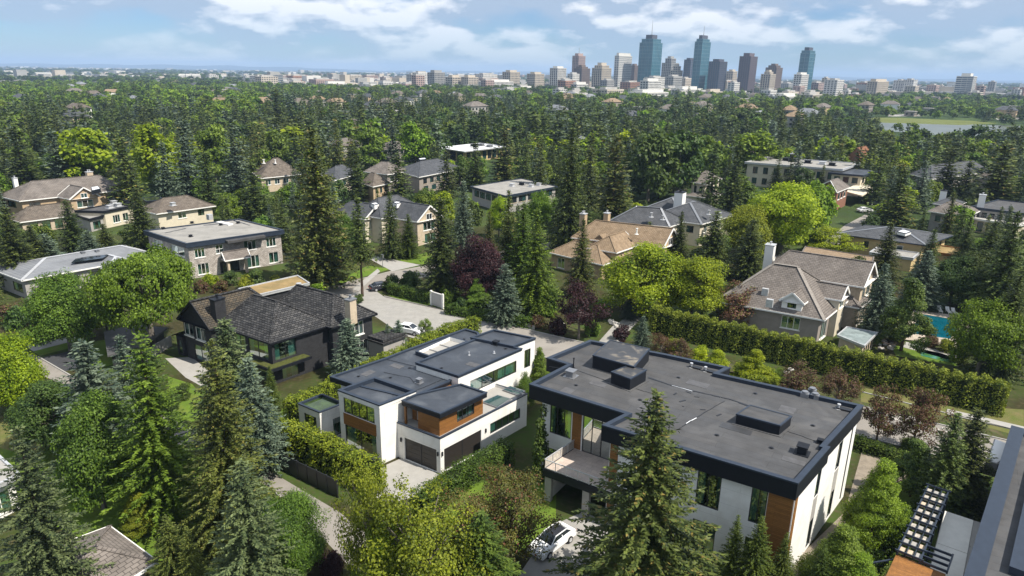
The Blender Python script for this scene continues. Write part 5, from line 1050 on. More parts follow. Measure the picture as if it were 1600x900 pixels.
f_sage = foliage('needles_sage', (.016, .034, .016), (.150, .195, .075), .12, hue=.012)
f_purple = foliage('leaves_purple', (.014, .005, .007), (.062, .022, .025), .22, hue=.01)
f_bronze = foliage('leaves_bronze', (.040, .022, .014), (.160, .085, .050), .25, tip=(.10, .12, .02), tipw=.22, hue=.01)
f_hedge = foliage('hedge_green', (.030, .058, .005), (.255, .285, .026), .2, hue=.008, clump=.9)
f_hedge_l = foliage('hedge_light', (.050, .090, .008), (.270, .320, .022), .3, hue=.008, clump=.9)
f_hedge_d = foliage('hedge_mid', (.020, .050, .008), (.120, .180, .020), .25, hue=.008, clump=.9)
bark = mat('bark', (.10, .07, .05), .95, .1, var=.4, vscale=6, stretch=(1, 1, .2), bump=.5)
bark_grey = mat('bark_grey', (.17, .15, .13), .95, .1, var=.4, vscale=6, stretch=(1, 1, .2), bump=.5)
core_m = mat('hedge_core', (.018, .026, .008), .95, .05)
def unit(v): return v / np.maximum(np.linalg.norm(v, axis=-1, keepdims=True), 1e-9)
def kites(C, D, S, Ln, Wd):
    """C base points, D directions, S side directions, lengths and widths -> leaf-shaped four-sided faces."""
    D, S = unit(D), unit(S); n = len(C); V = np.empty((n, 4, 3)); Ln, Wd = Ln[:, None], Wd[:, None]
    V[:, 0] = C; V[:, 1] = C + D * Ln * .45 + S * Wd * .5; V[:, 2] = C + D * Ln; V[:, 3] = C + D * Ln * .45 - S * Wd * .5
    return V.reshape(-1, 3), np.arange(n * 4).reshape(n, 4)
def spruce(seed, H=15., R=3.0, levels=34, nb=9, step=.22, ks=.42, bare=.05, droop=.35, dens=1.0, power=.85, tri_side=2):
    r = np.random.RandomState(seed); Cs, Ds, Ss, Ls, Ws = [], [], [], [], []
    for i in range(levels):
        t = (i + r.uniform(0, .6)) / levels; z = H * (bare + (1 - bare) * t); L = R * (1 - t) ** power * (1.0 if t > .12 else .75 + 2 * t) + .12
        k = max(4, int(nb * (1 - .35 * t)))
        for j in range(k):
            a = 6.2832 * (j + r.uniform(-.35, .35)) / k + i * 1.3; ln = L * r.uniform(.62, 1.12); n = max(2, int(ln / step)); s = np.linspace(.12 if ln > 1 else .0, 1, n) * ln
            if r.rand() > dens: continue
            o = np.array((math.cos(a), math.sin(a), 0)); sd = np.array((-o[1], o[0], 0)); lift = .30 * t + .12 - r.uniform(0, .2); dz = lift * s - droop * (1 - .8 * t) * s * s / max(R, .5)
            P_ = o * s[:, None] + np.array((0, 0, z)); P_[:, 2] += dz; q = 1 - .55 * s / ln
            for sg in ((1, -1) if tri_side == 2 else (1,)):
                m = len(s); jit = r.normal(0, .22, (m, 3)); d = o * .62 + sd * sg * r.uniform(.6, 1.1, (m, 1)) + np.array((0, 0, -.22)) + jit
                Cs.append(P_ + r.normal(0, .03, (m, 3))); Ds.append(d); Ss.append(np.cross(d, np.array((0, 0, 1.)) + r.normal(0, .45, (m, 3)))); l = ks * q * r.uniform(.75, 1.35, m) * (1 + .45 * min(1, ln / 2)); Ls.append(l); Ws.append(l * .46)
            if levels > 35:
                m = len(s); d = o * .35 + sd * r.uniform(-.5, .5, (m, 1)) + np.array((0, 0, -.9)) + r.normal(0, .2, (m, 3)); Cs.append(P_ + r.normal(0, .04, (m, 3))); Ds.append(d); Ss.append(np.cross(d, r.normal(0, 1, (m, 3)))); l = ks * .75 * r.uniform(.6, 1.3, m); Ls.append(l); Ws.append(l * .4)
            m = len(s); d = o + np.array((0, 0, .05)) + r.normal(0, .25, (m, 3)); Cs.append(P_ + np.array((0, 0, .03))); Ds.append(d); Ss.append(np.cross(d, np.array((0, 0, 1.)) + r.normal(0, .5, (m, 3)))); l = ks * r.uniform(.8, 1.3, m); Ls.append(l); Ws.append(l * .5)
    n = 10; a = r.uniform(0, 6.28, n); C = np.zeros((n, 3)); C[:, 2] = H * r.uniform(.96, 1.0, n); D = np.stack([np.cos(a) * .5, np.sin(a) * .5, np.full(n, 1.0)], 1)
    Cs.append(C); Ds.append(D); Ss.append(np.cross(D, r.normal(0, 1, (n, 3)))); Ls.append(np.full(n, ks * 1.0)); Ws.append(np.full(n, ks * .28))
    return kites(np.concatenate(Cs), np.concatenate(Ds), np.concatenate(Ss), np.concatenate(Ls), np.concatenate(Ws))
def leafy(seed, H=10., R=3.4, z0=.22, ncl=46, nl=150, ls=.30, flat=1.0, top=.0, rc=.30, shell=.55):
    """crown of leaf clumps spread through an uneven ellipsoid; returns leaves and clump centres."""
    r = np.random.RandomState(seed); cz = H * (z0 + 1) / 2; hz = H * (1 - z0) / 2; ph = r.uniform(0, 6.28, 3)
    u = unit(r.normal(0, 1, (ncl, 3))); u[:, 2] = np.where(u[:, 2] < -.75, -u[:, 2], u[:, 2]); rad = r.uniform(shell, 1, ncl) ** .6
    lob = 1 + .16 * np.sin(u[:, 0] * 3 + ph[0]) + .14 * np.cos(u[:, 1] * 4 + ph[1]) + .1 * np.sin(u[:, 2] * 5 + ph[2])
    c = u * (rad * lob)[:, None] * np.array((R * .80, R * .80, hz * .86)); 
    if top: c[:, :2] *= (1 - top * np.clip(c[:, 2:3] / hz, -1, 1))
    c[:, 2] += cz; Rc = R * rc * r.uniform(.7, 1.25, ncl); V, D, S = [], [], []
    for i in range(ncl):
        m = int(nl * (Rc[i] / (R * rc)) ** 2); w = unit(r.normal(0, 1, (m, 3))); p = c[i] + w * (Rc[i] * r.uniform(.35, 1.08, (m, 1)) ** .7) * np.array((1, 1, .72 * flat))
        V.append(p); out = unit(p - np.array((0, 0, cz))) * .5 + w * .5; nn = unit(out + np.array((0, 0, .55)) + r.normal(0, .55, (m, 3))); d = unit(np.cross(nn, r.normal(0, 1, (m, 3)))); D.append(d); S.append(np.cross(nn, d))
    V, D, S = map(np.concatenate, (V, D, S)); l = ls * r.uniform(.65, 1.35, len(V)); v, q = kites(V, D, S, l, l * .7)
    rr = np.percentile(np.hypot(v[:, 0], v[:, 1]), 97.5); zt, zb = np.percentile(v[:, 2], 99.7), np.percentile(v[:, 2], .5); kx = R / rr; kz = (H - z0 * H) / (zt - zb)      # crown fills the height and radius asked for
    for a in (v, c): a[:, :2] *= kx; a[:, 2] = (a[:, 2] - zb) * kz + z0 * H
    return v, q, c, Rc
def crown_mesh(name, vq, m): return npmesh(name, vq[0], vq[1], m)
def trunk_mesh(H, r0, limbs=(), bm=None, top=.92, z1=None, lean=0.0):
    mb = MB(); zt = H * top; pts = [(0, 0, -.3), (.02 * lean, .03, H * .12), (.06 * lean, .0, H * .45), (.1 * lean, .02, zt)]; mb.tube(pts, [r0 * 1.25, r0, r0 * .6, r0 * .08], 7)
    for c, rr in limbs:
        z = min(c[2] * .62, zt * .8); a = Vector((0, 0, z)); b = Vector(c); mid = a.lerp(b, .5) + Vector((0, 0, -.05 * b.length * .3)); mb.tube([a, mid, b], [r0 * .42, r0 * .26, r0 * .08], 5)
    return mb.mesh('trunk', bm or bark)
KIT = {}
def kit(kind, lod, n):
    """shared meshes: (crown, trunk, height, radius) for one kind, level of detail and variant."""
    key = (kind, lod, n)
    if key in KIT: return KIT[key]
    sd = hash_(kind) * 100 + lod * 10 + n
    if kind == 'spruce':
        H, R = 15., 2.9 + .5 * (n % 3)
        a = {0: dict(levels=46, nb=12, step=.10, ks=.22), 1: dict(levels=46, nb=12, step=.21, ks=.36), 2: dict(levels=28, nb=9, step=.42, ks=.68), 3: dict(levels=15, nb=7, step=.9, ks=1.25)}[lod]
        vq = spruce(sd, H, R, **a, power=.78 + .1 * (n % 3), droop=.25 + .12 * (n % 3), dens=.93); cr = crown_mesh('crown', vq, f_dark); tr = trunk_mesh(H, .24, bm=bark)
    elif kind == 'sparse':      # spruce with a bare lower trunk
        H, R = 15., 2.9; vq = spruce(sd, H, R, levels=30, nb=9, step=.26, ks=.46, bare=.36, droop=.5, dens=.9); cr = crown_mesh('crown', vq, f_dark); tr = trunk_mesh(H, .22, bm=bark)
    elif kind == 'fir':         # bright conical
        H, R = 10., 2.7; a = {0: (170, 460, .13), 1: (110, 300, .19), 2: (44, 90, .45), 3: (16, 24, 1.0)}[lod]
        v, q, c, rc = leafy(sd, H, R, .10, a[0], a[1], a[2], .8, .78, .26, .5); cr = crown_mesh('crown', (v, q), f_green); tr = trunk_mesh(H, .16, [(c[k], 0) for k in range(0, len(c), 7)], bark)
    elif kind == 'column':
        H, R = 7., .95; v, q, c, rc = leafy(sd, H, R, .02, 46, 110, .24, 1.6, .45, .42, .3); cr = crown_mesh('crown', (v, q), f_green); tr = trunk_mesh(H, .12)
    elif kind == 'leafy':
        H, R = 10., 4.0; a = {0: (170, 520, .135), 1: (110, 330, .20), 2: (46, 90, .52), 3: (24, 34, .95)}[lod]
        v, q, c, rc = leafy(sd, H, R, .18 + .03 * (n % 2), a[0], a[1], a[2], 1, .12 * (n % 3), .27, .5); cr = crown_mesh('crown', (v, q), f_mid); tr = trunk_mesh(H, .22, [(c[k], 0) for k in range(0, len(c), 5 if lod < 2 else 9)], bark_grey, top=.7)
    elif kind == 'open':        # loose small-leaved crown, limbs show through
        H, R = 8., 3.2; a = {0: (130, 120, .12), 1: (90, 75, .19), 2: (36, 50, .42)}[min(lod, 2)]
        v, q, c, rc = leafy(sd, H, R, .20, a[0], a[1], a[2], 1, -.05, .17, .25); cr = crown_mesh('crown', (v, q), f_mid); tr = trunk_mesh(H, .15, [(c[k], 0) for k in range(0, len(c), 3)], bark_grey, top=.75)
    elif kind == 'umbrella':
        H, R = 9.5, 6.2; v, q, c, rc = leafy(sd, H, R, .40, 200, 240, .21, .9, .10, .15, .6); c2 = c
        cr = crown_mesh('crown', (v, q), f_bright); tr = trunk_mesh(H, .38, [(c[k], 0) for k in range(0, len(c), 7)], bark_grey, top=.6)
    elif kind == 'bush':
        H, R = 2.0, 1.3; a = {0: (40, 160, .13), 1: (26, 100, .2), 2: (12, 40, .4)}[min(lod, 2)]
        v, q, c, rc = leafy(sd, H, R, -.15, a[0], a[1], a[2], 1, 0, .34, .35); cr = crown_mesh('foliage', (v, q), f_mid); tr = trunk_mesh(H, .06, [(c[k], 0) for k in range(0, len(c), 5)], bark_grey, top=.6)
    KIT[key] = (cr, tr, H, R); return KIT[key]
def hash_(s): return sum((i + 1) * ord(c) for i, c in enumerate(s)) % 997
NAMES = {'spruce': 'spruce_tree', 'sparse': 'spruce_tree', 'fir': 'fir_tree', 'column': 'columnar_tree', 'leafy': 'leafy_tree', 'open': 'ornamental_tree', 'umbrella': 'spreading_tree', 'bush': 'bush'}
TREES = []         # x, y, height, radius, kind family
def plant(kind, x, y, h, rad, m, label, lod=1, cat=None, group=None, var=None, name=None):
    n = rnd.randrange(3) if var is None else var
    cr, tr, H, R = kit(kind, lod, n); t = thing(name or NAMES[kind], label, cat or ('bush' if kind == 'bush' else 'tree'), (x, y, 0), group)
    s = h / H; w = rad / R; t.scale = (w, w, s); t.rotation_euler.z = rnd.uniform(0, 6.283)
    for nm, me, mm in (('foliage' if kind == 'bush' else 'crown', cr, m), ('stem' if kind == 'bush' else 'trunk', tr, None)):
        o = bpy.data.objects.new(nm, me); COL.objects.link(o); o.parent = t
        if mm and mm is not me.materials[0]: o.material_slots[0].link = 'OBJECT'; o.material_slots[0].material = mm
    TREES.append((x, y, h, rad, kind)); return t
def solve(tx, ty, by):
    """a tree whose top shows at (tx, ty) and whose foot is on picture row by -> x, y, height."""
    gx = tx
    for _ in range(8):
        X, Y = W(gx, by); lo, hi = 0, 60
        for _ in range(30):
            m = (lo + hi) / 2
            if P(X, Y, m)[1] > ty: lo = m
            else: hi = m
        gx += tx - P(X, Y, lo)[0]
    return X, Y, lo
def T(kind, m, tx, ty, by, w, label, lod=None, **k):
    X, Y, h = solve(tx, ty, by); d = math.hypot(X, Y); dd = math.sqrt(d * d + (CAM_H - h / 3) ** 2); rad = w / 2 * dd / FPX / 1.0
    if lod is None: lod = 0 if d < 66 else 1 if d < 180 else 2
    return plant(kind, X, Y, h, rad, m, label, lod, **k)
S, FI, LE, OP, CO, BU, SP, UM = 'spruce', 'fir', 'leafy', 'open', 'column', 'bush', 'sparse', 'umbrella'
TAB = [
# foreground
(S, f_olive, 1027, 612, 965, 305, 'huge foreground spruce with cone-brown top standing before the big grey roof'),
(S, f_sage, 27, 668, 985, 155, 'tall dark spruce rising from the bottom left corner'),
(S, f_gold, 330, 532, 850, 165, 'golden-tipped olive spruce in front of the black house, left of its blue neighbour'),
(S, f_sage, 349, 498, 700, 150, 'blue-green spruce in front of the black house wall, behind the golden-tipped one'),
(S, f_blue, 386, 560, 735, 110, 'stubby blue spruce at the left end of the light green lane hedge'),
(S, f_sage, 376, 718, 985, 158, 'large grey-green spruce at the bottom, beside the lane'),
(S, f_gold, 258, 806, 935, 95, 'small spruce with brown tip below the yellow-green conifer'),
(S, f_gold, 290, 822, 950, 70, 'small yellowish spruce at the bottom edge right of the brown-tipped one'),
(S, f_spring, 217, 522, 815, 150, 'tall bright green tree standing left of the golden-tipped spruce'),
(S, f_blue, 127, 532, 740, 120, 'blue spruce left of the tall bright green tree'),
(S, f_blue, 186, 522, 700, 85, 'slim blue spruce top just left of the tall bright green tree'),
(LE, f_deep, 72, 592, 700, 92, 'rounded dark green bushy tree beside the lane'),
(LE, f_mid, 130, 622, 800, 104, 'mid-green tree with visible trunk on the lower left lawn'),
(LE, f_lime, 2, 528, 650, 84, 'lime green tree at the left edge above the lawn'),
(FI, f_yellow, 211, 774, 838, 58, 'little yellow-green conifer on the lower left lawn'),
(LE, f_mid, 440, 778, 920, 118, 'rounded green bushy tree beside the lane at the bottom'),
(OP, f_yellow, 572, 726, 945, 98, 'yellow-green tree beside the end of the lane hedge'),
(OP, f_yellow, 655, 776, 985, 175, 'larger yellow-green tree at the bottom centre'),
(OP, f_bright, 600, 806, 960, 100, 'light green loose tree at the bottom, left of the largest yellow-green one'),
(OP, f_rust, 800, 738, 880, 150, 'bronze and green shrubby tree below the clipped hedge'),
(OP, f_rust, 745, 770, 900, 120, 'smaller bronze-green shrubby tree left of the white car'),
(S, f_green, 752, 800, 960, 150, 'loose green conifer at the bottom, left of the white car'),
(S, f_green, 1154, 805, 925, 62, 'small bright conifer left of its taller twin by the wood panel'),
(S, f_green, 1192, 806, 940, 85, 'bright conifer in front of the wood panel of the grey-roofed house'),
(S, f_green, 1231, 832, 940, 60, 'little conifer at the foot of the white end wall'),
(FI, f_mid, 1325, 828, 940, 95, 'dark green conifer at the lower right beside the stone path'),
(S, f_green, 1290, 850, 950, 60, 'young conifer at the bottom edge below the white end wall'),
(CO, f_green, 846, 636, 745, 30, 'tall columnar tree at the left corner of the big grey roof'),
(FI, f_mid, 843, 545, 612, 38, 'small conical tree between the white house and the big grey roof'),
(FI, f_bright, 1386, 724, 862, 84, 'light green tree between the white end wall and the pergola'),
(FI, f_green, 1440, 690, 775, 62, 'green tree at the end of the low street hedge'),
(S, f_dark, 1497, 646, 800, 78, 'dark blue-green spruce, left of the pair beside the white box'),
(S, f_dark, 1531, 640, 790, 82, 'dark blue-green spruce, right of the pair beside the white box'),
(FI, f_bright, 1350, 870, 960, 80, 'bright green conifer at the bottom left of the pergola'),
(OP, f_bronze, 1386, 604, 692, 60, 'bronze-leaved street tree, left of the pair by the road'),
(OP, f_bronze, 1445, 608, 703, 66, 'bronze-leaved street tree, right of the pair by the road'),
(OP, f_bronze, 1315, 582, 640, 62, 'bronze shrubby tree behind the far corner of the big grey roof'),
(OP, f_bronze, 1250, 570, 628, 66, 'bronze shrub behind the exhaust fans of the big grey roof'),
(FI, f_lime, 1180, 548, 605, 66, 'lime green shrub tree behind the stepped far parapet'),
(FI, f_lime, 1122, 548, 596, 46, 'small lime shrub behind the far parapet, left of the larger one'),
(OP, f_bronze, 1035, 522, 560, 40, 'small red-bronze shrub left of its twin behind the roof boxes'),
(OP, f_bronze, 1066, 528, 570, 44, 'red-bronze shrub behind the far parapet by the tall hedge'),
(S, f_blue, 1006, 494, 548, 40, 'small blue-green spruce at the near end of the tall hedge'),
(S, f_blue, 985, 462, 498, 32, 'little blue spruce beside the paved path'),
(LE, f_mid, 822, 585, 640, 34, 'rounded green bush between the white house and the big grey roof'),
# middle distance, left to right
(UM, f_leaf, 217, 393, 548, 150, 'wide umbrella-shaped green tree left of the black house'),
(LE, f_mid, 88, 430, 548, 90, 'mid-green tree in front of the ribbed grey roof'),
(S, f_dark, 6, 322, 445, 62, 'broad dark spruce at the left edge above the ribbed grey roof'),
(S, f_dark, 45, 352, 430, 60, 'dark spruce, first of the row in front of the tan brick house'),
(S, f_blue, 68, 365, 425, 50, 'bluish spruce, second in the row in front of the tan brick house'),
(S, f_dark, 102, 312, 410, 50, 'slim dark spruce before the porch of the tan brick house'),
(S, f_blue, 135, 360, 418, 46, 'bluish spruce in front of the white-walled low house'),
(S, f_dark, 160, 350, 410, 48, 'dark spruce right of the bluish one by the low house'),
(S, f_dark, 212, 294, 405, 66, 'dark spruce between the low house and the stone house'),
(S, f_olive, 487, 202, 448, 122, 'tallest olive spruce, standing right of the grey stone house'),
(SP, f_dark, 558, 308, 463, 52, 'spruce with long bare trunk at the junction'),
(S, f_dark, 608, 300, 404, 46, 'dark spruce between the two white gables'),
(S, f_green, 637, 335, 402, 44, 'small green spruce left of the right-hand white gable'),
(S, f_dark, 688, 308, 466, 80, 'tall spruce on the corner right of the side street'),
(S, f_blue, 724, 283, 440, 62, 'blue spruce above the large purple tree'),
(LE, f_purple, 752, 368, 476, 82, 'large round purple-leaved tree among the spruces'),
(OP, f_purple, 908, 438, 530, 82, 'reddish-purple street tree with visible trunk behind the white house'),
(OP, f_bronze, 1156, 444, 512, 76, 'bronze tree in front of the grey-brown roofed house'),
(S, f_olive, 795, 298, 452, 62, 'olive spruce, left of the lighter pair behind the purple tree'),
(S, f_spring, 840, 326, 492, 100, 'broad green conifer right of the purple tree'),
(S, f_spring, 818, 316, 462, 70, 'olive spruce overlapping the broad green conifer'),
(S, f_blue, 790, 412, 506, 62, 'blue spruce on the street verge'),
(FI, f_mid, 745, 436, 486, 40, 'small green tree beside the pale gate panel'),
(S, f_dark, 895, 200, 390, 82, 'very tall dark spruce left of the tan house chimneys'),
(S, f_olive, 893, 262, 380, 66, 'olive spruce just in front of the very tall dark one'),
(S, f_olive, 964, 213, 352, 70, 'tall olive spruce above the tan house'),
(S, f_olive, 912, 342, 462, 66, 'olive spruce in front of the tan house'),
(S, f_dark, 1016, 346, 400, 30, 'slim spruce before the gable end of the tan house'),
(LE, f_lime, 1015, 378, 492, 130, 'lime green tree in front of the tan house'),
(LE, f_lime, 1088, 402, 500, 100, 'lime green tree right of the other lime tree, above the tall hedge'),
(S, f_dark, 1066, 330, 420, 50, 'dark spruce between the tan house and the charcoal roof'),
(S, f_dark, 1121, 330, 432, 78, 'broad dark spruce in front of the charcoal roof'),
(S, f_dark, 1178, 342, 438, 62, 'dark spruce left of the white chimney'),
(LE, f_yellow, 1174, 324, 405, 84, 'yellow-olive tree in front of the lime tree'),
(LE, f_lime, 1234, 288, 396, 118, 'large lime green tree right of the charcoal roof'),
(LE, f_bright, 1284, 284, 370, 58, 'bright green tree behind the largest lime tree'),
(OP, f_lime, 1300, 355, 402, 80, 'light green shrubby tree beside the upper driveway'),
(S, f_dark, 1119, 225, 335, 56, 'dark spruce, left of the twin spruces before the small pale house'),
(S, f_dark, 1154, 224, 335, 52, 'dark spruce, right of the twin spruces before the small pale house'),
(LE, f_deep, 1020, 204, 316, 84, 'dark round tree right of the tall olive spruce'),
(LE, f_deep, 1066, 206, 312, 80, 'dark round tree in the middle of the dark clump'),
(LE, f_mid, 1108, 214, 290, 60, 'dark green tree behind the twin spruces'),
(LE, f_bright, 1180, 205, 280, 84, 'bright green tree left of the long white modern house'),
(S, f_dark, 1218, 246, 296, 28, 'small spruce before the long white modern house'),
(S, f_dark, 1380, 228, 318, 46, 'spruce right of the stepped glass corner'),
(S, f_olive, 1413, 256, 358, 78, 'broad olive spruce beside the upper driveway'),
(S, f_blue, 1448, 252, 332, 44, 'bluish spruce in front of the wide dark hip roof'),
(S, f_dark, 1489, 230, 306, 50, 'dark green spruce over the wide dark hip roof'),
(S, f_dark, 1517, 252, 312, 44, 'shorter spruce right of the one over the hip roof'),
(S, f_olive, 1574, 222, 328, 78, 'tall spruce at the right edge above the flat-roofed house'),
(S, f_dark, 1394, 348, 448, 56, 'dark spruce in front of the ochre house'),
(S, f_dark, 1461, 358, 440, 48, 'dark spruce at the right corner of the ochre house'),
(S, f_blue, 1385, 412, 525, 62, 'blue-green spruce at the right gable of the dormer house'),
(FI, f_green, 1430, 436, 548, 66, 'green tree with visible trunk beside the pool'),
(S, f_blue, 1452, 392, 482, 64, 'blue spruce behind the pool'),
(S, f_dark, 1518, 338, 425, 46, 'dark spruce before the flat grey house at right'),
(S, f_dark, 1556, 345, 432, 48, 'dark spruce right of the one before the flat grey house'),
(LE, f_bright, 1553, 472, 590, 84, 'round green tree on the lawn right of the pool'),
(S, f_dark, 1592, 330, 500, 90, 'dark spruce cut by the right edge beyond the pool'),
(S, f_dark, 1598, 420, 590, 80, 'large dark spruce at the right edge beside the round green tree'),
(LE, f_deep, 1500, 400, 475, 70, 'dark leafy tree behind the pool lawn'),
(LE, f_deep, 1545, 395, 480, 70, 'dark leafy tree at the right behind the pool lawn'),
(S, f_blue, 542, 498, 590, 68, 'blue spruce before the right wing of the black house'),
(S, f_blue, 622, 500, 550, 34, 'small blue spruce behind the black house, right of its slim neighbour'),
(S, f_blue, 605, 506, 552, 30, 'small slim blue spruce behind the black house'),
(S, f_green, 420, 572, 640, 36, 'small green spruce under the balcony of the black house'),
(OP, f_mid, 665, 497, 540, 34, 'small open tree on the wide driveway edge'),
# back row, left
(S, f_dark, 22, 200, 312, 66, 'dark spruce at the left edge beyond the tan brick house'),
(S, f_blue, 80, 203, 300, 56, 'pale blue spruce left of the big lime tree'),
(LE, f_lime, 132, 200, 296, 80, 'big lime green tree behind the tan brick house'),
(S, f_olive, 187, 212, 332, 62, 'olive spruce right of the big lime tree'),
(LE, f_lime, 238, 194, 300, 72, 'second lime green tree, behind the blue spruces'),
(S, f_blue, 252, 222, 322, 50, 'bluish spruce in front of the second lime tree'),
(S, f_blue, 283, 186, 316, 58, 'tall blue spruce right of the second lime tree'),
(S, f_dark, 318, 236, 334, 48, 'green spruce in front of the pale leafy tree'),
(LE, f_mid, 328, 196, 285, 56, 'mid-green tree behind the row of spruces at left'),
(S, f_blue, 361, 186, 300, 46, 'slim blue-green spruce left of the brown hip roof'),
(S, f_dark, 392, 254, 346, 62, 'dark spruce left of the tallest olive spruce'),
(S, f_olive, 399, 204, 290, 30, 'slim olive spruce behind the brown hip roof'),
(LE, f_mid, 432, 205, 262, 50, 'green leafy tree behind the brown hip roof'),
(S, f_olive, 523, 186, 268, 40, 'olive spruce right of the tallest one, further back'),
(S, f_dark, 553, 228, 314, 48, 'dark spruce in front of the charcoal roof'),
(LE, f_mid, 575, 200, 265, 50, 'green leafy tree behind the taupe house'),
(S, f_blue, 612, 188, 262, 36, 'bluish spruce behind the taupe house'),
(LE, f_bright, 648, 192, 262, 56, 'bright leafy tree behind the taupe house'),
(S, f_dark, 621, 238, 312, 46, 'slender spruce in front of the taupe house'),
(S, f_dark, 697, 236, 308, 52, 'dark spruce right of the taupe house'),
(S, f_dark, 743, 220, 298, 44, 'dark spruce in front of the glass pavilion'),
(S, f_olive, 788, 198, 290, 56, 'olive spruce right of the glass pavilion'),
(S, f_dark, 822, 222, 300, 36, 'slim dark spruce behind the long low house'),
(S, f_dark, 846, 216, 312, 44, 'dark spruce right of the slim one behind the long low house'),
(S, f_dark, 925, 205, 330, 44, 'dark spruce between the two tall spruces'),
(LE, f_lime, 690, 300, 350, 40, 'yellow-green tree behind the corner spruce'),
(LE, f_lime, 780, 308, 372, 36, 'yellow-green tree left of the long flat house'),
(LE, f_bright, 845, 300, 370, 44, 'bright green tree before the long low flat-roofed house'),
(S, f_olive, 765, 330, 430, 40, 'narrow olive spruce right of the blue spruce'),
(LE, f_mid, 534, 330, 400, 44, 'green leafy tree left of the cream gabled house'),
(S, f_dark, 430, 140, 210, 34, 'lone tall dark spruce rising above the far woods at left'),
(S, f_dark, 52, 158, 240, 34, 'lone dark spruce above the far woods at the left edge'),
]
for k in TAB: T(*k[:6], k[6])
# bushes and low plants
BUSH = [(385, 447, 24, f_yellow, 'yellow bush in the stone house garden'), (360, 440, 26, f_deep, 'dark bush beside the stone house porch'), (400, 440, 30, f_deep, 'large dark bush in front of the stone house windows'), (430, 446, 24, f_yellow, 'bright yellow bush near the tallest spruce'),
 (330, 444, 24, f_lime, 'yellow-green bush at the stone house corner'), (346, 452, 22, f_bronze, 'brownish bush below the stone house porch'), (315, 452, 22, f_bronze, 'reddish bush left of the yellow-green one at the stone house'),
 (30, 505, 34, f_deep, 'dark rounded bush by the path at the left edge'), (22, 498, 30, f_bronze, 'orange-green bush at the left edge'), (640, 446, 36, f_deep, 'rounded clipped bush at the junction'), (612, 448, 30, f_deep, 'dark rounded bush at the left end of the junction hedge'),
 (870, 515, 30, f_purple, 'purple groundcover shrub left of the purple street tree'), (840, 508, 26, f_bronze, 'bronze shrub at the kerb near the blue spruce'), (970, 525, 26, f_purple, 'dark purple shrub beside the paved path'), (935, 490, 30, f_bright, 'light green shrub between path and purple street tree'),
 (1050, 545, 26, f_yellow, 'yellow-green shrub behind the smaller roof box'), (1090, 560, 30, f_lime, 'lime shrub behind the far parapet'), (1200, 600, 28, f_lime, 'lime shrub near the bronze shrubs'), (1215, 590, 22, f_mid, 'green shrub by the exhaust fans'), (1385, 480 + 30, 30, f_yellow, 'yellow shrub beside the slate porch roof'),
 (1365, 512, 26, f_yellow, 'yellow-green shrub right of the dormer house'), (1400, 530, 24, f_mid, 'green shrub by the pool path'), (1478, 545, 20, f_yellow, 'olive shrub in the bed below the pool'), (1455, 538, 20, f_bronze, 'brown shrub in the bed below the pool'), (265, 635, 30, f_deep, 'dark bush on the lawn before the black house'), (283, 618, 26, f_deep, 'dark rounded bush by the black house patio'),
 (1270, 388, 40, f_bright, 'light green shrub beside the upper driveway'), (1332, 385, 30, f_lime, 'lime shrub at the corner of the ochre house'), (800, 470, 40, f_deep, 'dark shrub under the broad green conifer'), (850, 480, 44, f_mid, 'green shrub beside the broad green conifer'), (760, 480, 34, f_deep, 'dark shrub below the large purple tree'),
 (1420, 700, 24, f_mid, 'green shrub in the low street hedge end'), (1495, 560, 24, f_mid, 'green shrub left of the round green tree'), (495, 868, 34, f_purple, 'dark maroon shrub on the lane edge'), (520, 888, 40, f_purple, 'maroon shrub under the yellow-green tree'), (1360, 780, 26, f_mid, 'small green shrub on the stone path'), (1470, 600, 26, f_mid, 'green shrub by the near end of the tall hedge'),
 (560, 470, 16, f_deep, 'small dark shrub at the junction verge'), (790, 500, 26, f_deep, 'dark low shrub on the street verge'), (925, 517, 30, f_mid, 'low green shrub under the purple street tree'), (700, 470, 34, f_mid, 'green shrub behind the pale gate panel'), (722, 484, 30, f_deep, 'dark shrub right of the pale gate panel'), (740, 478, 26, f_bronze, 'brownish shrub right of the pale gate panel')]
for x, y, w, m, lb in BUSH:
    X, Y = W(x, y + w * .2); r = w / 2 * math.hypot(X, Y, CAM_H) / FPX; plant(BU, X, Y, r * 1.7, r, m, lb, 0 if Y < 100 else 1)
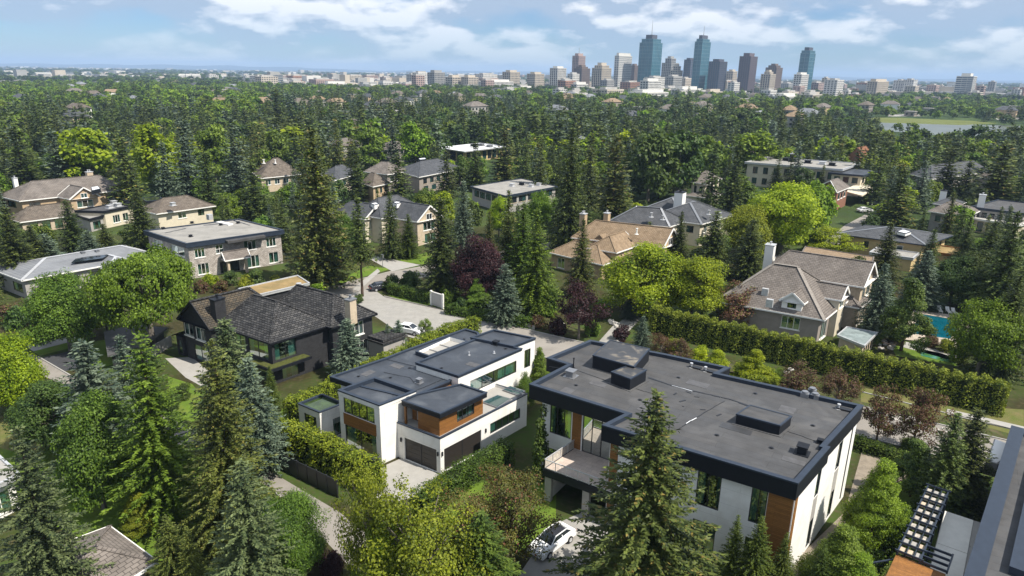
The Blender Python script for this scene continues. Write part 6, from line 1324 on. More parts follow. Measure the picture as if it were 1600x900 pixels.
# ------------------------------------------------------------------ hedges
def hedge(name, label, pts, w, h, m, dens=38, ls=.26, col=1.3, amp=.25, jag=.3, taper=.12):
    r = np.random.RandomState(hash_(label)); t = thing(name, label, 'hedge', (*pts[0], 0)); core = MB(); C, D, S = [], [], []
    for k in range(len(pts) - 1):
        a, b = np.array(pts[k]), np.array(pts[k + 1]); L = np.linalg.norm(b - a); d = (b - a) / L; nrm = np.array((-d[1], d[0]))
        core.bar((*a, h * .44), (*b, h * .44), w * .62, h * .86)
        def add(n, f):
            s = r.uniform(-.4, L + .4, n); q, z, nn = f(n, s); C.append(np.concatenate([a + d * s[:, None] + nrm * q[:, None], z[:, None]], 1)); nn = unit(nn + r.normal(0, .55, (n, 3)) + np.array((0, 0, .4))); dd = unit(np.cross(nn, r.normal(0, 1, (n, 3)))); D.append(dd); S.append(np.cross(nn, dd))
        ph = lambda s: amp * np.abs(np.sin(s * 3.1416 / col + r.uniform(0, .2, len(s)))) + .12 * np.sin(s * 1.9)
        top = lambda s: h + jag * np.abs(np.sin(s * 3.1416 / col)) - jag * .4 + .14 * np.sin(s * .9 + 1)
        for sg in (1, -1):
            def side(n, s, sg=sg): z = r.uniform(0, 1, n) ** .85 * top(s); q = sg * (w / 2 + ph(s) - amp * .5 - taper * z + r.normal(0, .10, n)); return q, z, np.tile(np.array((nrm[0] * sg, nrm[1] * sg, 0.)), (n, 1))
            add(int(L * h * dens), side)
        def tp(n, s): q = r.uniform(-.5, .5, n) * (w * 1.0 - taper * h); z = top(s) - (2 * np.abs(q) / w) ** 3 * .35 + r.normal(0, .10, n); return q, z, np.tile(np.array((0, 0, 1.)), (n, 1))
        add(int(L * w * dens * 1.25), tp)
    for e, sg in ((pts[0], -1), (pts[-1], 1)):
        i = 0 if sg < 0 else len(pts) - 2; a, b = np.array(pts[i]), np.array(pts[i + 1]); d = (b - a) / np.linalg.norm(b - a); nrm = np.array((-d[1], d[0])); n = int(w * h * dens); q = r.uniform(-.5, .5, n) * w; z = r.uniform(0, h, n)
        C.append(np.concatenate([np.array(e) + d * sg * (.1 + .4 * np.sqrt(np.maximum(0, 1 - (2 * q / w) ** 2)))[:, None] + nrm * q[:, None], z[:, None]], 1)); nn = unit(np.array((d[0] * sg, d[1] * sg, .3)) + r.normal(0, .5, (n, 3))); dd = unit(np.cross(nn, r.normal(0, 1, (n, 3)))); D.append(dd); S.append(np.cross(nn, dd))
    C, D, S = map(np.concatenate, (C, D, S)); l = ls * r.uniform(.6, 1.4, len(C)); V, Q = kites(C - np.array((*pts[0], 0)) , D, S, l, l * .6)
    o = bpy.data.objects.new('foliage', npmesh('foliage', V, Q, m)); COL.objects.link(o); o.parent = t; core.build('stems', core_m, t)  # solid dark fill added within the leaves so the hedge is not see-through
    for k in range(len(pts) - 1):
        a, b = Vector(pts[k]), Vector(pts[k + 1]); d = (b - a).normalized(); n = Vector((-d.y, d.x)) * (w / 2 + .5); FOOT.append(ccw([tuple(a - n), tuple(b - n), tuple(b + n), tuple(a + n)]))
hedge('tall_hedge', 'long tall clipped green hedge running along the street in front of the dormer house', [(23.2, 104.6), (42, 91.2), (61.5, 77.6)], 2.6, 3.9, f_hedge, 66, .24, 1.5, .42, .65, .16)
hedge('flowering_hedge', 'bushy light green hedge along the lane in front of the white house', [W(392, 650, 2.4), W(500, 690, 2.4), W(585, 735, 2.4)], 2.6, 3.0, f_hedge_l, 60, .24, 1.7, .4, .4)
hedge('bushy_hedge', 'yellow-green hedge between the black house and the white house', [W(455, 632, 2.4), W(600, 563, 2.4), W(700, 515, 2.4), W(742, 500, 2.4)], 2.4, 2.8, f_hedge_l, 55, .24, 1.5, .35, .4)
hedge('clipped_hedge', 'clipped mid-green hedge beside the garage driveway of the white house', [W(655, 775, 2.3), W(720, 730, 2.3), W(790, 692, 2.3)], 2.0, 2.5, f_hedge_d, 70, .18, .6, .06, .08, .04)
hedge('low_hedge', 'low green hedge along the road right of the white end wall', [W(1338, 690, .8), W(1440, 722, .8)], 1.5, 1.3, f_hedge_d, 75, .2, .8, .12, .12)
hedge('clipped_hedge', 'low clipped hedge at the junction ending at the pale gate panel', [W(612, 448, 1.4), W(630, 452, 1.4), W(670, 462, 1.4)], 2.0, 1.9, f_hedge_d, 60, .22, .9, .06, .06)
hedge('narrow_hedge', 'narrow hedge strip leading away from the pergola', [W(1486, 776, 1.2), W(1494, 740, 1.2)], .8, 1.8, f_hedge_d, 70, .2)
hedge('garden_hedge', 'yellow-green hedge at the lower right corner beside the pergola', [W(1340, 900, 1.2), W(1400, 838, 1.2)], 1.6, 1.8, f_hedge_d, 60, .22)
hedge('garden_hedge', 'dark hedge along the street verge behind the fallen shade of spruces', [W(700, 478, 1.4), W(830, 500, 1.4)], 1.6, 1.5, f_hedge_d, 50, .26)
# ================================================================== filling trees between and beyond the houses
LAND = [('the tan brick house', 90, 185), ('the grey stone house', 330, 150), ('the brown hip roof at left', 430, 235), ('the cream gabled house', 620, 165), ('the taupe house', 650, 260), ('the glass pavilion', 738, 385),
        ('the long flat-roofed house', 800, 215), ('the tan house', 950, 142), ('the charcoal roof', 1060, 175), ('the small pale house', 1100, 225), ('the long white modern house', 1255, 255), ('the ochre house', 1410, 155),
        ('the grey house at right', 1540, 190), ('the wide dark hip roof', 1490, 270), ('the dormer house', 1240, 110), ('the large purple tree', 752, 125), ('the black house', 430, 90)]
KW = {'spruce': 'spruce', 'leafy': 'leafy tree', 'fir': 'conifer'}
CW = {f_dark: 'dark green', f_spring: 'fresh green', f_leaf: 'fresh green', f_sage: 'grey-green', f_blue: 'blue-green', f_olive: 'olive', f_deep: 'deep green', f_mid: 'mid-green', f_bright: 'bright green', f_lime: 'lime green', f_green: 'green', f_yellow: 'yellow-green'}
PROT = [(0, 275, 182, 345, 190), (118, 315, 210, 350, 165), (228, 318, 320, 345, 172), (228, 345, 442, 440, 128), (10, 385, 230, 450, 112), (566, 325, 684, 400, 150), (500, 250, 545, 275, 225), (572, 248, 725, 292, 230), (690, 224, 786, 244, 340),
        (742, 285, 865, 312, 215), (858, 345, 1062, 425, 128), (945, 310, 1186, 360, 150), (1080, 272, 1130, 310, 215), (1190, 248, 1370, 330, 225), (1330, 352, 1490, 400, 140), (1440, 305, 1600, 372, 150), (1428, 258, 1546, 282, 255),
        (1325, 238, 1350, 252, 290), (560, 398, 735, 475, 115), (1280, 335, 1376, 395, 160), (1124, 380, 1366, 540, 106), (1400, 480, 1600, 565, 95), (1000, 470, 1590, 640, 70), (600, 430, 1000, 560, 92), (398, 252, 450, 280, 225), (160, 278, 215, 300, 230), (1385, 187, 1600, 211, 500), (1380, 180, 1560, 192, 640)]
def inside(p, poly):
    c = False; n = len(poly); j = n - 1
    for i in range(n):
        a, b = poly[i], poly[j]
        if (a[1] > p[1]) != (b[1] > p[1]) and p[0] < (b[0] - a[0]) * (p[1] - a[1]) / (b[1] - a[1]) + a[0]: c = not c
        j = i
    return c
FB = [(min(p[0] for p in q), max(p[0] for p in q), min(p[1] for p in q), max(p[1] for p in q), q) for q in FOOT]
HANDPX = []
for x, y, h, r, k in TREES:
    a, b = P(x, y, h), P(x, y, 0); HANDPX.append((a[0], a[1], b[1], r / math.hypot(x, y) * FPX, y))
def clear(x, y, h, r, slack=1.0, hand=True):
    for a, b, c, d, q in FB:
        if a - 1 < x < b + 1 and c - 1 < y < d + 1 and inside((x, y), q): return False
    if inside((x, y), LAKE) or inside((x, y), BANK): return False
    a, b = P(x, y, h), P(x, y, 0); w = r / math.hypot(x, y) * FPX
    for x0, y0, x1, y1, dep in PROT:
        if y < dep * 1.07 and a[0] + w * .7 > x0 and a[0] - w * .7 < x1 and a[1] < y1 - 2 and b[1] > y0: return False
    if hand:
        for hx, ht, hb, hw, hy in HANDPX:
            if hy > y and abs(hx - a[0]) < (hw + w) * .62 and a[1] < hb - 8 and b[1] > ht: return False
            if abs(hx - a[0]) < hw * .3 and abs(hy - y) < r * 1.0: return False
    return True
grid = {}
def far_enough(x, y, s):
    gx, gy = int(x // 12), int(y // 12)
    for i in range(gx - 1, gx + 2):
        for j in range(gy - 1, gy + 2):
            for (u, v) in grid.get((i, j), ()):
                if (u - x) ** 2 + (v - y) ** 2 < s * s: return False
    return True
def put(x, y): grid.setdefault((int(x // 12), int(y // 12)), []).append((x, y))
for t_ in TREES: put(t_[0], t_[1])
# scattered houses among the woods
HOUSES = []
for k in range(2500):
    if len(HOUSES) > 170: break
    Y = 300 + 1150 * rnd.random() ** 1.1; X = rnd.uniform(-.80, .80) * Y
    if 330 < Y < 560 and rnd.random() < .75: continue
    if any((X - a) ** 2 + (Y - b) ** 2 < 26 ** 2 for a, b in HOUSES): continue
    if not clear(X, Y, 6, 8, hand=False): continue
    if inside((X, Y), LAKE): continue
    HOUSES.append((X, Y))
hm = [stucco_cream, white_stucco, stucco_tan, stucco_taupe, stucco_grey, stone_trim]; hr = [shingle_greybrown, shingle_slate, shingle_brown, metal_roof_grey, gravel_pale, shingle_tan, shingle_slate]
hk = {}
def zone(px): return 'far left' if px < 320 else 'left of centre' if px < 700 else 'below the towers' if px < 1250 else 'beyond the lake side at right'
hw_n = ['cream', 'white', 'tan', 'taupe', 'grey', 'sandy']; hr_n = ['grey-brown', 'slate', 'brown', 'pale metal', 'flat pale', 'tan', 'slate']
for X, Y in HOUSES:
    i, j, v = rnd.randrange(6), rnd.randrange(7), rnd.randrange(3); key = (i, j, v)
    if key not in hk:
        a, b, h, ri = ((13, 9, 5.2, 2.6), (17, 11, 6.0, 3.0), (11, 8, 3.4, 2.2))[v]; mw = MB(); q = [(-a / 2, -b / 2), (a / 2, -b / 2), (a / 2, b / 2), (-a / 2, b / 2)]; mw.prism(q, 0, h)
        for s in (-1, 1): mw.prism([(s * a / 2, -b / 2), (s * a / 2, b / 2), (s * a / 2 - s * .05, 0)][::s], h, h, 0)
        mr = MB(); o = .6; A, B_, C_, D_ = (-a / 2 - o, -b / 2 - o, h), (a / 2 + o, -b / 2 - o, h), (a / 2 + o, b / 2 + o, h), (-a / 2 - o, b / 2 + o, h); e = b / 2 if v else 1.5; R0, R1 = (-a / 2 + e, 0, h + ri), (a / 2 - e, 0, h + ri)
        if j == 4: mr.prism([(p[0], p[1]) for p in (A, B_, C_, D_)], h, h + .5)
        else: mr.face([A, B_, R1, R0]); mr.face([C_, D_, R0, R1]); mr.face([B_, C_, R1]); mr.face([D_, A, R0]); mr.face([D_, C_, B_, A])
        mg = MB(); fr = Frame2((-a / 2, -b / 2), (a / 2, -b / 2)); f2 = Frame2((a / 2, -b / 2), (a / 2, b / 2)); f3 = Frame2((-a / 2, b / 2), (-a / 2, -b / 2))
        for f in (fr, f2, f3):
            n = int(f.L / 3)
            for z in ((1, 2.4), (3.7, 5)):
                if z[1] > h: continue
                for q_ in range(n): f.box(mg, f.L * (q_ + .3) / n, f.L * (q_ + .75) / n, z[0], z[1], -.06, .02)
        hk[key] = (mw.mesh('wall', hm[i]), mr.mesh('roof', hr[j]), mg.mesh('window_row', win_dark))
    px = P(X, Y, 0)[0]; lab = f'small {hw_n[i]} house with {hr_n[j]} roof {zone(px)}' + (', nearer' if Y < 620 else ', distant' if Y > 1000 else '')
    t = thing('far_house', lab, 'house', (X, Y, 0), 'houses among the woods'); t.scale = (1.25, 1.25, 1.45) if Y > 450 else (1, 1, 1); t.rotation_euler.z = rnd.choice((U_AX, V_AX, U_AX + 3.14, V_AX + 3.14)) + rnd.uniform(-.25, .25)
    for nm, me in zip(('wall', 'roof', 'window_row'), hk[key]): o = bpy.data.objects.new(nm, me); COL.objects.link(o); o.parent = t; tag(o, kind='stuff' if nm == 'window_row' else None)
HS = [(x, y) for x, y in HOUSES]
hgrid = {}
for x, y in HS: hgrid.setdefault((int(x // 30), int(y // 30)), []).append((x, y))
def house_near(x, y):
    for i in range(int(x // 30) - 2, int(x // 30) + 3):
        for j in range(int(y // 30) - 1, int(y // 30) + 4):
            for a, b in hgrid.get((i, j), ()):
                dx, dy = x - a, y - b; dd = math.hypot(a, b); t = -(dx * a + dy * b) / dd; s = abs(dx * b - dy * a) / dd
                if math.hypot(dx, dy) < 10 or (0 < t < (26 if b < 420 else min(85, 40 + (b - 400) * .08)) and s < 9): return True
    return False
cand = []
def dark_zone(px, Y): return Y < (560 if px < 420 else 900 if px < 900 else 720) + 60 * math.sin(px * .013)
def choose(Y, X):
    px = P(X, Y, 0)[0]; u = rnd.random(); bl = math.sin(X * .012 + Y * .007) * math.cos(Y * .011 - X * .004)
    if Y < 330: k = 'spruce' if u < .68 else 'leafy'
    elif dark_zone(px, Y): k = 'spruce' if u < .70 + .2 * bl else 'leafy'
    else: k = 'spruce' if u < .14 + .12 * bl else 'leafy'
    v = rnd.random()
    if k == 'spruce': m = f_dark if v < (.62 if Y < 330 else .86) else f_blue if v < .84 or Y > 330 else f_olive
    elif Y < 330: m = f_mid if v < .4 else f_deep if v < .62 else f_bright if v < .85 else f_lime
    elif dark_zone(px, Y): m = f_deep if v < .70 - .2 * bl else f_mid if v < .93 else f_bright
    else: m = f_mid if v < (.42 if px > 420 else .30) else f_bright if v < (.80 if px > 420 else .92) else f_deep
    return k, m
n_try = 0
for (y0, y1, sp, tries) in ((92, 330, 5.6, 9000), (330, 640, 9.6, 11000), (640, 1330, 13.5, 14000)):
    for _ in range(tries):
        Y = math.sqrt(rnd.uniform(y0 * y0, y1 * y1)); X = rnd.uniform(-.86, .86) * Y
        if not far_enough(X, Y, sp * rnd.uniform(.8, 1.15)): continue
        k, m = choose(Y, X); h = (rnd.uniform(10, 17) if k == 'spruce' else rnd.uniform(7, 11.5)) * (1.0 if Y > 200 else .8); r = h * (rnd.uniform(.19, .26) if k == 'spruce' else rnd.uniform(.36, .48))
        if Y > 300 and house_near(X, Y): continue
        if Y > 1050 and P(X, Y, 0)[0] > 800 and rnd.random() < .8: continue
        if Y < 700 and not clear(X, Y, h, r, hand=Y < 330): continue
        if Y >= 700 and (inside((X, Y), LAKE) or inside((X, Y), BANK)): continue
        if 420 < Y < 900 and X > .45 * Y: h *= .8
        if Y > 300: q_ = (1.12 if k == 'spruce' else 1.28) + .22 * math.sin(X * .021 + 2) * math.cos(Y * .017) + .12 * math.sin(X * .05); h *= q_; r *= q_ * (1.2 if k == 'leafy' else 1.25)
        cand.append((X, Y, h, r, k, m)); put(X, Y)
cand.sort(key=lambda c: c[1])
own, rest, cnt = [], [], {'spruce': 0, 'leafy': 0}
lim = {'spruce': 300 - sum(1 for t in TAB if t[0] in ('spruce', 'sparse')) - 12, 'leafy': 300 - sum(1 for t in TAB if t[0] == 'leafy') - 12}
for c in cand:
    if cnt[c[4]] < lim[c[4]]: cnt[c[4]] += 1; own.append(c)
    else: rest.append(c)
lab = {}
for c in own:
    X, Y, h, r, k, m = c; px = P(X, Y, h)[0]; best = min(LAND, key=lambda l: abs(l[1] - px) / 120 + abs(math.log(Y / l[2])) * 1.6)
    rel = 'behind' if Y > best[2] * 1.12 else 'in front of' if Y < best[2] * .88 and abs(px - best[1]) < 70 else 'left of' if px < best[1] else 'right of'
    if Y > 330: rel = 'in the dark woods far behind'
    tall = 'tall ' if h > (14.5 if k == 'spruce' else 10) else 'small ' if h < (10.5 if k == 'spruce' else 7.6) else ''
    lab.setdefault(f'{tall}{CW[m]} {KW[k]} {rel} {best[0]}', []).append((px, c))
ORD = ['first', 'second', 'third', 'fourth', 'fifth', 'sixth']; NUM = ['', '', 'two', 'three', 'four', 'five', 'six']
for lb, L in lab.items():
    L.sort(key=lambda a: a[0]); n = len(L); grp = None
    for i, (px, c) in enumerate(L):
        X, Y, h, r, k, m = c; d = Y
        if n == 1: l2 = lb
        elif n == 2: l2 = lb + (', the one further left' if i == 0 else ', the one further right')
        elif n <= 6 and Y < 330: l2 = f'{lb}, {ORD[i]} from left'
        else: l2 = lb; grp = lb
        if len(l2.split()) > 16: l2 = lb; grp = lb
        plant(k, X, Y, h, r, m, l2, 2 if Y < 300 else 3, group=grp or ('spruces among the houses' if k == 'spruce' else 'leafy trees among the houses'))
# beyond the count: woods as point clouds of the same trees
def source(kind, n, m, X, Y, label):
    cr, tr, H, R = kit(kind, 3, n); me = cr.copy(); me.materials.clear(); me.materials.append(m); t = thing(NAMES[kind], label, 'tree', (X, Y, 0), 'trees at the edge of the far woods')
    o = bpy.data.objects.new('crown', me); COL.objects.link(o); o.parent = t; o2 = bpy.data.objects.new('trunk', tr); COL.objects.link(o2); o2.parent = t; return o, H, R
def woods(name, label, kind, m, items, srcpos):
    src = []
    for n in range(3):
        X, Y = srcpos[n]; o, H, R = source(kind, n, m, X, Y, f'{CW[m]} {KW[kind]} at the near edge of the far woods, ' + ('leftmost', 'middle', 'rightmost')[n] + ' of three'); src.append((o, H, R))
    me = bpy.data.meshes.new(name); me.vertices.add(len(items)); me.vertices.foreach_set('co', np.array([(i[0], i[1], 0) for i in items], dtype=np.float32).ravel())
    for nm, dt in (('sc', 'FLOAT_VECTOR'), ('rz', 'FLOAT_VECTOR'), ('ix', 'INT')): me.attributes.new(nm, dt, 'POINT')
    a, b, c = me.attributes['sc'], me.attributes['rz'], me.attributes['ix']
    ix = [rnd.randrange(3) for _ in items]; sc = [(i[3] / src[q][2], i[3] / src[q][2], i[2] / src[q][1]) for i, q in zip(items, ix)]
    a.data.foreach_set('vector', np.array(sc, dtype=np.float32).ravel()); b.data.foreach_set('vector', np.array([(0, 0, rnd.uniform(0, 6.28)) for _ in items], dtype=np.float32).ravel()); c.data.foreach_set('value', ix); me.update()
    o = bpy.data.objects.new(name, me); COL.objects.link(o); tag(o, label, kind='stuff')
    ng = bpy.data.node_groups.new(name, 'GeometryNodeTree'); ng.interface.new_socket('Geometry', in_out='INPUT', socket_type='NodeSocketGeometry'); ng.interface.new_socket('Geometry', in_out='OUTPUT', socket_type='NodeSocketGeometry')
    n, l = ng.nodes, ng.links; gi, go = n.new('NodeGroupInput'), n.new('NodeGroupOutput'); ip = n.new('GeometryNodeInstanceOnPoints'); j = n.new('GeometryNodeJoinGeometry')
    for so_, _, _ in reversed(src):
        oi = n.new('GeometryNodeObjectInfo'); oi.transform_space = 'ORIGINAL'; oi.inputs['Object'].default_value = so_; oi.inputs['As Instance'].default_value = True; l.new(oi.outputs['Geometry'], j.inputs[0])
    l.new(gi.outputs[0], ip.inputs['Points']); l.new(j.outputs[0], ip.inputs['Instance']); ip.inputs['Pick Instance'].default_value = True
    for nm, dt, sk in (('ix', 'INT', 'Instance Index'), ('rz', 'FLOAT_VECTOR', 'Rotation'), ('sc', 'FLOAT_VECTOR', 'Scale')):
        at = n.new('GeometryNodeInputNamedAttribute'); at.data_type = dt; at.inputs['Name'].default_value = nm; l.new(at.outputs['Attribute'], ip.inputs[sk])
    l.new(ip.outputs[0], go.inputs[0]); md = o.modifiers.new('woods', 'NODES'); md.node_group = ng
# trees between the city blocks, thinning towards the horizon
for _ in range(5200):
    Y = 1330 + 5200 * rnd.random() ** 2.0; X = rnd.uniform(-.82, .82) * Y; s = 1.2 + Y / 3500
    if math.sin(X * .006 + 1) * math.cos(Y * .004 + X * .002) < -.15: continue
    k = 'spruce' if rnd.random() < .2 else 'leafy'; m = f_dark if k == 'spruce' else rnd.choice((f_mid, f_deep, f_deep)); h = rnd.uniform(7, 11) * s ** .6; rest.append((X, Y, h, h * .62 * s ** .5, k, m))
bins = {}
for c in rest: bins.setdefault((c[4], c[5].name), []).append(c)
lbl = {'spruce': 'dark conifers of the far woods', 'leafy': 'leafy crowns of the far woods'}
for (k, mn), items in bins.items():
    if len(items) < 3: continue
    near = sorted(sorted(items, key=lambda c: c[1])[:3]); woods('far_woods', f'{CW[MATS[mn]]} {lbl[k]} below the skyline', k, MATS[mn], items, [(c[0], c[1]) for c in near])
# ================================================================== the city
def gp(px, d):
    lo, hi = 114.0, 400.0
    for _ in range(50):
        m = (lo + hi) / 2
        if W(px, m)[1] > d: lo = m
        else: hi = m
    return W(px, (lo + hi) / 2)
c_glass = mat('tower_glass_teal', (.045, .15, .20), .15, .8, var=.35, vscale=.03); c_glass2 = mat('tower_glass_blue', (.05, .085, .13), .2, .8, var=.3, vscale=.03)
c_dark = mat('tower_glass_dark', (.03, .035, .045), .2, .6); c_white = mat('tower_white', (.56, .55, .52), .8, .2, var=.1, vscale=.05); c_cream = mat('tower_cream', (.46, .41, .34), .8, .2, var=.1, vscale=.05)
c_brown = mat('tower_brown', (.17, .13, .11), .8, .2, var=.1, vscale=.05); c_pink = mat('tower_pink', (.36, .27, .24), .8, .2, var=.1, vscale=.05); c_slate = mat('tower_slate', (.075, .075, .095), .6, .3, var=.1, vscale=.05); c_mid = mat('tower_grey', (.30, .30, .29), .8, .2, var=.1, vscale=.05)
c_tline = mat('tower_teal_line', (.07, .17, .21), .4, .5); c_roofc = mat('city_roof', (.40, .39, .37), .9, .2, var=.3, vscale=.03); c_brick = mat('city_brick', (.30, .17, .12), .9, .2, var=.2, vscale=.05)
def tower(label, l, r, top, d, body, skin, style='grid', p=.45, crown=None, mast=0, name='office_tower', setback=None, group='towers of the downtown skyline', low=False):
    w = (r - l) / FPX * d * 1.02; a, b = p * w / .84, (1 - p) * w / .64; c = gp((l + r) / 2, d)
    lo, hi = 0, 400
    for _ in range(40):
        m = (lo + hi) / 2
        if P(*c, m)[1] > top: lo = m
        else: hi = m
    h = lo; n = off(c, a / 2, -b / 2); t = thing(name, label, 'building', (*c, 0), group); H = h
    tiers = [(n, a, b, 0, h)]
    if setback: f, zz = setback; tiers = [(n, a, b, 0, h * zz), (off(n, -a * (1 - f) / 2, b * (1 - f) / 2), a * f, b * f, h * zz, h)]
    for (n_, a_, b_, z0, z1) in tiers:
        q = [n_, off(n_, 0, b_), off(n_, -a_, b_), off(n_, -a_, 0)]; m = MB(); m.prism(q, z0, z1, 0, 1); m.build('body', [body, c_roofc], t)
        g = MB(); fh = 3.9 if style != 'glass' else 7.8; nf = max(2, int((z1 - z0) / fh)); th = {'grid': 1.7, 'glass': .7, 'band': 1.9, 'pier': 1.0}[style]
        for k in range(nf + 1): z = z0 + (z1 - z0) * k / nf; g.prism(inset(q, -.35), z - th / 2, z + th / 2, bottom=False)
        g.build('floor_banding', skin, t)
        g = MB(); pw = {'grid': 1.5, 'glass': .5, 'band': .5, 'pier': 1.9}[style]; ps = {'grid': 4.6, 'glass': 7, 'band': 9, 'pier': 4.4}[style]
        for e in range(4):
            f = Frame2(q[e], q[(e + 1) % 4]); k_ = max(2, int(f.L / ps))
            for k in range(k_ + 1): x = f.L * k / k_; f.box(g, max(-.3, x - pw / 2), min(f.L + .3, x + pw / 2), z0, z1, -.55, .02)
        g.build('pier_row', skin, t, kind='stuff')
        m = MB(); m.prism(inset(q, -.5), z1, z1 + 1.2); m.build('parapet', skin, t)
    q = inset(q, min(a_, b_) * .22); m = MB(); m.prism(q, H + 1.2, H + 1.2 + (crown or 4)); m.build('plant_room', skin if style != 'glass' else c_slate, t)
    if mast: cc = ((q[0][0] + q[2][0]) / 2, (q[0][1] + q[2][1]) / 2); m = MB(); m.tube([(*cc, H), (*cc, H + mast)], [.9, .3], 6); m.build('mast', c_mid, t)
    return t
tower('pale apartment tower at the left end of the skyline', 786, 811, 113, 1750, c_dark, c_cream, 'grid')
tower('cream apartment tower left of the white-and-grey one', 824, 849, 116, 1700, c_dark, c_cream, 'grid')
tower('white-and-grey tower with dark stacked windows, left part of the skyline', 859, 883, 107, 1720, c_dark, c_white, 'pier')
tower('slim pinkish tower with a mast behind the brown tower', 893, 912, 88, 1900, c_slate, c_pink, 'pier', mast=22, crown=6)
tower('brown tower in front of the pinkish masted tower', 896, 920, 105, 1750, c_slate, c_brown, 'pier', setback=(.7, .93))
tower('cream tower with dark cap, left of the white gridded tower', 924, 953, 103, 1680, c_dark, c_cream, 'pier', crown=6, setback=(.75, .9))
tower('tall white gridded office tower left of the tallest glass tower', 957, 985, 88, 1720, c_glass2, c_white, 'grid', p=.2, crown=6)
tower('narrow brown tower squeezed behind the white gridded tower', 983, 995, 103, 1900, c_slate, c_brown, 'pier')
tower('tallest teal glass tower with flat crown and mast', 995, 1029, 62, 1700, c_glass, c_tline, 'glass', p=.5, crown=9, mast=42, setback=(.84, .93))
tower('stepped grey tower right of the tallest glass tower', 1031, 1057, 92, 1850, c_dark, c_mid, 'grid', setback=(.62, .86), crown=5)
tower('cream stepped tower before the grey stepped one', 1045, 1064, 104, 1700, c_slate, c_cream, 'grid', setback=(.6, .84))
tower('dark blue slab tower left of the second glass tower', 1065, 1083, 94, 1850, c_glass2, c_slate, 'band')
tower('second teal glass tower, slimmer, with mast', 1078, 1104, 62, 1680, c_glass, c_tline, 'glass', p=.35, crown=8, mast=30, setback=(.82, .95))
tower('dark glass tower right of the second teal tower', 1103, 1132, 97, 1650, c_glass2, c_slate, 'pier', crown=5)
tower('low cream tower between the dark glass and the brown-purple tower', 1132, 1149, 112, 1800, c_slate, c_cream, 'grid')
tower('dark purple-brown tower with flat cap', 1149, 1178, 89, 1650, c_slate, mat('tower_plum', (.12, .095, .105), .7, .3), 'pier', crown=7)
tower('cream tower in front of the brown towers at right', 1185, 1209, 113, 1620, c_slate, c_cream, 'pier', setback=(.6, .9))
tower('brown tower with stepped top, right of the dark purple-brown tower', 1191, 1219, 103, 1800, c_slate, c_brown, 'pier', setback=(.7, .92))
tower('isolated teal glass tower at the right of the skyline', 1241, 1267, 80, 1700, c_glass, c_tline, 'glass', p=.4, crown=7, setback=(.9, .94))
tower('white tower standing before the isolated teal tower', 1234, 1262, 117, 1560, c_dark, c_white, 'grid', p=.3)
tower('wide cream office block right of the skyline', 1342, 1395, 128, 1550, c_slate, c_cream, 'grid', p=.2, crown=5)
tower('white apartment slab with dark side at the far right', 1485, 1523, 120, 1560, c_glass2, c_white, 'band', crown=6)
tower('grey tower block left of the twin cream blocks', 670, 694, 114, 1650, c_dark, c_mid, 'grid', crown=5)
tower('left one of the twin cream blocks', 698, 721, 121, 1600, c_dark, c_cream, 'grid'); tower('right one of the twin cream blocks', 722, 746, 121, 1600, c_dark, c_cream, 'grid')
tower('wide low white office building right of the twin cream blocks', 750, 800, 128, 1600, c_dark, c_white, 'pier', p=.3)
tower('lone glassy apartment block at left with pink roof structure', 417, 441, 117, 1560, c_glass2, c_mid, 'band', crown=5)
for i, (a, b) in enumerate(((281, 291), (292, 301), (302, 312))): tower(('left', 'middle', 'right')[i] + ' slab of the three white slabs far at left', a, b, 118, 2300, c_mid, c_white, 'band', p=.2, group='three white slabs')
for a, b, tp, d, lb in ((998, 1032, 127, 1300, 'white office block in front of the tallest glass tower'), (980, 1046, 145, 1150, 'low white gridded block at the foot of the towers'), (1046, 1096, 140, 1200, 'white stepped block right of the low gridded one'), (892, 918, 132, 1500, 'low white block before the brown tower'), (1095, 1130, 144, 1250, 'cream low block below the dark glass tower'), (1200, 1252, 151, 1120, 'long low white building right of the towers'), (508, 540, 131, 1500, 'white domed block left of centre'), (640, 664, 134, 1550, 'cream low block left of the grey tower block')):
    tower(lb, a, b, tp, d, c_dark, c_white if 'white' in lb else c_cream, 'grid', name='office_block', group='low blocks of the city', p=.3)
used_ = [(l, r) for l, r in ((786, 1270),)]
low_m = [(c_cream, 'cream'), (c_white, 'white'), (c_brick, 'brick'), (c_mid, 'grey'), (c_pink, 'pinkish'), (c_cream, 'cream'), (c_white, 'white')]
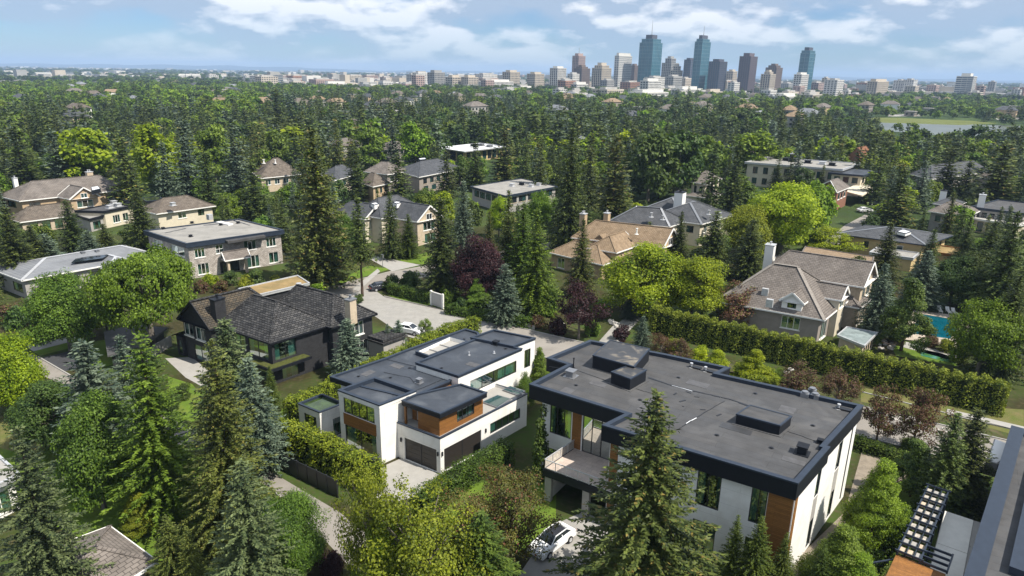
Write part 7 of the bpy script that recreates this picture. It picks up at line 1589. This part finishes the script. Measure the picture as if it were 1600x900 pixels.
for k in range(190):
    px = rnd.uniform(395, 1640) if rnd.random() < .85 else rnd.uniform(-20, 400); d = rnd.uniform(1420, 2300) if px < 780 or px > 1300 else rnd.uniform(1090, 1900); h = (rnd.choice((9, 12, 15, 20, 26, 34)) if px > 640 else rnd.choice((9, 12, 15, 20))) * rnd.uniform(.8, 1.2); w = rnd.uniform(22, 60)
    if px < 400 and (d < 1900 or rnd.random() < .6): continue
    if rnd.random() < .1: px = rnd.uniform(860, 1270)
    m_, nm = rnd.choice(low_m)
    if d < 1450: h = min(h, rnd.uniform(9, 18)); m_, nm = low_m[rnd.choice((0, 1, 1, 3, 0))]
    c = gp(px, d); top = P(*c, h)[1]; wp = w / d * FPX
    z = 'at left' if px < 640 else 'left of the towers' if px < 860 else 'at the foot of the towers' if px < 1270 else 'right of the towers'
    a, b = .4 * w / .84, .6 * w / .64; n = off(c, a / 2, -b / 2); q = [n, off(n, 0, b), off(n, -a, b), off(n, -a, 0)]
    t = thing('city_block', f'{"tall" if h > 24 else "low"} {nm} city block {z}', 'building', (*c, 0), f'{nm} blocks {z}')
    m = MB(); m.prism(q, 0, h, 0, 1); m.build('wall', [m_, c_roofc], t); g = MB()
    for z_ in np.arange(1.2, h - 2, 3.8):
        for e in (0, 3): f = Frame2(q[e], q[(e + 1) % 4]); kk = max(2, int(f.L / 5)); [f.box(g, f.L * (u + .2) / kk, f.L * (u + .8) / kk, z_, z_ + 1.9, -.12, .02) for u in range(kk)]
    g.build('window_row', c_dark, t, kind='stuff'); m = MB(); m.prism(inset(q, min(a, b) * .3), h, h + 3); m.build('plant_room', c_roofc, t)
# the rest of the town spreading to the horizon
for m_, nm in ((c_white, 'white'), (c_cream, 'cream'), (c_mid, 'grey'), (c_brick, 'brick')):
    mb = MB()
    for k in range(1100 if nm != 'brick' else 200):
        Y = 1750 + 9200 * rnd.random() ** 2.1; X = rnd.uniform(-.82, .82) * Y; px = P(X, Y, 0)[0]
        if px < 420 and (rnd.random() < .7 or Y < 2200): continue
        if Y > 3000 and math.sin(X * .0011 + 2) * math.cos(Y * .0013) < -.1: continue
        s = 1 + Y / 4000; h = rnd.uniform(4, 10) * (1 + (rnd.random() < .08) * 1.5) * s ** .35; w, d = rnd.uniform(10, 32) * s, rnd.uniform(8, 20) * s; mb.box((X, Y), UV if rnd.random() < .6 else VV, w / 2, d / 2, 0, h)
    tag(mb.build('far_town', m_), f'{nm} low buildings of the far town towards the horizon', kind='stuff')
# low hills on the horizon
mb = MB(); pr = None
for k in range(90):
    x = -19000 + 38000 * k / 89; h = 30 + 28 * (math.sin(k * .31) * .5 + .5) + 14 * math.sin(k * 1.7) + (30 if k < 34 else 0); y = 19500 - abs(x) * .1
    if pr:
        mb.face([(pr[0], pr[1] - 1800, 0), (x, y - 1800, 0), (x, y, h), (pr[0], pr[1], pr[2])]); mb.face([(pr[0], pr[1], pr[2]), (x, y, h), (x, y + 2500, 0), (pr[0], pr[1] + 2500, 0)])
    pr = (x, y, h)
tag(mb.build('hills', mat('hill_woods', (.022, .035, .024), .95, .05, var=.4, vscale=.004)), 'low wooded hills along the horizon', kind='structure')
# ------------------------------------------------------------------ air
hz = bpy.data.materials.new('haze'); hz.use_nodes = True; n, l = hz.node_tree.nodes, hz.node_tree.links; n.remove(n['Principled BSDF']); v = n.new('ShaderNodeVolumePrincipled')
v.inputs['Color'].default_value = (.50, .70, 1.0, 1); v.inputs['Density'].default_value = HAZE; v.inputs['Anisotropy'].default_value = 0.0; l.new(v.outputs[0], n['Material Output'].inputs['Volume'])
mb = MB(); mb.prism([(-24600, -500), (24600, -500), (24600, 24600), (-24600, 24600)], -1, 210); tag(mb.build('haze', hz), 'thin blue air fading the far city', kind='stuff')
